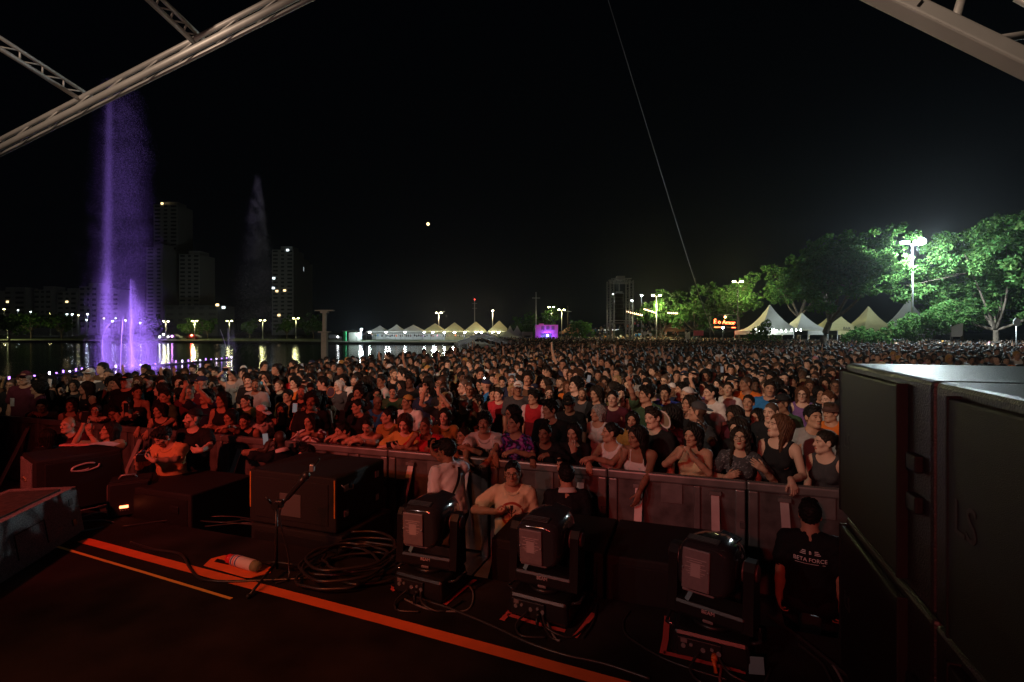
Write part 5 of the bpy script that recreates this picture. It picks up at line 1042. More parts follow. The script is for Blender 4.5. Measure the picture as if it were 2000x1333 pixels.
# dimmer box with a red display
p = flo(252, 1009); t = empty('dimmer_box', 'black power box with a glowing red display on the stage edge', 'power box', p, math.radians(30)); h = 0.30
round_box('case', (0, 0.14, h / 2), (0.30, 0.26, h), 0.012, M_CAB, t); round_box('front', (0.0, 0.006, h / 2), (0.27, 0.014, h - 0.03), 0.004, M_BLACK, t); round_box('side_plate', (-0.153, 0.14, h / 2), (0.01, 0.22, h - 0.04), 0.003, mat('warm_grey', (0.14, 0.11, 0.10), 0.6), t)
round_box('display', (-0.035, -0.004, 0.09), (0.062, 0.008, 0.022), 0.003, em('red_display', (1.0, 0.16, 0.06), 9), t); m = MB()
for k in range(4): m.cyl((-0.06 + 0.018 * k, 0.0, 0.060), (-0.06 + 0.018 * k, -0.006, 0.060), 0.004, n=8)
m.build('button', M_STEEL, t); m = MB(); m.tube([(-0.09, 0.14, h), (-0.07, 0.14, h + 0.03), (0.02, 0.14, h + 0.03), (0.04, 0.14, h)], 0.008); m.build('handle', M_STEEL, t)
# cable clutter helpers
M_CABLE = mat('black_cable', (0.03, 0.026, 0.026), 0.35, spec=0.6); M_CABLEG = mat('grey_cable', (0.17, 0.16, 0.16), 0.4)
def cable(label, pts, r=0.006, material=None, group='cables on the stage floor', lift=0.0):
    P = [flo(*p[:2]) + Vector((0, 0, r + (p[2] if len(p) > 2 else 0))) for p in pts]; m = MB(); m.tube(spline(P, 8), r, 7); return tag(m.build('stage_cable', material or M_CABLE), label, 'cable', group)
cable('cable looping from the left over the orange tape to the coil', [(255, 1062), (300, 1076), (352, 1085), (371, 1112), (392, 1133), (440, 1139), (520, 1136), (600, 1132), (640, 1123)], 0.009)
for k, pts in enumerate(([(330, 1010), (430, 1022), (520, 1012), (570, 1025), (640, 1045), (720, 1062), (760, 1070)], [(400, 1030), (500, 1024), (600, 1052), (665, 1066), (700, 1060)], [(470, 1015), (560, 1036), (610, 1060), (668, 1062), (740, 1052)], [(380, 1018), (520, 1030), (640, 1058), (690, 1072), (672, 1090), (650, 1100)], [(240, 1030), (330, 1018), (440, 1010), (520, 1020)])):
    cable(['lowest of the thin cables running behind the microphone stand', 'thin cable ending at the coil, second behind the stand', 'thin cable crossing the floor before the orange edged speaker', 'thin cable bending down into the coil', 'thin cable running from the power box to the right'][k], pts, 0.0055)
# coil of thick cable
c = flo(690, 1112); pts = []
rs = random.Random(3)
for k in range(140):
    a = k * 2 * math.pi / 22; r = 0.235 + 0.055 * math.sin(k * 0.37) + 0.03 * rs.random(); pts.append(Vector((c.x + r * math.cos(a) * 1.1 + 0.05 * math.sin(k * 0.11), c.y + r * math.sin(a) + 0.06 * math.cos(k * 0.09), STAGE_Z + 0.011 + 0.0008 * k)))
m = MB(); m.tube(spline(pts, 3), 0.0095, 7); tag(m.build('cable_coil', M_CABLE), 'thick black cable coiled on the stage left of the first light', 'cable')
cable('cable snaking from the first stage light along the orange tape', [(780, 1150), (830, 1175), (880, 1192), (960, 1225), (1030, 1258), (1100, 1282), (1180, 1300), (1270, 1330)], 0.008)
cable('thin cable below the first stage light', [(790, 1172), (830, 1190), (870, 1196), (915, 1192), (924, 1160), (910, 1140)], 0.005, M_CABLEG)
cable('thin pale cable with a kink left of the third stage light', [(1230, 1196), (1218, 1216), (1222, 1240), (1250, 1262), (1300, 1290), (1360, 1312), (1420, 1330)], 0.005)
cable('loose cable end hanging from the middle stage light', [(1066, 1205), (1072, 1225), (1085, 1250), (1094, 1254)], 0.006, M_CABLEG); cable('second loose cable end of the middle stage light', [(1048, 1200), (1060, 1222), (1075, 1246), (1088, 1252)], 0.005)
cable('cable loop right of the middle stage light', [(1120, 1240), (1140, 1215), (1164, 1180), (1160, 1215), (1138, 1250)], 0.006)
cable('cable falling behind the third stage light to the floor', [(1400, 1285), (1408, 1305), (1406, 1330), (1412, 1352)], 0.006, mat('pink_cable', (0.35, 0.10, 0.10), 0.5)); cable('short pale cable end right of the third stage light', [(1412, 1280), (1425, 1292), (1446, 1296)], 0.005, M_CABLEG)
cable('straight cable along the right stage edge', [(1500, 1206), (1560, 1248), (1640, 1312), (1700, 1360)], 0.010); cable('second cable beside the right stage edge', [(1520, 1215), (1585, 1268), (1625, 1300), (1650, 1345)], 0.007, M_CABLEG); cable('third cable beneath the side speakers', [(1560, 1262), (1604, 1298), (1622, 1330), (1640, 1360)], 0.007)
for k, pts in enumerate(([(152, 1000), (190, 992), (215, 985)], [(158, 1012), (185, 1004), (210, 1001)], [(160, 1020), (200, 1018), (222, 1022)], [(150, 1040), (180, 1036), (205, 1030)])): cable(['upper cable between the wedge monitor and the power box', 'second cable between the wedge monitor and the power box', 'third cable between the wedge monitor and the power box', 'lowest cable between the wedge monitor and the power box'][k], pts, 0.006, M_CABLEG)
# microphone stand
p = flo(540, 1128); t = empty('microphone_stand', 'black boom microphone stand in front of the orange edged speaker', 'microphone stand', p); M_STAND = mat('stand_black', (0.03, 0.03, 0.03), 0.35, metal=0.3); zt = 0.47
m = MB(); m.cyl((0, 0, 0.06), (0, 0, zt), 0.011, 0.009, 10); m.build('pole', M_STAND, t)
for a in (20, 140, 260): m = MB(); m.tube([(0, 0, 0.10), (0.27 * math.cos(math.radians(a)), 0.27 * math.sin(math.radians(a)), 0.012)], 0.008, 7); m.ball((0.27 * math.cos(math.radians(a)), 0.27 * math.sin(math.radians(a)), 0.014), 0.014, 8, 6); m.build('leg', M_STAND, t)
m = MB(); m.cyl((0, -0.03, zt), (0, 0.03, zt), 0.024, n=12); m.box((0.02, 0, zt + 0.01), (0.05, 0.035, 0.05), ch=0.008); m.tube([(-0.02, -0.03, zt + 0.02), (-0.045, -0.05, zt + 0.07)], 0.008); m.build('clutch', M_STAND, t)
e = at(624, 897, p.y + 0.05) - p; s0 = at(552, 985, p.y) - p; m = MB(); m.tube([s0, e], 0.0085, 8); m.build('boom', M_STAND, t)
m = MB(); k0, k1 = s0.lerp(e, 0.12), s0.lerp(e, 0.46); m.cyl(k0, k1, 0.015, 0.019, 12); m.cyl(k1, s0.lerp(e, 0.60), 0.019, 0.026, 12); m.ball(s0.lerp(e, 0.63), 0.028, 12, 8); tag(m.build('microphone', mat('microphone_grey', (0.06, 0.06, 0.065), 0.35, metal=0.5), loc=p), 'dark handheld microphone clipped on the boom stand', 'microphone')
m = MB(); pts = [s0, s0 + Vector((-0.02, 0, -0.10)), s0 + Vector((0.03, 0, -0.30)), s0 + Vector((0.05, -0.02, -0.40)), Vector((0.10, -0.06, 0.02)), Vector((0.04, -0.10, 0.01))]; m.tube(spline([Vector(q) for q in pts], 8), 0.005, 7); m.build('microphone_cable', M_CABLE, t)
m = MB(); m.box(s0.lerp(e, 0.80), (0.03, 0.03, 0.05), ch=0.006); m.build('boom_clip', M_STEEL, t)
# orange board and bottle
P = [flo(*q) for q in ((398, 1107), (412, 1094), (438, 1087), (470, 1090), (530, 1110), (528, 1121), (490, 1131), (478, 1130))]; t = empty('orange_floor_plate', 'orange eight sided plate taped to the floor under the bottle', 'floor plate'); m = MB(); m.prism([(q.x, q.y, STAGE_Z + 0.005) for q in P], (0, 0, 0.004)); m.build('plate', M_TAPE, t)
P = [flo(*q) for q in ((418, 1101), (424, 1095), (450, 1101), (446, 1107))]; m = MB(); m.add([(q.x, q.y, STAGE_Z + 0.0125) for q in P], [(0, 1, 2, 3)]); m.build('dark_strip', M_BLACK, t)
a, b = flo(447, 1104), flo(506, 1122); d = (b - a).normalized(); a.z = b.z = STAGE_Z + 0.046; Rb = d.to_track_quat('Z', 'Y').to_matrix(); L = (b - a).length; t = empty('drink_bottle', 'bottle with a red cap and white lettered label lying on the orange plate', 'bottle', a)
m = MB(); m.lathe([(0.001, -0.002), (0.030, 0), (0.031, 0.036), (0.001, 0.037)], R=Rb); m.build('cap', mat('red_cap', (0.75, 0.03, 0.04), 0.4), t)
m = MB(); m.lathe([(0.024, 0.036), (0.034, 0.052), (0.036, 0.07), (0.036, L - 0.03), (0.030, L - 0.008), (0.012, L)], R=Rb); m.build('bottle_body', mat('bottle_plastic', (0.55, 0.60, 0.35), 0.08, spec=0.6, trans=0.6), t)
m = MB(); m.lathe([(0.0362, 0.056), (0.0368, 0.058), (0.0368, L - 0.055), (0.0362, L - 0.053)], R=Rb); m.build('label', mat('label_paper', (0.72, 0.62, 0.62), 0.5), t)
for z0, c in ((0.062, (0.05, 0.08, 0.35)), (0.105, (0.05, 0.08, 0.35)), (0.083, (0.70, 0.10, 0.12))): m = MB(); m.lathe([(0.0369, z0), (0.0373, z0 + 0.001), (0.0373, z0 + 0.010), (0.0369, z0 + 0.011)], R=Rb); m.build('label_band', mat('band_%d' % (z0 * 1000), c, 0.5), t)

# ------------------------------------------------------------------ moving head lights
M_LBODY = mat('fixture_black', (0.013, 0.0125, 0.013), 0.32, spec=0.5, bump=0.15, bscale=400); M_LGLOSS = mat('fixture_gloss', (0.03, 0.03, 0.033), 0.12, spec=0.7, coat=0.5); M_PLATE = mat('fixture_plate', (0.23, 0.19, 0.19), 0.5, metal=0.2, var=0.1, vscale=60); M_PRINT = mat('plate_print', (0.42, 0.36, 0.35), 0.6); M_KNOB = mat('pivot_disc', (0.20, 0.12, 0.12), 0.35, metal=0.4); M_CYAN = mat('cyan_sticker', (0.16, 0.36, 0.40), 0.45)
def moving_head(label, base, rot, pan, tilt, s=1.0, orange=False, sticker=0):
    t = empty('moving_head_light', label, 'stage light', base, rot, 'moving head lights along the stage lip'); t.scale = (s, s, s)
    m = MB(); m.box((0, 0.0, 0.075), (0.37, 0.30, 0.125), ch=0.02, taper=0.93); m.build('base', M_LBODY, t)
    for x in (-0.15, 0.15):
        for y in (-0.11, 0.11): m = MB(); m.cyl((x, y, 0), (x, y, 0.016), 0.022, n=10); m.build('foot', M_BLACK, t)
    b = MB(); b.box((-0.05, -0.151, 0.07), (0.20, 0.012, 0.085), ch=0.004); pn = b.build('connector_panel', M_BLACK, t); m = MB()
    for k, x in enumerate((-0.12, -0.085, -0.03, 0.01, 0.04)): m.cyl((x, -0.157, 0.075 + 0.012 * (k % 2)), (x, -0.164, 0.075 + 0.012 * (k % 2)), 0.011 - 0.003 * (k % 2), n=12)
    m.build('socket', M_STEEL, pn); m = MB(); m.box((-0.118, -0.160, 0.10), (0.03, 0.004, 0.02)); m.build('rating_label', M_PLATE, pn)
    m = MB(); m.tube([(0.02, -0.16, 0.065), (0.025, -0.20, 0.05), (0.03, -0.21, 0.015)], 0.010, 8); m.cyl((0.02, -0.158, 0.065), (0.022, -0.185, 0.056), 0.014, n=10); m.build('plug', mat('orange_plug', (0.75, 0.16, 0.03), 0.4) if orange else M_BLACK, t)
    for sx in (-1, 1): m = MB(); m.tube([(sx * 0.175, -0.07, 0.11), (sx * 0.215, -0.06, 0.12), (sx * 0.215, 0.06, 0.12), (sx * 0.175, 0.07, 0.11)], 0.009, 8); m.build('carry_handle', M_LGLOSS, t)
    Z = Matrix.Rotation(pan, 3, 'Z'); g = lambda x, y, z: Z @ Vector((x, y, z))
    m = MB(); m.cyl((0, 0, 0.137), (0, 0, 0.16), 0.10, 0.095, 20); m.box(g(0, 0, 0.20), (0.36, 0.15, 0.085), Z, 0.02); yk = m.build('yoke_bridge', M_LBODY, t)
    mt = Matrix.Translation(g(0.0, -0.0765, 0.213)) @ (Z @ rx(90)).to_4x4(); text_obj('lettering', 'BEAM', 0.026, mat('white_print', (0.62, 0.45, 0.45), 0.5), yk, M=mt, extrude=0.0006)
    m = MB(); m.box(g(0, -0.078, 0.170), (0.05, 0.008, 0.014), Z, 0.003); m.build('yoke_badge', M_PLATE, yk)
    for sx in (-1, 1):
        m = MB(); P = [(-0.075, 0.17), (0.075, 0.17), (0.062, 0.34), (0.058, 0.46), (0.030, 0.495), (-0.030, 0.495), (-0.058, 0.46), (-0.062, 0.34)]
        xo = sx * 0.158 if sx > 0 else -0.206; m.prism([g(xo, y, z) for y, z in P], Z @ Vector((0.048, 0, 0))); m.build('yoke_arm', M_LBODY, t)
        m = MB(); m.cyl(g(sx * 0.206, 0, 0.44), g(sx * 0.216, 0, 0.44), 0.042, 0.036, 16); m.cyl(g(sx * 0.150, -0.01, 0.44), g(sx * 0.158, -0.01, 0.44), 0.05, n=16); m.build('pivot_cover', M_KNOB, t)
    # head: superellipse sections from the rear plate to the lens, tilted about the yoke pivot
    T = Matrix.Translation(g(0, 0, 0.44)) @ (Z @ rx(tilt)).to_4x4(); m = MB(); R_ = []
    for y, w, h, e in ((-0.165, 0.100, 0.205, 5), (-0.150, 0.125, 0.235, 4.2), (-0.07, 0.140, 0.268, 3.2), (0.02, 0.142, 0.275, 2.8), (0.11, 0.136, 0.255, 2.5), (0.175, 0.118, 0.205, 2.2), (0.205, 0.10, 0.17, 2)):
        R_.append([T @ Vector((0.97 * w * math.copysign(abs(math.cos(q)) ** (2 / e), math.cos(q)) * 1.0, y, h / 2 * math.copysign(abs(math.sin(q)) ** (2 / e), math.sin(q)))) for q in [2 * math.pi * k / 28 for k in range(28)]])
    m.rings(R_); hd = m.build('head', M_LGLOSS, t); H = lambda x, y, z: T @ Vector((x, y, z)); Rt = (Z @ rx(tilt))
    m = MB(); m.cyl(H(0, 0.196, 0), H(0, 0.212, 0), 0.082, 0.082, 24); m.build('lens', mat('lens_glass', (0.05, 0.06, 0.08), 0.03, spec=0.9), hd)
    m = MB(); m.box(H(-0.028, -0.170, -0.005), (0.132, 0.014, 0.190), Rt, 0.005); m.build('rear_plate', M_PLATE, hd)
    m = MB()
    for k in range(9): wv = (0.10, 0.06, 0.085, 0.05, 0.10, 0.06, 0.09, 0.07, 0.05)[k]; m.box(H(-0.028, -0.1776, 0.045 - 0.010 * k), (wv, 0.002, 0.0035), Rt)
    m.box(H(-0.028, -0.1776, -0.005), (0.045, 0.0016, 0.06), Rt); m.build('plate_lettering', M_PRINT, hd)
    for sx in (-1, 1): m = MB(); m.ball(H(-0.028 + sx * 0.060, -0.178, -0.005), 0.006, 8, 6); m.build('screw', M_STEEL, hd)
    for k in range(4): m = MB(); m.box(H(-0.015, -0.128 + 0.012 * k, 0.122 + 0.0028 * k), (0.15, 0.006, 0.014), Rt, 0.002); m.build('cooling_fin', M_LBODY, hd)
    for k in range(3): m = MB(); m.box(H(-0.02, -0.152 + 0.02 * k, -0.112 - 0.006 * k), (0.15 - 0.015 * k, 0.012, 0.012), Rt, 0.002); m.build('cooling_fin', M_PLATE, hd)
    m = MB(); m.box(H(0.055, 0.06, 0.118), (0.10, 0.16, 0.014), Rt @ ry(12), 0.006); m.build('gloss_catch', M_LGLOSS, hd)  # glossy plate added on top to pick up lamp reflections
    m = MB(); pp = g(-0.09, -0.08, 0.28); m.box(pp, (0.022, 0.004, 0.07), Z @ ry(25), 0.0015); m.build('sticker', M_CYAN, t)
    if sticker: m = MB(); m.box((0.20, -0.13, 0.05), (0.07, 0.005, 0.075), rz(20) @ rx(-12), 0.002); m.build('luggage_tag', M_CYAN, t)
    m = MB(); m.tube(spline([Vector(q) for q in ((-0.05, -0.17, 0.06), (-0.08, -0.24, 0.02), (-0.02, -0.30, 0.008), (0.10, -0.26, 0.008))], 8), 0.006, 6); m.tube(spline([Vector(q) for q in ((0.04, -0.165, 0.06), (0.10, -0.22, 0.03), (0.22, -0.20, 0.008), (0.26, -0.05, 0.01))], 8), 0.006, 6); m.build('power_lead', M_CABLE, t); return t
moving_head('moving head stage light nearest the cable coil, leftmost of three', flo(842, 1150), YAW - 0.12, math.radians(7), 2, 1.0)
moving_head('middle moving head stage light, its plate before the man with the white collar', flo(1068, 1192), YAW - 0.12, math.radians(1), 4, 1.0)
moving_head('moving head stage light with an orange plug, rightmost of three', flo(1392, 1268), YAW - 0.12, math.radians(-12), -6, 1.0, True, 1)

# scale the whole stage group up about the camera position
for o in [o for o in bpy.data.objects if o not in OLD and o.parent is None]: o.location = scaled_about_cam(o.location); o.scale = tuple(c * K for c in o.scale)
UNSCALED = False; CAMZ = 2.65; BZ = (1.22 - GZ) * K; STAGE_Z = (0.75 - GZ) * K
# ------------------------------------------------------------------ people in the first rows and in the pit
GF = 'people along the barrier and in the pit'
TOPS = {'black': (0.016, 0.016, 0.018), 'white': (0.72, 0.70, 0.68), 'grey': (0.36, 0.35, 0.35), 'red': (0.50, 0.03, 0.045), 'maroon': (0.10, 0.018, 0.032), 'mustard': (0.42, 0.23, 0.06), 'yellow': (0.66, 0.43, 0.11), 'navy': (0.02, 0.026, 0.06),
        'blue': (0.035, 0.20, 0.50), 'green': (0.05, 0.10, 0.05), 'orange': (0.70, 0.17, 0.03), 'beige': (0.50, 0.42, 0.28), 'pink': (0.55, 0.24, 0.30), 'purple': (0.20, 0.10, 0.28), 'cream': (0.68, 0.55, 0.33), 'olive': (0.17, 0.15, 0.06), 'charcoal': (0.06, 0.06, 0.065), 'brown': (0.13, 0.07, 0.04)}
PLACED = []
def put(label, px, py, v, fa=0, ba=None, pitch=0, kind='tee', skin='tan', hair='short', hc='black', top='black', fem=0, w=1.0, lean=6, R=None, L=None, extra=(), beard=0, tintf=None, H=None, roll=0, side=0, seed=None, res=1.0, lips=None, group=GF):
    T = atv(px, py, v); off = math.degrees(math.atan((px - 1000) / 1000)); ba = fa * 0.55 if ba is None else ba
    P = dict(fem=fem, w=w, lean=lean, side=side, hyaw=ba - fa, pitch=pitch, roll=roll, beard=beard, seed=seed or int(px * 7 + py) % 997, lips=lips or ((0.80, 0.40, 0.40) if fem else (0.88, 0.60, 0.55)))
    tz = T.z - (0.022 if hair not in ('afro', 'curly') else 0.04); o = solve(P); H = H or min(max(1.72 * tz / o.top, 1.54 if fem else 1.60), 1.92); s = H / 1.72
    P['drop'] = round(max(0.0, o.top - tz / s), 2); o = solve(P); s = tz / o.top
    rzb = math.radians(180 - ba - off); Rz = Matrix.Rotation(rzb, 3, 'Z'); root = Vector((T.x, T.y, 0)) - Rz @ Vector((o.hc.x, o.hc.y + 0.0, 0)) * s
    Mi = (Matrix.Translation(root) @ Rz.to_4x4() @ Matrix.Scale(s, 4)).inverted(); Ri = Rz.transposed()
    for key, a in (('armR', R), ('armL', L)):
        if a is None: continue
        d = dict(a); wpt = d.pop('at'); spec = {'w': Mi @ atv(*wpt)}
        for q in ('hd', 'pn', 'hint'):
            if q in d: spec[q] = Ri @ Vector(d[q])
        spec['kw'] = d.get('kw', {}); P[key] = spec
    if isinstance(top, str): top = TOPS[top]
    b, sh, o = figure('person', P, kind, SK[skin], hair, HC.get(hc, hc) if isinstance(hc, str) else hc, top, (0.02, 0.022, 0.035), extra, tintf, res)
    b.location = root; b.rotation_euler = (0, 0, rzb); b.scale = (s, s, s); tag(b, label, 'person', group); (neckband(sh, o, tuple(c * 0.72 for c in top)) if kind == 'tee' and v < 5.2 else None); PLACED.append((root.x, root.y, px, py)); return b, sh, o
def neckband(shirt, o, color):
    m = MB(); m.tube([o.up(0.080 * math.sin(a), 0.022 + 0.088 * math.cos(a), 1.432 - 0.034 * math.cos(a) - 0.004 * math.cos(2 * a)) for a in [2 * math.pi * k / 28 for k in range(29)]], 0.0075, 6, False); c = m.build('neckband', M_CLOTH, shirt)
    at_ = c.data.color_attributes.new('tint', 'FLOAT_COLOR', 'POINT'); at_.data.foreach_set('color', np.ones(4 * len(c.data.vertices), np.float32)); return setcol(c, color)
DOWN, OUT = (0, 0, -1), (0.1, -1, -0.2)
def rest(px, py=None, v=None, **k):       # a hand laid over the barrier rail
    py = py if py is not None else 0; v = BV - 0.01 if v is None else v
    if not py: d = dv(px, v); py = 648 + (CAMZ - BZ - 0.04) * 1000 / d
    k.setdefault('hd', (0.0, -0.75, -0.75)); k.setdefault('pn', (0, 0.6, -0.8)); k.setdefault('kw', dict(curl=(35, 40, 25))); return dict(at=(px, py, v), **k)
def fold(px, dirx, dy=-8, **k):           # forearm lying along the rail
    v = BV + 0.03; d = dv(px, v); py = 648 + (CAMZ - BZ - 0.05) * 1000 / d + dy
    return dict(at=(px, py, v), hd=(dirx, -0.25, -0.12), pn=(0.1, 0.4, -1), kw=dict(curl=(25, 30, 20)), hint=(-dirx * 1.2, 0.2, -0.5), **k)
def stripes(V, o):
    t = ones(V); u = np.array([(o.Rt.transposed() @ Vector(p))[2] for p in V[:1]]); z = V[:, 2] * 0.86 + V[:, 0] * 0.55 * np.sign(V[:, 0]); m = (np.sin(z * 2 * np.pi / 0.062) > 0); t[m] = (0.16, 0.03, 0.05); return t
def floral(V, o):
    x, y, z = V[:, 0], V[:, 1], V[:, 2]; n = np.sin(41 * x + 3 * np.sin(29 * z)) * np.sin(37 * z + 3 * np.sin(33 * y)) + 0.6 * np.sin(61 * y + 50 * x)
    t = np.tile(np.array([[0.10, 0.09, 0.16]], np.float32), (len(V), 1)); t[n > 0.25] = (1.3, 0.25, 1.1); t[n > 0.95] = (1.6, 1.1, 1.4); t[n < -0.8] = (0.35, 0.45, 1.3); return t
def dots(V, o): t = ones(V); n = np.random.RandomState(4).rand(len(V)); t[n > 0.9] = 4.0; return t
def jersey(V, o): t = ones(V); z = V[:, 2] - o.drop * -1; m = (np.abs(V[:, 2] - 1.22) < 0.035) | (np.abs(V[:, 2] - 1.32) < 0.012); t[m] = (14, 3.2, 1.4); return t
def track(V, o): t = ones(V); t[np.abs(V[:, 0]) > 0.15] = (1.4, 20, 14); t[V[:, 2] < 1.18] = (0.3, 0.5, 0.6); return t

# --- right half of the barrier row, from the speakers to the middle
put('person in a dark V-neck top facing left, nearest the big side speakers', 1610, 838, 4.66, 62, 25, 2, 'vtank', 'fair', 'pony', 'dark', 'charcoal', 1, lean=5, extra=('earring',), L=dict(at=(1690, 990, 4.35)))
put('person in a sleeveless black top looking up left, one hand on the rail', 1521, 806, 4.72, 62, 22, 14, 'tank', 'fair', 'long', 'auburn', 'black', 1, lean=4, L=rest(1545, kw=dict(curl=(45, 50, 30))))
put('person in a glittering dark V-neck and round glasses, face tilted up', 1446, 832, 4.62, 8, 5, 16, 'vneck', 'olive', 'wavy', 'dark', 'charcoal', 1, lean=5, extra=('round', 'earring'), tintf=dots, lips=(0.75, 0.12, 0.14), R=dict(at=(1420, 932, 4.40), hd=(0.6, -0.2, 0.3), pn=(0, 0.8, -0.5), hint=(-.8, 0, -1)), L=dict(at=(1492, 918, 4.42), hd=(-0.7, -0.1, 0.5), pn=(0, 1, 0), hint=(.8, 0, -1)))
put('person in a pale yellow strapless top lighting a cigarette with both hands', 1352, 826, 4.62, 28, 14, -2, 'tube', 'tan', 'wavy', 'black', 'cream', 1, w=1.14, lean=6, R=dict(at=(1326, 890, 4.36), hd=(0.35, 0.1, 0.9), pn=(0.8, 0.6, 0), hint=(-1.0, 0, -0.8), kw=dict(curl=(55, 60, 40))), L=dict(at=(1352, 892, 4.36), hd=(-0.35, 0.1, 0.9), pn=(-0.8, 0.6, 0), hint=(1.0, 0, -0.9), kw=dict(curl=(60, 65, 40))))
put('person in a white halter top and raised sunglasses, bare arm hanging over the barrier', 1243, 829, 4.44, 48, 18, -4, 'cami', 'brown', 'long', 'black', 'white', 1, w=1.1, lean=24, side=-4, extra=('onhead',), L=dict(at=(1246, 968, 4.10), hd=(-0.25, -0.1, -1), pn=(-0.3, 0.9, 0), hint=(0.5, -1, 0.3), kw=dict(curl=(20, 25, 15))), R=dict(at=(1219, 892, 4.45), hd=(0.2, 0.2, 0.9), pn=(0.4, 0.9, 0), hint=(-.5, 0, -1), kw=dict(curl=(60, 70, 45))))
put('person in a white tank top with hoop earrings in profile, hand on the rail', 1192, 823, 4.66, 78, 30, 4, 'tank', 'tan', 'bun', 'black', 'white', 1, w=1.05, lean=7, extra=('hoop',), L=fold(1158, -1), R=rest(1148))
put('person in a black sleeved top covering the face with one hand', 1120, 824, 4.66, 22, 10, -6, 'long', 'olive', 'long', 'black', 'black', 1, lean=6, L=dict(at=(1121, 888, 4.44), hd=(-0.15, 0.25, 1), pn=(-0.2, 1, 0), hint=(0.6, 0, -1), kw=dict(curl=(8, 12, 10), spread=7)), R=rest(1093))
put('person in a black sweatshirt low behind the rail with one fist on it', 1064, 826, 4.58, 25, 15, 2, 'long', 'brown', 'topknot', 'black', 'black', 1, lean=18, R=rest(1040, kw=dict(curl=(70, 75, 40))), L=fold(1075, -1))
put('tall person in a black T-shirt with loose dark fringe behind the barrier row', 1074, 779, 5.15, 55, 20, 0, 'tee', 'tan', 'fringe', 'black', 'black', 0, lean=2)
put('person in a purple flowered blouse at the rail, face in profile', 1006, 806, 4.62, 58, 30, 6, 'open', 'tan', 'topknot', 'black', (0.30, 0.22, 0.36), 1, lean=8, extra=('earring',), tintf=floral, R=rest(968), L=fold(1005, -1))
b, s_white, o_white = put('person in a white lettered T-shirt, arms hanging over the rail', 946, 803, 4.60, 14, 6, 8, 'tee', 'tan', 'curly', 'black', 'white', 0, lean=22, beard=1, R=dict(at=(908, 915, 4.06), hd=(0.25, -0.2, -1), pn=(0.5, 0.8, 0), hint=(-0.9, -0.6, 0.3)), L=dict(at=(946, 920, 4.06), hd=(-0.7, -0.2, -0.6), pn=(0, 0.8, -.3), hint=(0.9, -0.6, 0.3))); B_WHITE = b
put('person in a black T-shirt low at the rail, forearms folded, left of the lettered T-shirt', 905, 832, 4.56, 50, 25, 2, 'tee', 'tan', 'bun', 'dark', 'black', 1, w=1.05, lean=16, L=fold(905, -1), R=rest(890))
put('person in a red polo shirt, one hand at the mouth', 832, 812, 4.60, 38, 15, 0, 'polo', 'brown', 'buzz', 'black', 'red', 0, w=1.02, lean=13, R=dict(at=(806, 858, 4.40), hd=(0.5, 0.25, 0.75), pn=(0.5, 0.8, 0), hint=(-0.7, 0.0, -1), kw=dict(curl=(60, 65, 40))), L=fold(852, -1, -6))
put('person in a yellow blouse looking down at a phone on the rail', 790, 808, 4.58, 18, 8, -14, 'open', 'fair', 'wavy', 'brown', 'yellow', 1, w=1.08, lean=12, R=dict(at=(757, 872, 4.30), hd=(0.6, -0.6, 0.1), pn=(0.5, 0.3, 0.6), hint=(-1, 0.2, -0.6), kw=dict(curl=(45, 45, 30))), L=dict(at=(782, 874, 4.30), hd=(-0.8, -0.5, 0.1), pn=(-0.4, 0.4, 0.6), hint=(1, 0.2, -0.6), kw=dict(curl=(45, 45, 30))))
put('person in a mustard top looking straight ahead, above the red polo shirt', 868, 796, 5.12, 14, 6, 2, 'tee', 'fair', 'halfup', 'dark', 'mustard', 1, lean=2)
put('person in a mustard top in profile, between the blue tank top and the yellow blouse', 757, 796, 5.08, 72, 25, 0, 'tee', 'tan', 'pony', 'black', 'mustard', 1, lean=4)
put('person in a strapless top looking down, bare arms folded on the rail', 718, 814, 4.58, 22, 8, -16, 'tube', 'tan', 'pony', 'black', 'brown', 1, w=1.25, lean=13, R=fold(692, 1), L=fold(700, -1, -3))
put('person in a maroon shirt leaning low on the rail in profile', 668, 823, 4.56, 66, 35, -2, 'tee', 'tan', 'short', 'black', 'maroon', 0, lean=22, R=fold(655, -1), L=fold(672, -1))
put('person in a black T-shirt in profile behind the bare shouldered one', 699, 778, 5.35, 70, 25, -2, 'tee', 'tan', 'bun', 'black', 'black', 1, lean=3)
put('person in a striped top leaning on the rail and smiling to the left', 606, 806, 4.58, 42, 15, 0, 'vneck', 'tan', 'halfup', 'black', 'white', 1, w=1.12, lean=14, tintf=stripes, R=dict(at=(580, 878, 4.28), hd=(0.7, -0.4, 0), pn=(0.4, 0.5, -.6), hint=(-1, 0.2, -0.4), kw=dict(curl=(45, 45, 30))), L=fold(600, -1))
b, s_cap, o_cap = put('person in a white cap and white T-shirt with the head bowed', 511, 790, 4.85, -45, -25, -18, 'tee', 'dark', None, 'black', 'white', 0, lean=10, extra=(('cap', TOPS['white']),))
put('person in an olive T-shirt with light loose hair, in profile', 640, 790, 5.45, 62, 25, 8, 'tee', 'fair', 'lob', 'blond', 'olive', 1, lean=4)
put('person with both forearms on the rail in a dark T-shirt, right of the black cap', 449, 799, 4.62, 40, 20, -6, 'tee', 'tan', 'lob', 'black', 'maroon', 0, lean=16, R=fold(410, -1), L=fold(440, -1))
put('person in a black vest with an arm laid along the rail, beside the white cap', 478, 806, 4.64, 30, 20, -8, 'tank', 'tan', 'bun', 'black', 'black', 1, lean=16, R=fold(440, -1))
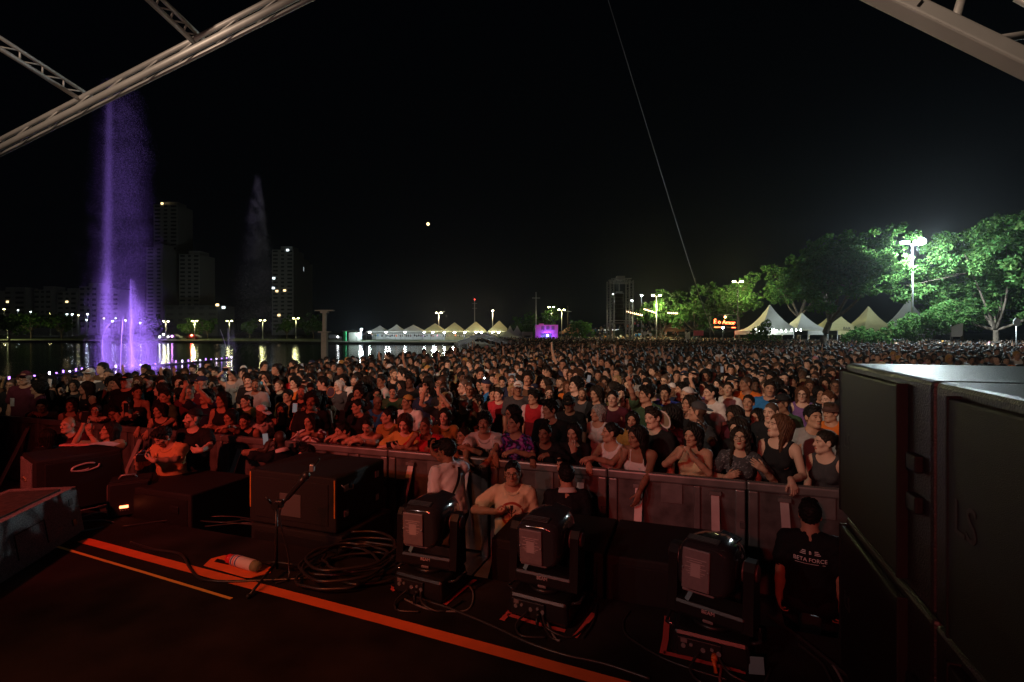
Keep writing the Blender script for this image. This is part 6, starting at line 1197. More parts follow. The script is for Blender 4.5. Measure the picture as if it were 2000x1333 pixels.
# second and third rows that can be told apart
put('person in a bright blue vest with a cropped grey head, looking right', 738, 772, 5.85, -28, -10, -4, 'tank', 'dark', 'buzz', 'grey', 'blue', 0, lean=2)
put('person in a mustard cap and white T-shirt', 796, 770, 5.62, 58, 25, 0, 'tee', 'brown', 'buzz', 'black', 'white', 0, lean=2, extra=(('capback', TOPS['mustard']),))
put('tall person in a dark T-shirt, chin raised, right of the mustard cap', 828, 747, 6.15, 35, 15, 2, 'tee', 'fair', 'fringe', 'black', 'navy', 0, lean=1)
put('person in a dark green T-shirt left of the mustard cap', 768, 751, 6.25, 12, 8, 0, 'tee', 'tan', 'short', 'black', 'green', 0, lean=1)
put('person with short silver hair and a dark top in profile', 661, 742, 7.1, 60, 25, 0, 'tee', 'fair', 'lob', 'white', 'charcoal', 1, lean=1)
put('person in a brown cap with a pale badge looking up', 905, 772, 5.85, 30, 12, 8, 'tee', 'tan', 'buzz', 'grey', 'brown', 0, lean=2, extra=(('cap', (0.10, 0.06, 0.04)),))
put('person in a red and white track top', 1042, 759, 6.35, 50, 20, 2, 'tee', 'tan', 'curly', 'black', (0.42, 0.02, 0.03), 0, lean=1, tintf=track)
put('person in a red T-shirt left of the track top', 974, 757, 6.7, 35, 12, 4, 'tee', 'fair', 'short', 'dark', 'red', 0, lean=1)
put('person with a pale cropped head and a white top, facing left', 1167, 789, 5.65, 62, 30, 2, 'tank', 'tan', 'lob', 'grey', 'white', 1, lean=4)
put('person in a black cap and black T-shirt below the raised hand', 1112, 772, 5.95, 20, 10, -8, 'tee', 'brown', 'short', 'black', 'black', 0, lean=2, extra=(('cap', TOPS['black']),))
put('person in a plum T-shirt with tied back hair', 1197, 761, 6.15, 18, 8, 2, 'tee', 'fair', 'bun', 'black', 'maroon', 0, lean=1)
put('small person in a yellow top right of the plum T-shirt', 1235, 802, 5.45, 10, 5, 2, 'tee', 'tan', 'halfup', 'black', 'mustard', 1, lean=2)
put('person in a grey T-shirt with sunglasses on the head, looking right', 1589, 791, 5.30, -32, -12, 8, 'tee', 'tan', 'short', 'black', 'grey', 0, lean=2, extra=('onhead', 'earring'))
put('person with a cropped head and black T-shirt left of the grey T-shirt', 1506, 783, 5.55, 30, 15, 0, 'tee', 'fair', 'buzz', 'black', 'black', 0, lean=2)
put('person in a black cap and bottle green T-shirt, turned away to the left', 1527, 768, 6.0, 55, 40, -4, 'tee', 'brown', 'buzz', 'black', 'green', 0, lean=2, extra=(('cap', TOPS['black']),))
put('person in a dark flat cap seen from the side with a white sleeve', 1362, 782, 5.35, 100, 60, 4, 'tee', 'tan', 'buzz', 'black', 'charcoal', 0, lean=4, extra=(('capback', TOPS['charcoal']),), L=dict(at=(1376, 842, 5.2), hd=(-.3, 0, 1), pn=(-1, 0, 0), hint=(1, 0, -.6)))
put('person in a blue jersey with white bands', 1299, 751, 6.75, 10, 5, 0, 'tee', 'tan', 'fringe', 'black', (0.03, 0.06, 0.36), 0, lean=0, tintf=jersey)
put('person in an orange T-shirt turned left in the middle rows', 1457, 733, 7.6, 60, 30, 0, 'tee', 'brown', 'buzz', 'black', 'orange', 0, lean=0)
put('person in an orange top and brown brimmed hat beside the side speakers', 1622, 786, 5.95, 40, 20, 0, 'tee', 'tan', 'short', 'brown', 'orange', 0, lean=0, extra=(('bucket', (0.10, 0.05, 0.04)),))
put('person in a grey top with tied up brown hair right of the orange T-shirt rows', 1617, 762, 6.7, 40, 20, 0, 'tee', 'fair', 'bun', 'auburn', 'grey', 1, lean=0)
put('person in glasses and a lilac top with long straight hair', 1567, 753, 7.2, 5, 2, 0, 'tank', 'fair', 'long', 'auburn', 'purple', 1, lean=0, extra=('round',))
put('person pointing a bare arm up to the left with one finger', 1262, 752, 6.15, 60, 25, 4, 'tee', 'tan', 'fringe', 'black', 'green', 0, lean=2, R=dict(at=(1228, 742, 5.9), hd=(-0.35, -0.1, 1), pn=(0.2, -1, 0), hint=(0.3, 0, -1), kw=dict(curl=(70, 80, 50), point=True)))
put('person in a white top with dark tied hair smiling to the left', 1386, 750, 6.9, 50, 20, 0, 'tee', 'fair', 'pony', 'black', 'white', 1, lean=0)
put('person with a fair beard and spectacles in a dark top, looking ahead', 1073, 753, 7.0, 0, 0, 0, 'tee', 'fair', 'short', 'brown', 'charcoal', 0, lean=0, beard=2, extra=('round',))
put('person with tall black hair in a black top, facing left behind the track top', 932, 770, 6.1, 60, 25, 10, 'tee', 'tan', 'fringe', 'black', 'charcoal', 0, lean=0)
# red lit rows at the left, behind the dark barrier
put('person in an olive top filming with both hands raised inside the pit', 213, 823, 3.55, 66, 30, 10, 'tee', 'tan', 'long', 'dark', (0.36, 0.33, 0.20), 1, lean=4, R=dict(at=(160, 838, 3.42), hd=(0.2, 0, 1), pn=(0.6, 0.8, 0), hint=(-0.4, -0.3, -1), kw=dict(curl=(40, 45, 30))), L=dict(at=(174, 846, 3.40), hd=(-0.15, 0, 1), pn=(-0.6, 0.8, 0), hint=(0.6, -0.3, -1), kw=dict(curl=(40, 45, 30))))
put('person with short fair hair and a maroon top in the pit at the left edge', 133, 812, 3.65, 45, 22, 4, 'tee', 'fair', 'buzz', 'blond', 'maroon', 0, lean=4)
put('person in black seen from behind in the dark left corner of the pit', 92, 836, 3.45, 165, 150, 0, 'long', 'tan', 'lob', 'black', 'black', 1, lean=3)
put('person in an orange T-shirt bending over a camera in the pit', 318, 832, 3.45, 58, 35, -32, 'tee', 'olive', 'fringe', 'black', (0.66, 0.36, 0.16), 0, w=1.12, lean=12, beard=2, R=dict(at=(268, 893, 3.28), hd=(0.5, 0, 0.1), pn=(0.3, 0.6, 0.6), hint=(-0.6, 0, -1)), L=dict(at=(300, 900, 3.22), hd=(-0.7, 0.2, 0.1), pn=(0, 0.6, 0.6), hint=(1, -0.2, -0.8)))
put('person in a backwards black cap and black T-shirt in profile in the pit', 377, 797, 3.72, 72, 35, 6, 'tee', 'fair', 'buzz', 'black', 'black', 0, w=1.08, lean=2, beard=2, extra=(('capback', TOPS['black']),), L=dict(at=(392, 880, 3.5), hd=(-1, 0, 0), pn=(0, 1, 0), hint=(1, 0, -1)))
put('person in a black vest dangling both arms over the dark barrier', 312, 786, 4.55, 52, 20, -4, 'tank', 'tan', 'lob', 'black', 'black', 1, lean=16, R=dict(at=(270, 838, 4.2), hd=(-0.2, -0.3, -1), pn=(-.5, .8, 0), hint=(0.2, 0.2, -1)), L=dict(at=(284, 845, 4.2), hd=(-0.2, -0.3, -1), pn=(-.5, .8, 0), hint=(0.6, 0.2, -1)))
put('person holding a phone before the face with both hands behind the dark barrier', 247, 775, 4.75, 20, 8, 2, 'tank', 'tan', 'long', 'black', 'black', 1, lean=3, R=dict(at=(240, 812, 4.5), hd=(0.1, 0.1, 1), pn=(0.8, 0.6, 0), hint=(-0.3, 0, -1), kw=dict(curl=(45, 50, 30))), L=dict(at=(253, 813, 4.5), hd=(-0.1, 0.1, 1), pn=(-0.8, 0.6, 0), hint=(0.4, 0, -1), kw=dict(curl=(45, 50, 30))))
put('person smiling in a pale vest behind the dark barrier, left of the filming hands', 139, 778, 4.70, 25, 10, 4, 'tank', 'fair', 'halfup', 'dark', 'brown', 1, lean=10)
put('person in glasses leaning on the dark barrier right of the smiling vest', 187, 787, 4.62, 12, 6, 2, 'tank', 'fair', 'lob', 'dark', 'brown', 1, lean=14, extra=('round',), R=fold(180, 1), L=fold(200, -1))
put('person in a black T-shirt bending low on the dark barrier near the left edge', 82, 779, 4.66, 18, 8, -8, 'tee', 'tan', 'short', 'black', 'charcoal', 0, lean=16, R=fold(70, 1))
put('person with spectacles behind the dark barrier, round face, dark T-shirt', 222, 793, 4.66, 20, 8, -6, 'tee', 'brown', 'short', 'black', 'charcoal', 0, lean=14, extra=('round',))
put('person in a white collared shirt second row at the left, facing left', 178, 762, 5.5, 30, 12, 2, 'polo', 'tan', 'short', 'black', 'charcoal', 0, lean=2)
put('person looking sharply left, brightly lit, second row at the left', 226, 763, 5.35, 62, 25, 6, 'tee', 'tan', 'fringe', 'black', 'black', 0, lean=2)
put('person with an orange lit half shadowed face third row at the left', 106, 786, 5.2, -30, -15, 0, 'tee', 'tan', 'long', 'black', 'maroon', 1, lean=3)
put('person raising a phone overhead with both hands at the far left', 118, 750, 5.5, 10, 5, 8, 'tee', 'tan', 'short', 'black', 'black', 0, lean=1, R=dict(at=(90, 762, 5.2), hd=(0.15, 0, 1), pn=(0.7, 0.7, 0), hint=(-0.8, 0, -1), kw=dict(curl=(40, 45, 30))), L=dict(at=(104, 762, 5.2), hd=(-0.1, 0, 1), pn=(-0.7, 0.7, 0), hint=(0.8, 0, -1), kw=dict(curl=(40, 45, 30))))
put('person at the left edge holding up a pale phone', -8, 775, 4.9, -10, -5, 0, 'tee', 'tan', 'lob', 'black', 'brown', 1, lean=2, R=dict(at=(18, 812, 4.6), hd=(0.1, 0, 1), pn=(0.7, 0.7, 0), hint=(-0.3, 0, -1), kw=dict(curl=(40, 45, 30))), L=dict(at=(30, 812, 4.6), hd=(-0.1, 0, 1), pn=(-0.7, 0.7, 0), hint=(0.5, 0, -1), kw=dict(curl=(40, 45, 30))))
put('person in an olive T-shirt just above the white cap', 480, 770, 5.5, 50, 20, 0, 'tee', 'fair', 'pony', 'dark', 'olive', 1, lean=2)
put('person in an olive shirt and black cap gazing up left, above the striped top', 562, 760, 5.9, 45, 20, 4, 'polo', 'olive', 'short', 'black', 'olive', 0, lean=1)
put('person in a black strappy top between the white cap and the striped top', 550, 786, 5.25, 15, 8, 4, 'cami', 'brown', 'long', 'black', 'black', 1, lean=2)
put('person holding a bright phone beside the ear, in profile above the striped top', 600, 785, 5.3, 75, 30, 0, 'tee', 'brown', 'buzz', 'black', 'charcoal', 0, lean=2, R=dict(at=(577, 812, 5.1), hd=(0.1, 0, 1), pn=(0.8, 0.5, 0), hint=(-0.4, 0, -1), kw=dict(curl=(45, 50, 30))))
put('person raising a teal phone sideways above the crowd at the left', 545, 741, 6.6, 45, 20, 4, 'tee', 'fair', 'buzz', 'black', 'black', 0, lean=1, R=dict(at=(517, 752, 6.3), hd=(-0.5, 0, 0.8), pn=(0.3, 1, 0), hint=(0.3, 0, -1), kw=dict(curl=(40, 45, 30))))
put('person lifting both bare arms to frame a photo, before the fountain lamps', 452, 724, 7.4, 10, 5, 8, 'tank', 'fair', 'lob', 'dark', 'grey', 1, lean=0, R=dict(at=(434, 728, 7.2), hd=(0.3, 0, 1), pn=(0.6, 0.6, 0), hint=(-1, 0, -0.8)), L=dict(at=(447, 727, 7.2), hd=(-0.3, 0, 1), pn=(-0.6, 0.6, 0), hint=(1, 0, -0.8)))
put('person filming with a tall dark phone in both hands before the blue vest', 655, 800, 5.75, 20, 10, 2, 'tee', 'tan', 'short', 'black', 'beige', 0, lean=2, R=dict(at=(665, 830, 5.15), hd=(0.1, 0, 1), pn=(0.8, 0.6, 0), hint=(-0.3, 0, -1), kw=dict(curl=(45, 50, 30))), L=dict(at=(673, 830, 5.15), hd=(-0.1, 0, 1), pn=(-0.8, 0.6, 0), hint=(0.4, 0, -1), kw=dict(curl=(45, 50, 30))))
# --- people in the pit
b, s_pho, o_pho = put('photographer in a black cap and white T-shirt with a dark strap, from behind', 872, 856, 3.70, 125, 150, 0, 'tee', 'brown', 'short', 'black', (0.80, 0.84, 0.92), 0, w=1.05, lean=12, extra=(('cap', TOPS['black']),), R=dict(at=(835, 880, 3.95), hd=(-.3, 0.3, 1), pn=(1, 0, 0), hint=(-0.5, 0, -1)))
b, s_yel, o_yel = put('person in a pale yellow printed T-shirt and glasses facing the stage from the pit', 1001, 898, 3.66, 6, 4, 4, 'tee', 'tan', 'bun', 'black', (0.80, 0.68, 0.47), 0, w=1.16, lean=2, extra=('round', 'earring'), R=dict(at=(966, 1000, 3.5), hd=(0.5, -0.2, 0), pn=(0.3, .5, .6), hint=(-1, 0, -0.5), kw=dict(curl=(50, 60, 40)))); B_YEL = b
b, s_nav, o_nav = put('person in a dark polo with a white collar seen from behind in the pit', 1106, 904, 3.92, 168, 172, -2, 'polo', 'tan', 'short', 'black', (0.012, 0.012, 0.016), 0, w=1.18, lean=2); B_NAV = b
b, s_col, o_col = put('person in a dark polo with a white collar filming beside the orange edged speaker', 546, 838, 3.95, 160, 150, 0, 'polo', 'brown', 'buzz', 'black', (0.014, 0.014, 0.018), 0, w=1.05, lean=2, L=dict(at=(519, 880, 3.8), hd=(0.15, 0.1, 1), pn=(0.3, 1, 0), hint=(-0.4, 0, -1), kw=dict(curl=(35, 40, 30))))
B_COL = b
put('person with close cropped hair whose head just shows above the orange edged speaker', 598, 868, 3.98, 75, 40, -4, 'tee', 'tan', 'short', 'black', 'black', 0, lean=6)
b, s_beta, o_beta = put('guard in a black vest lettered BETA FORCE seen from behind, below the side speakers', 1582, 974, 3.55, 178, 180, 0, 'tee', 'tan', 'short', 'black', (0.010, 0.010, 0.012), 0, w=1.15, lean=2); B_BETA = b

# --- prints and collars on clothes
def project(me_obj, mesh, y0, sgn, name, material, cx, cz, sc=1.0, off=0.004):
    """lay a flat mesh (x right, y up) on a shirt, seen from the front (sgn=1) or the back (-1)"""
    m = me_obj.data; vs = [v.co for v in m.vertices]; bvh = BVHTree.FromPolygons(vs, [tuple(p.vertices) for p in m.polygons])
    bm = bmesh.new(); bm.from_mesh(mesh); bmesh.ops.triangulate(bm, faces=bm.faces)
    bmesh.ops.subdivide_edges(bm, edges=[e for e in bm.edges if e.calc_length() > 0.02], cuts=2)
    for v in bm.verts:
        x, z = (-sgn * v.co.x * sc + cx), v.co.y * sc + cz
        h = bvh.ray_cast(Vector((x, sgn * 1.0, z)), Vector((0, -sgn, 0)))
        v.co = (h[0] + Vector((0, sgn * off, 0))) if h[0] is not None else Vector((x, sgn * y0, z))
    out = bpy.data.meshes.new(name); bm.to_mesh(out); bm.free(); out.materials.append(material); return link(name, out, me_obj)
def tm(o, x, z): p = o.up(x, 0, z); return p.z
M_INK = mat('dark_print', (0.03, 0.02, 0.025), 0.8); M_INKR = mat('red_print', (0.40, 0.06, 0.035), 0.8); M_INKW = mat('pale_print', (0.9, 0.86, 0.86), 0.6)
z = o_white.up(0, 0, 1.245).z; project(s_white, text_mesh('ROUC', 0.085), 0.15, 1, 'shirt_lettering', M_INK, 0, z)
def ring_mesh(r0, r1, a0=0, a1=360, n=40):
    bm = bmesh.new(); A = [(bm.verts.new((r * math.cos(math.radians(a0 + (a1 - a0) * k / n)), r * math.sin(math.radians(a0 + (a1 - a0) * k / n)), 0))) for r in (r0, r1) for k in range(n + 1)]
    for k in range(n): bm.faces.new((A[k], A[k + 1], A[n + 2 + k], A[n + 1 + k]))
    me = bpy.data.meshes.new('r'); bm.to_mesh(me); bm.free(); return me
zc = o_yel.up(0, 0, 1.215).z
for a0, a1, r0, r1 in ((35, 145, 0.105, 0.128), (200, 340, 0.100, 0.125), (150, 195, 0.11, 0.122), (345, 390, 0.11, 0.122)): project(s_yel, ring_mesh(r0, r1, a0, a1), 0.16, 1, 'shirt_print', M_INKR, 0, zc)
for cx in (-0.055, 0.055): project(s_yel, ring_mesh(0.035, 0.042), 0.16, 1, 'shirt_print', M_INKR, cx, zc - 0.035)
project(s_yel, ring_mesh(0.036, 0.044, 180, 360), 0.16, 1, 'shirt_print', M_INK, 0, zc + 0.05)
bm = bmesh.new()
for x0, x1, y0, y1 in ((-0.016, 0.016, 0.045, 0.095), (-0.005, 0.005, -0.03, 0.046), (-0.012, 0.012, 0.028, 0.040)): q = [bm.verts.new((x, y, 0)) for x, y in ((x0, y0), (x1, y0), (x1, y1), (x0, y1))]; bm.faces.new(q)
me = bpy.data.meshes.new('mic'); bm.to_mesh(me); bm.free(); project(s_yel, me, 0.16, 1, 'shirt_print', M_INK, 0, zc)
zb = o_beta.up(0, 0, 1.28).z; project(s_beta, text_mesh('BETA FORCE', 0.043), 0.16, -1, 'vest_lettering', M_INKW, 0, zb); project(s_beta, text_mesh('B', 0.034), 0.16, -1, 'vest_emblem', M_INKW, 0, zb + 0.055)
for sx in (-1, 1):
    bm = bmesh.new()
    for k in range(3): y = 0.012 * k - 0.012; q = [bm.verts.new((sx * a, y + e, 0)) for a, e in ((0.032, 0), (0.075 - 0.008 * k, 0), (0.075 - 0.008 * k, 0.005), (0.032, 0.005))]; bm.faces.new(q)
    me = bpy.data.meshes.new('wing'); bm.to_mesh(me); bm.free(); project(s_beta, me, 0.16, -1, 'vest_emblem', M_INKW, 0, zb + 0.055)
bm = bmesh.new(); q = [bm.verts.new(c) for c in ((-0.11, -0.032, 0), (0.11, -0.032, 0), (0.11, -0.029, 0), (-0.11, -0.029, 0))]; bm.faces.new(q); me = bpy.data.meshes.new('bar'); bm.to_mesh(me); bm.free(); project(s_beta, me, 0.16, -1, 'vest_emblem', M_INKW, 0, zb)
def collar(shirt, o, color, w=1.1):
    m = MB(); rings = []
    for r, zz in ((0.072, 1.468), (0.080, 1.474), (0.108, 1.428), (0.102, 1.420), (0.072, 1.456)): r *= w; rings.append([o.up(r * math.sin(a), -0.006 + r * 0.95 * math.cos(a), zz + 0.010 - 0.020 * math.cos(a)) for a in [2 * math.pi * k / 28 for k in range(28)]])
    rings.append(rings[0]); m.rings(rings, cap=False); c = m.build('collar', M_CLOTH, shirt); a = c.data.color_attributes.new('tint', 'FLOAT_COLOR', 'POINT'); a.data.foreach_set('color', np.ones(4 * len(c.data.vertices), np.float32)); return setcol(c, color)
collar(s_nav, o_nav, TOPS['white']); collar(s_col, o_col, TOPS['white'])
# --- things people hold
M_PHB = mat('phone_black', (0.015, 0.015, 0.017), 0.2); M_PHW = mat('phone_white', (0.75, 0.73, 0.72), 0.3); M_SCR = em('phone_screen', (0.75, 0.72, 0.74), 0.16); M_SCRT = em('phone_screen_teal', (0.25, 0.75, 0.80), 0.18)
def phone(label, px, py, v, roll=0, back=None, screen_to_us=False, scr=None, flash=False, s=1.0, yaw=0):
    p = atv(px, py, v); t = empty('phone', label, 'phone', p, math.radians(yaw), 'phones held up in the crowd'); R = ry(roll); m = MB(); m.box((0, 0, 0), (0.074 * s, 0.009, 0.150 * s), R, 0.004); m.build('body', back or M_PHB, t)
    y = -0.0052 if screen_to_us else 0.0052; m = MB(); m.box((0, y, 0), (0.066 * s, 0.0015, 0.138 * s), R); m.build('screen', scr or M_SCR, t); m = MB()
    for k in range(3): m.cyl(R @ Vector((-0.02, -y * 1.0, 0.058 - 0.018 * k)), R @ Vector((-0.02, -y * 1.5, 0.058 - 0.018 * k)), 0.006, n=8)
    m.build('camera_lens', M_PHB, t)
    if flash: m = MB(); m.ball(R @ Vector((0.0, -0.008, 0.055)), 0.010, 8, 6); m.build('flash', em('phone_flash', (1.0, 0.93, 0.85), 60), t)
    return t
phone('pale phone held up at the left edge of the crowd', 24, 786, 4.55, 0, M_PHW); phone('phone raised overhead by the person in black at the far left', 97, 748, 5.15, 8, M_PHW); phone('phone in the hands of the long haired person filming in the pit', 165, 815, 3.38, 10, M_PHB, yaw=20)
phone('phone held in front of the face behind the dark barrier', 246, 797, 4.45, 0, M_PHB); phone('teal lit phone held sideways above the crowd', 506, 749, 6.25, 90, M_PHB, True, M_SCRT); phone('white lit phone beside the ear above the striped top', 576, 797, 5.05, 4, M_PHW, True)
phone('tall dark phone held up in front of the blue vest', 668, 812, 5.1, 6, M_PHB, s=1.1); phone('dark phone of the person with the white collar beside the orange edged speaker', 519, 858, 3.9, -6, M_PHB, True); phone('phone resting in the hands of the yellow blouse', 766, 868, 4.24, 80, M_PHB); phone('phone framed by two raised arms before the fountain lamps', 440, 722, 7.15, 90, M_PHB)
t = empty('camera', 'black camera held by the bending person in the orange T-shirt', 'camera', atv(280, 893, 3.22), math.radians(30)); m = MB(); m.box((0, 0, 0), (0.14, 0.07, 0.095), ch=0.014); m.box((0, 0, 0.06), (0.05, 0.06, 0.035), ch=0.01); m.build('body', M_PHB, t); m = MB(); m.cyl((0, 0.035, -0.005), (0, 0.13, -0.005), 0.037, 0.04, 16); m.build('lens', M_PHB, t)
p = atv(846, 868, 4.0); t = empty('camera', 'black camera raised to the eye by the photographer in the black cap', 'camera', p, math.radians(-40)); m = MB(); m.box((0, 0, 0), (0.13, 0.07, 0.09), ch=0.014); m.box((0, 0, 0.055), (0.05, 0.06, 0.03), ch=0.01); m.build('body', M_PHB, t); m = MB(); m.cyl((0, 0.035, 0), (0, 0.14, 0), 0.038, n=16); m.build('lens', M_PHB, t)
p = atv(1337, 873, 4.36); m = MB(); m.cyl((0, 0, 0), (0.035, 0.03, -0.035), 0.004, n=8); tag(m.build('cigarette', mat('paper_white', (0.8, 0.78, 0.75), 0.8), loc=p), 'white cigarette between the hands and lips of the yellow strapless top', 'cigarette')
p = atv(582, 862, 4.22); t = empty('plastic_bottle', 'clear crumpled plastic bottle held over the rail beside the striped top', 'bottle', p); m = MB(); m.lathe([(0.001, -0.09), (0.031, -0.088), (0.033, -0.03), (0.029, 0.0), (0.033, 0.03), (0.030, 0.07), (0.013, 0.10), (0.013, 0.115), (0.001, 0.116)], n=14); m.build('bottle_body', mat('clear_plastic', (0.85, 0.85, 0.88), 0.08, trans=0.85), t); m = MB(); m.cyl((0, 0, 0.108), (0, 0, 0.128), 0.015, n=12); m.build('cap', M_PHW, t)
def strap(shirt, o, w=1.0, side=1):
    m = MB(); pts = [o.up(-side * 0.15 * w, 0.10, 1.02), o.up(-side * 0.02, 0.150 * w, 1.22), o.up(side * 0.08, 0.10, 1.40), o.up(side * 0.095, 0.0, 1.462), o.up(side * 0.075, -0.10, 1.40), o.up(0, -0.150 * w, 1.25), o.up(-side * 0.13 * w, -0.125 * w, 1.05)]
    P = spline(pts, 8); vs = []
    for p in P: t = (o.Rt @ Vector((0.018, 0, 0.014 * 0))); vs += [p - t, p + t]
    m.add(vs, [(2 * i, 2 * i + 1, 2 * i + 3, 2 * i + 2) for i in range(len(P) - 1)]); return m.build('strap', M_PHB, shirt)
strap(s_pho, o_pho, 1.05)
phone('phone with its torch lit in the middle of the crowd', 946, 744, 7.3, 0, M_PHB, True, None, True); phone('phone held sideways with a pale back above the red T-shirt', 1000, 733, 8.3, 90, M_PHW, True); phone('black phone held up left of the raised finger', 1150, 740, 7.6, 10, M_PHB, True)
phone('small lit phone far back right of centre', 1410, 722, 9.6, 0, M_PHB, True, M_SCR); phone('phone glowing in the rows above the mustard cap', 792, 728, 8.4, 5, M_PHB, True, M_SCR); phone('phone lifted in the rows left of the concrete pillar', 590, 716, 9.0, -5, M_PHW, True, M_SCR)
def fan(label, px, py, v, r, cols, oval=1.0, roll=0):
    t = empty('hand_fan', label, 'hand fan', atv(px, py, v), 0); m = MB(); n = 28; R = ry(roll)
    rim = [R @ Vector((r * oval * math.cos(2 * math.pi * k / n), 0, r * math.sin(2 * math.pi * k / n))) for k in range(n)]; m.prism([p * 0.8 for p in rim], (0, 0.004, 0)); m.build('panel', mat('fan_panel_' + label[:4], cols[0], 0.7), t)
    for k, c in enumerate(cols[1:]): m = MB(); a = 1 - 0.2 * k / len(cols[1:]); b = 1 - 0.2 * (k + 1) / len(cols[1:]); m.rings([[p * a + Vector((0, -0.002, 0)) for p in rim], [p * b + Vector((0, -0.002, 0)) for p in rim]], cap=False, smooth=False); m.build('rim_band', mat('fan_band_%d_%s' % (k, label[:4]), c, 0.7), t)
    m = MB(); m.box(R @ Vector((0, 0.002, -r - 0.05)), (0.02, 0.006, 0.12), R); m.build('handle', M_PHB, t)
fan('round rainbow edged hand fan held up in the crowd', 646, 766, 5.9, 0.10, [(0.10, 0.12, 0.18), (0.6, 0.04, 0.04), (0.7, 0.3, 0.03), (0.65, 0.6, 0.05), (0.05, 0.25, 0.10), (0.04, 0.08, 0.4)], 0.75, 12); fan('pale oval hand fan with a white rim tilted among the front rows', 1297, 820, 4.95, 0.115, [(0.30, 0.27, 0.18), (0.75, 0.72, 0.66)], 0.55, -28)
# ------------------------------------------------------------------ the crowd behind: individuals first, the far mass as one object
rng = random.Random(21)
def up_spec(s, x, y, z, hd=(0, 0, 1), **kw): return dict(w=(s * x, y, z), hd=hd, pn=(-s * 0.5, 0.8, 0), hint=(s * 0.8, -0.2, -1), fine=False, kw=dict(curl=(40, 45, 30)))
PROTO = []
for i in range(22):
    fem = i % 2; kinds = ('tank', 'tee', 'vneck', 'cami') if fem else ('tee', 'tee', 'polo', 'tee'); k = kinds[(i // 2) % 4]
    hair = (('long', 'wavy', 'pony', 'halfup', 'bun', 'lob', 'long', 'topknot', 'wavy', 'long', 'pony') if fem else ('short', 'buzz', 'fringe', 'curly', 'short', 'cap', 'afro', 'short', 'capback', 'buzz', 'fringe'))[i // 2]
    P = dict(fem=fem, lean=rng.uniform(-2, 5), side=rng.uniform(-3, 3), hyaw=rng.uniform(-32, 32), pitch=rng.uniform(-6, 10), roll=rng.uniform(-6, 6), w=rng.choice((0.95, 1.0, 1.0, 1.08, 1.2)), beard=0 if fem else rng.choice((0, 0, 1, 2)), seed=i + 3, lips=(0.82, 0.45, 0.45) if fem else (0.88, 0.6, 0.55))
    pose = 'standing'
    if i in (4, 13): P['armR'] = up_spec(1, 0.22, 0.22, 1.78); P['armL'] = up_spec(-1, 0.02, 0.26, 1.76); pose = 'holding both hands up'
    if i in (9,): P['armR'] = up_spec(1, 0.38, 0.10, 1.98); pose = 'with one arm raised'
    if i in (6, 17): P['armR'] = up_spec(1, 0.06, 0.20, 1.42); pose = 'with a hand near the chin'
    extra = ('round',) if i in (7, 10, 18) else ()
    b, s, o = figure('person', P, k, SK['tan'], None if hair in ('cap', 'capback') else hair, HC['black'], TOPS['black'], (0.03, 0.03, 0.04), extra + (((hair, TOPS['black']),) if hair in ('cap', 'capback') else ()), None, 1.55)
    PROTO.append(dict(o=b, fem=fem, kind=k, hair=hair, pose=pose, used=False, top=o.top, yaw=P['hyaw'], glasses=bool(extra)))
SHX = sorted([(y, x) for x, y in SHORE])
def shore_x(y):
    for (y0, x0), (y1, x1) in zip(SHX[:-1], SHX[1:]):
        if y0 <= y <= y1: return x0 + (x1 - x0) * (y - y0) / (y1 - y0)
    return -14
def spots(v0, v1, u0, u1, du, dvv, jit):
    out = []; j = 0; v = v0
    while v < v1:
        u = u0 + (j % 2) * du / 2
        while u < u1: out.append((u + rng.uniform(-jit, jit), v + rng.uniform(-jit, jit))); u += du
        v += dvv; j += 1
    return out
cand = []
for u, v in spots(BV * K + 0.72, 19, -22, 13, 0.45, 0.44, 0.11):
    p = U * u + V * v
    if p.y < 2 or p.x < shore_x(p.y) + 0.35: continue
    px = 1000 + 1000 * p.x / p.y; py = 648 + 1000 * (CAMZ - 1.68) / p.y
    if px < -60 or px > 2060 or (px > 1650 and py > 705): continue
    if any((p.x - x) ** 2 + (p.y - y) ** 2 < 0.31 ** 2 for x, y, _, _ in PLACED): continue
    if any(abs(px - hx) < 24 and -10 < py - hy < 40 and p.y < math.hypot(x, y) for x, y, hx, hy in PLACED): continue
    cand.append((p.y + 0.002 * abs(p.x), p, px, py))
cand.sort(key=lambda c: c[0]); N_IND = 300 - len(PLACED); near = cand[:N_IND]; vmax = near[-1][0]
print('placed', len(PLACED), 'individuals', len(near), 'to depth', vmax)
REFS = [(1610, 'the dark V-neck'), (1521, 'the sleeveless top'), (1446, 'the glittering V-neck'), (1352, 'the lit cigarette'), (1243, 'the halter top'), (1192, 'the hoop earrings'), (1120, 'the covered face'), (1064, 'the black sweatshirt'), (1006, 'the flowered blouse'), (946, 'the lettered T-shirt'), (832, 'the red polo'), (790, 'the yellow blouse'), (718, 'the strapless top'), (668, 'the low maroon shirt'), (606, 'the striped top'), (511, 'the white cap'), (449, 'the crossed forearms'), (377, 'the backwards cap'), (318, 'the bending photographer'), (213, 'the filming hands'), (133, 'the fair hair'), (20, 'the pale phone')]
ORD = ['', 'first', 'second', 'third', 'fourth', 'fifth', 'sixth', 'seventh', 'eighth', 'ninth', 'tenth', 'eleventh', 'twelfth', 'thirteenth', 'fourteenth', 'fifteenth', 'sixteenth', 'seventeenth', 'eighteenth']
TW = ['black'] * 22 + ['charcoal'] * 6 + ['white'] * 4 + ['grey', 'grey', 'navy', 'navy', 'maroon', 'maroon', 'olive', 'brown', 'beige', 'pink', 'red', 'green', 'mustard', 'purple', 'blue', 'orange', 'cream']
KN = {'tank': 'vest', 'tee': 'T-shirt', 'vneck': 'V-neck top', 'cami': 'strappy top', 'polo': 'polo shirt'}
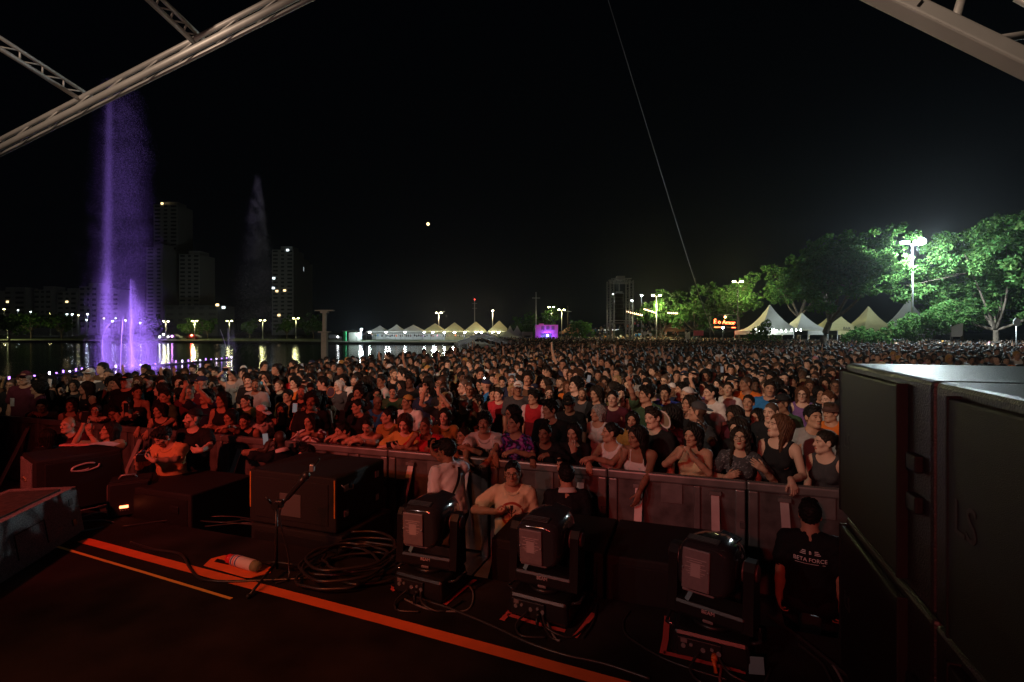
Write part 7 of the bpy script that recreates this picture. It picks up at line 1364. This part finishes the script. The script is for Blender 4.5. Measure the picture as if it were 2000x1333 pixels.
PERF = Vector((-7.5, -1.0, 0)); seen = set(); rowof = {}
def dress(c, top, hair, skin):
    for ch in c.children:
        n = ch.name.split('.')[0]
        if n in ('hair', 'cap'): setcol(ch, hair if n == 'hair' else TOPS[top if rng.random() < .4 else rng.choice(['black', 'white', 'navy', 'black'])])
        elif n == 'trousers': setcol(ch, rng.choice([(0.02, 0.025, 0.04), (0.04, 0.05, 0.09), (0.015, 0.015, 0.015), (0.2, 0.18, 0.14)]))
        elif n not in ('glasses', 'earring'): setcol(ch, TOPS[top])
    setcol(c, SK[skin])
for k, (_, p, px, py) in enumerate(near):
    for attempt in range(40):
        pr = rng.choice(PROTO)
        if pr['pose'] == 'holding both hands up' and rng.random() < .85: continue
        if pr['pose'] == 'with one arm raised' and rng.random() < .7: continue
        top = rng.choice(TW if p.dot(V) > BV * K + 1.9 else ['black'] * 6 + ['charcoal', 'maroon', 'navy', 'brown', 'green']); row = min(len(ORD) - 1, max(2, int((p.dot(V) - BV * K - 0.3) / 0.44) + 1)); ref = min(REFS, key=lambda r: abs(r[0] - px))[1]
        face = math.degrees(math.atan2(PERF.x - p.x, -(PERF.y - p.y)) ); fac = -face + rng.gauss(0, 22)   # turn towards the performer
        toC = math.degrees(math.atan2(0 - p.x, p.y)); rel = fac - (-toC) - pr['yaw']
        look = 'facing left' if rel > 32 else ('looking ahead' if rel > -18 else 'looking right')
        look = {'standing': look, 'holding both hands up': 'with both hands up', 'with one arm raised': 'with one arm raised', 'with a hand near the chin': 'hand near the chin'}[pr['pose']]
        hat = {'cap': ' and cap', 'capback': ' and backwards cap'}.get(pr['hair'], ' and glasses' if pr['glasses'] else '')
        lab = 'person in %s %s %s%s, %s, %s row behind %s' % ('an' if top[0] in 'oaeiu' else 'a', top, KN[pr['kind']], hat, look, ORD[row], ref)
        if lab not in seen: break
    seen.add(lab)
    c = pr['o'] if not pr['used'] else copy_tree(pr['o']); pr['used'] = True
    s = rng.gauss(1.0, 0.035) * (0.965 if pr['fem'] else 1.01); c.scale = (s, s, s); c.location = p; c.rotation_euler = (0, 0, math.radians(180 - fac))
    tag(c, lab, 'person', 'people in the crowd behind the first row')
    dress(c, top, HC[rng.choice(['black'] * 6 + ['dark'] * 4 + ['brown', 'auburn', 'blond'])] if pr['fem'] else HC[rng.choice(['black'] * 8 + ['dark', 'brown', 'grey'])], rng.choice(['tan'] * 5 + ['brown'] * 3 + ['olive', 'olive', 'fair', 'fair', 'dark']))
for pr in PROTO:
    if not pr['used']:
        for ch in list(pr['o'].children): bpy.data.objects.remove(ch)
        bpy.data.objects.remove(pr['o'])

# the far mass: figures seen from the chest up, coloured per figure
def low_figure(seed, h, fem, hair, arms=0):
    P = dict(fem=fem, lean=rng.uniform(-2, 4), hyaw=rng.uniform(-30, 30), pitch=rng.uniform(-6, 10), w=rng.choice((0.95, 1.0, 1.1)), seed=seed)
    if arms: P['armR'] = up_spec(1, 0.25, 0.18, 1.95)
    o = solve(P); lo = Vector((-0.42, -0.32, 0.0)); g = [axis(-0.42, 0.42, h, 0, []), axis(-0.34, 0.40, h, 0, []), axis(0.95, 2.2 if arms else 1.85, h, 0, [])]; F = [Field(*g) for _ in range(3)]
    f = F[0]; f.cap(o.up(0, -0.014, 1.42), o.hc + o.Rh @ Vector((0, -0.018, -0.045)), 0.055, k=0.03); head_prims(f, o.hc, o.Rh, fem) if h < 0.03 else (f.ell(o.hc + o.Rh @ Vector((0, 0.0, 0.02)), (0.075, 0.092, 0.095), o.Rh), f.ell(o.hc + o.Rh @ Vector((0, 0.03, -0.04)), (0.058, 0.062, 0.08), o.Rh))
    for a in o.arms: f.cap(a.S, a.E, 0.046, 0.038, 0.03); f.cap(a.E, a.W, 0.038, 0.028, 0.02); f.cap(a.W, a.W + a.hd * 0.13, 0.03, 0.02, 0.02)
    torso(F[1], o, P['w'], 0.012); F[1].ell(o.up(0, 0.03, 1.475), (0.082, 0.095, 0.062), o.Rt, 0.012, 'sub')
    if not fem:
        for a in o.arms: F[1].cap(a.S, a.S + (a.E - a.S) * 0.66, 0.064, k=0.03)
    c = o.hc; R = o.Rh; T = lambda x, y, z: c + R @ Vector((x, y, z)); t = 0.016
    F[2].ell(T(0, -0.016, 0.037), (0.075 + t, 0.096 + t, 0.087 + t), R); 
    if hair == 'long': F[2].cap(T(0, -0.05, 0.0), T(0, -0.07, -0.30), 0.095, 0.06, 0.03); F[2].ell(T(0, 0.115, -0.035), (0.075, 0.10, 0.108), R, 0.01, 'sub')
    else: F[2].plane(T(0, 0.08, 0.070), R @ Vector((0, 1.35, -1)), 0.01)
    A = np.stack([x.F for x in F]); U_ = Field(*g); U_.F = A.min(0); Vv, Q = U_.nets(); own = A.argmin(0)
    ix = [np.clip(np.searchsorted(a, Vv[:, i]), 0, len(a) - 1) for i, a in enumerate(g)]; lab = own[ix[0], ix[1], ix[2]]
    q = (Vv - np.array(c)) @ np.array(R); eye = (np.abs(np.abs(q[:, 0]) - 0.03) < 0.02) & (np.abs(q[:, 2] - 0.008) < 0.016) & (q[:, 1] > 0.05); sh = np.ones(len(Vv), np.float32); sh[eye & (lab == 0)] = 0.35
    return Vv.astype(np.float32), Q, lab, sh
LOD = {h: [low_figure(i, h, i % 2, 'long' if i % 2 and i != 3 else 'short', i == 5) for i in range(7)] for h in (0.026, 0.042, 0.075)}
far_spots = [c for c in cand[N_IND:]]
pts = [(p.x, p.y, 0.0) for _, p, _, _ in far_spots if p.y < 17.3]
def blocked(x, y):
    return any((x - a) ** 2 + (y - b) ** 2 < r * r for a, b, r in BLOCK)
g1 = grd(1705, 42); BLOCK = [(grd(1612, 50).x, 50, 0.7), (g1.x, g1.y, 1.2), (grd(1925, 38).x, 38, .5), (at(1782, 0, 42).x, 42, .4), (at(1812, 0, 41).x, 41, .5), (at(1139, 0, 80).x, 80, 1.2)]
y = 17.4
while y < 112:
    sp = 0.56 if y < 30 else (0.72 if y < 55 else 1.05); x = max(shore_x(y) + 0.5, -0.98 * y); xr = 1.04 * y
    if 86 < y < 100: pass
    while x < xr:
        X, Y = x + rng.uniform(-.25, .25), y + rng.uniform(-.25, .25); px = 1000 + 1000 * X / Y
        ok = not blocked(X, Y)
        if Y > 62 and px > 1460: ok = False
        if Y > 88 and px < 1140: ok = False
        if 38 < Y < 50 and px < 1000: ok = rng.random() < .45
        if Y > 80 and px > 1345: ok = False
        if ok: pts.append((X, Y, 0.0))
        x += sp
    y += sp * 0.95
cx, cy, rx_, ry_, hh = MOUND
for k in range(520):
    a, r = rng.uniform(0, 2 * math.pi), math.sqrt(rng.random()) * 0.95; X, Y = cx + rx_ * r * math.cos(a), cy + ry_ * r * math.sin(a)
    if Y < cy + 3 and X < cx + rx_ * .45: pts.append((X, Y, hh * (1 - math.cos(math.pi * (1 - r))) / 2))
for px in range(722, 985, 4):   # visitors under the far tents
    if rng.random() < .8: q = at(px, 0, 141 + rng.uniform(-2, 3)); pts.append((q.x, q.y, 0.25))
allV, allF, allT, nv = [], [], [], 0
skn = [np.array(SK[k]) for k in ('tan', 'tan', 'brown', 'brown', 'olive', 'fair', 'dark')]
for X, Y, Z in pts:
    h = 0.026 if Y < 22 else (0.042 if Y < 40 else 0.075); Vv, Q, lab, sh = LOD[h][5 if rng.random() < 0.03 else rng.choice((0, 1, 2, 3, 4, 6))]
    if rng.random() < .97:
        if len(Vv) == 0: continue
    fac = math.degrees(math.atan2(-(PERF.x - X), -(PERF.y - Y))) + rng.gauss(0, 25); a = math.radians(180 - fac); s = rng.gauss(1, 0.05); ca, sa = math.cos(a), math.sin(a)
    W = np.empty_like(Vv); W[:, 0] = X + s * (ca * Vv[:, 0] - sa * Vv[:, 1]); W[:, 1] = Y + s * (sa * Vv[:, 0] + ca * Vv[:, 1]); W[:, 2] = Z + s * Vv[:, 2]
    top = np.array(TOPS[rng.choice(TW)]); hr = np.array(HC[rng.choice(['black'] * 8 + ['dark', 'dark', 'brown'])])
    if rng.random() < .035: hr = np.array(TOPS[rng.choice(['white', 'white', 'grey', 'navy', 'mustard', 'pink'])])
    C3 = np.stack([rng.choice(skn), top, hr])[lab] * sh[:, None]; allV.append(W); allF.append(Q + nv); allT.append(C3); nv += len(Vv)
M_CROWD = mat('crowd_surface', rough=0.6, spec=0.3, attr='tint')
o = link('crowd', np_mesh('crowd', np.concatenate(allV), np.concatenate(allF), M_CROWD, True, np.concatenate(allT))); o['kind'] = 'stuff'; o['label'] = 'dense standing crowd filling the plaza back to the tents'; o['category'] = 'crowd'
print('far crowd', len(pts), nv)
# ------------------------------------------------------------------ thin haze volume added to give the lamps a glow
hz = bpy.data.materials.new('glow_haze'); hz.use_nodes = True; nt = hz.node_tree; nt.nodes.remove(nt.nodes["Principled BSDF"])
vp = nt.nodes.new("ShaderNodeVolumePrincipled"); vp.inputs["Color"].default_value = (0.85, 0.92, 1, 1); vp.inputs["Density"].default_value = 0.00018; vp.inputs["Anisotropy"].default_value = 0.8
nt.links.new(vp.outputs[0], nt.nodes["Material Output"].inputs["Volume"])
g = MB(); g.box((-60, 215, 55), (1100, 640, 118)); o = g.build('haze', hz); o['kind'] = 'stuff'; o['label'] = 'thin pale haze over lake and plaza, added for the glow round the lamps'; o['category'] = 'haze'
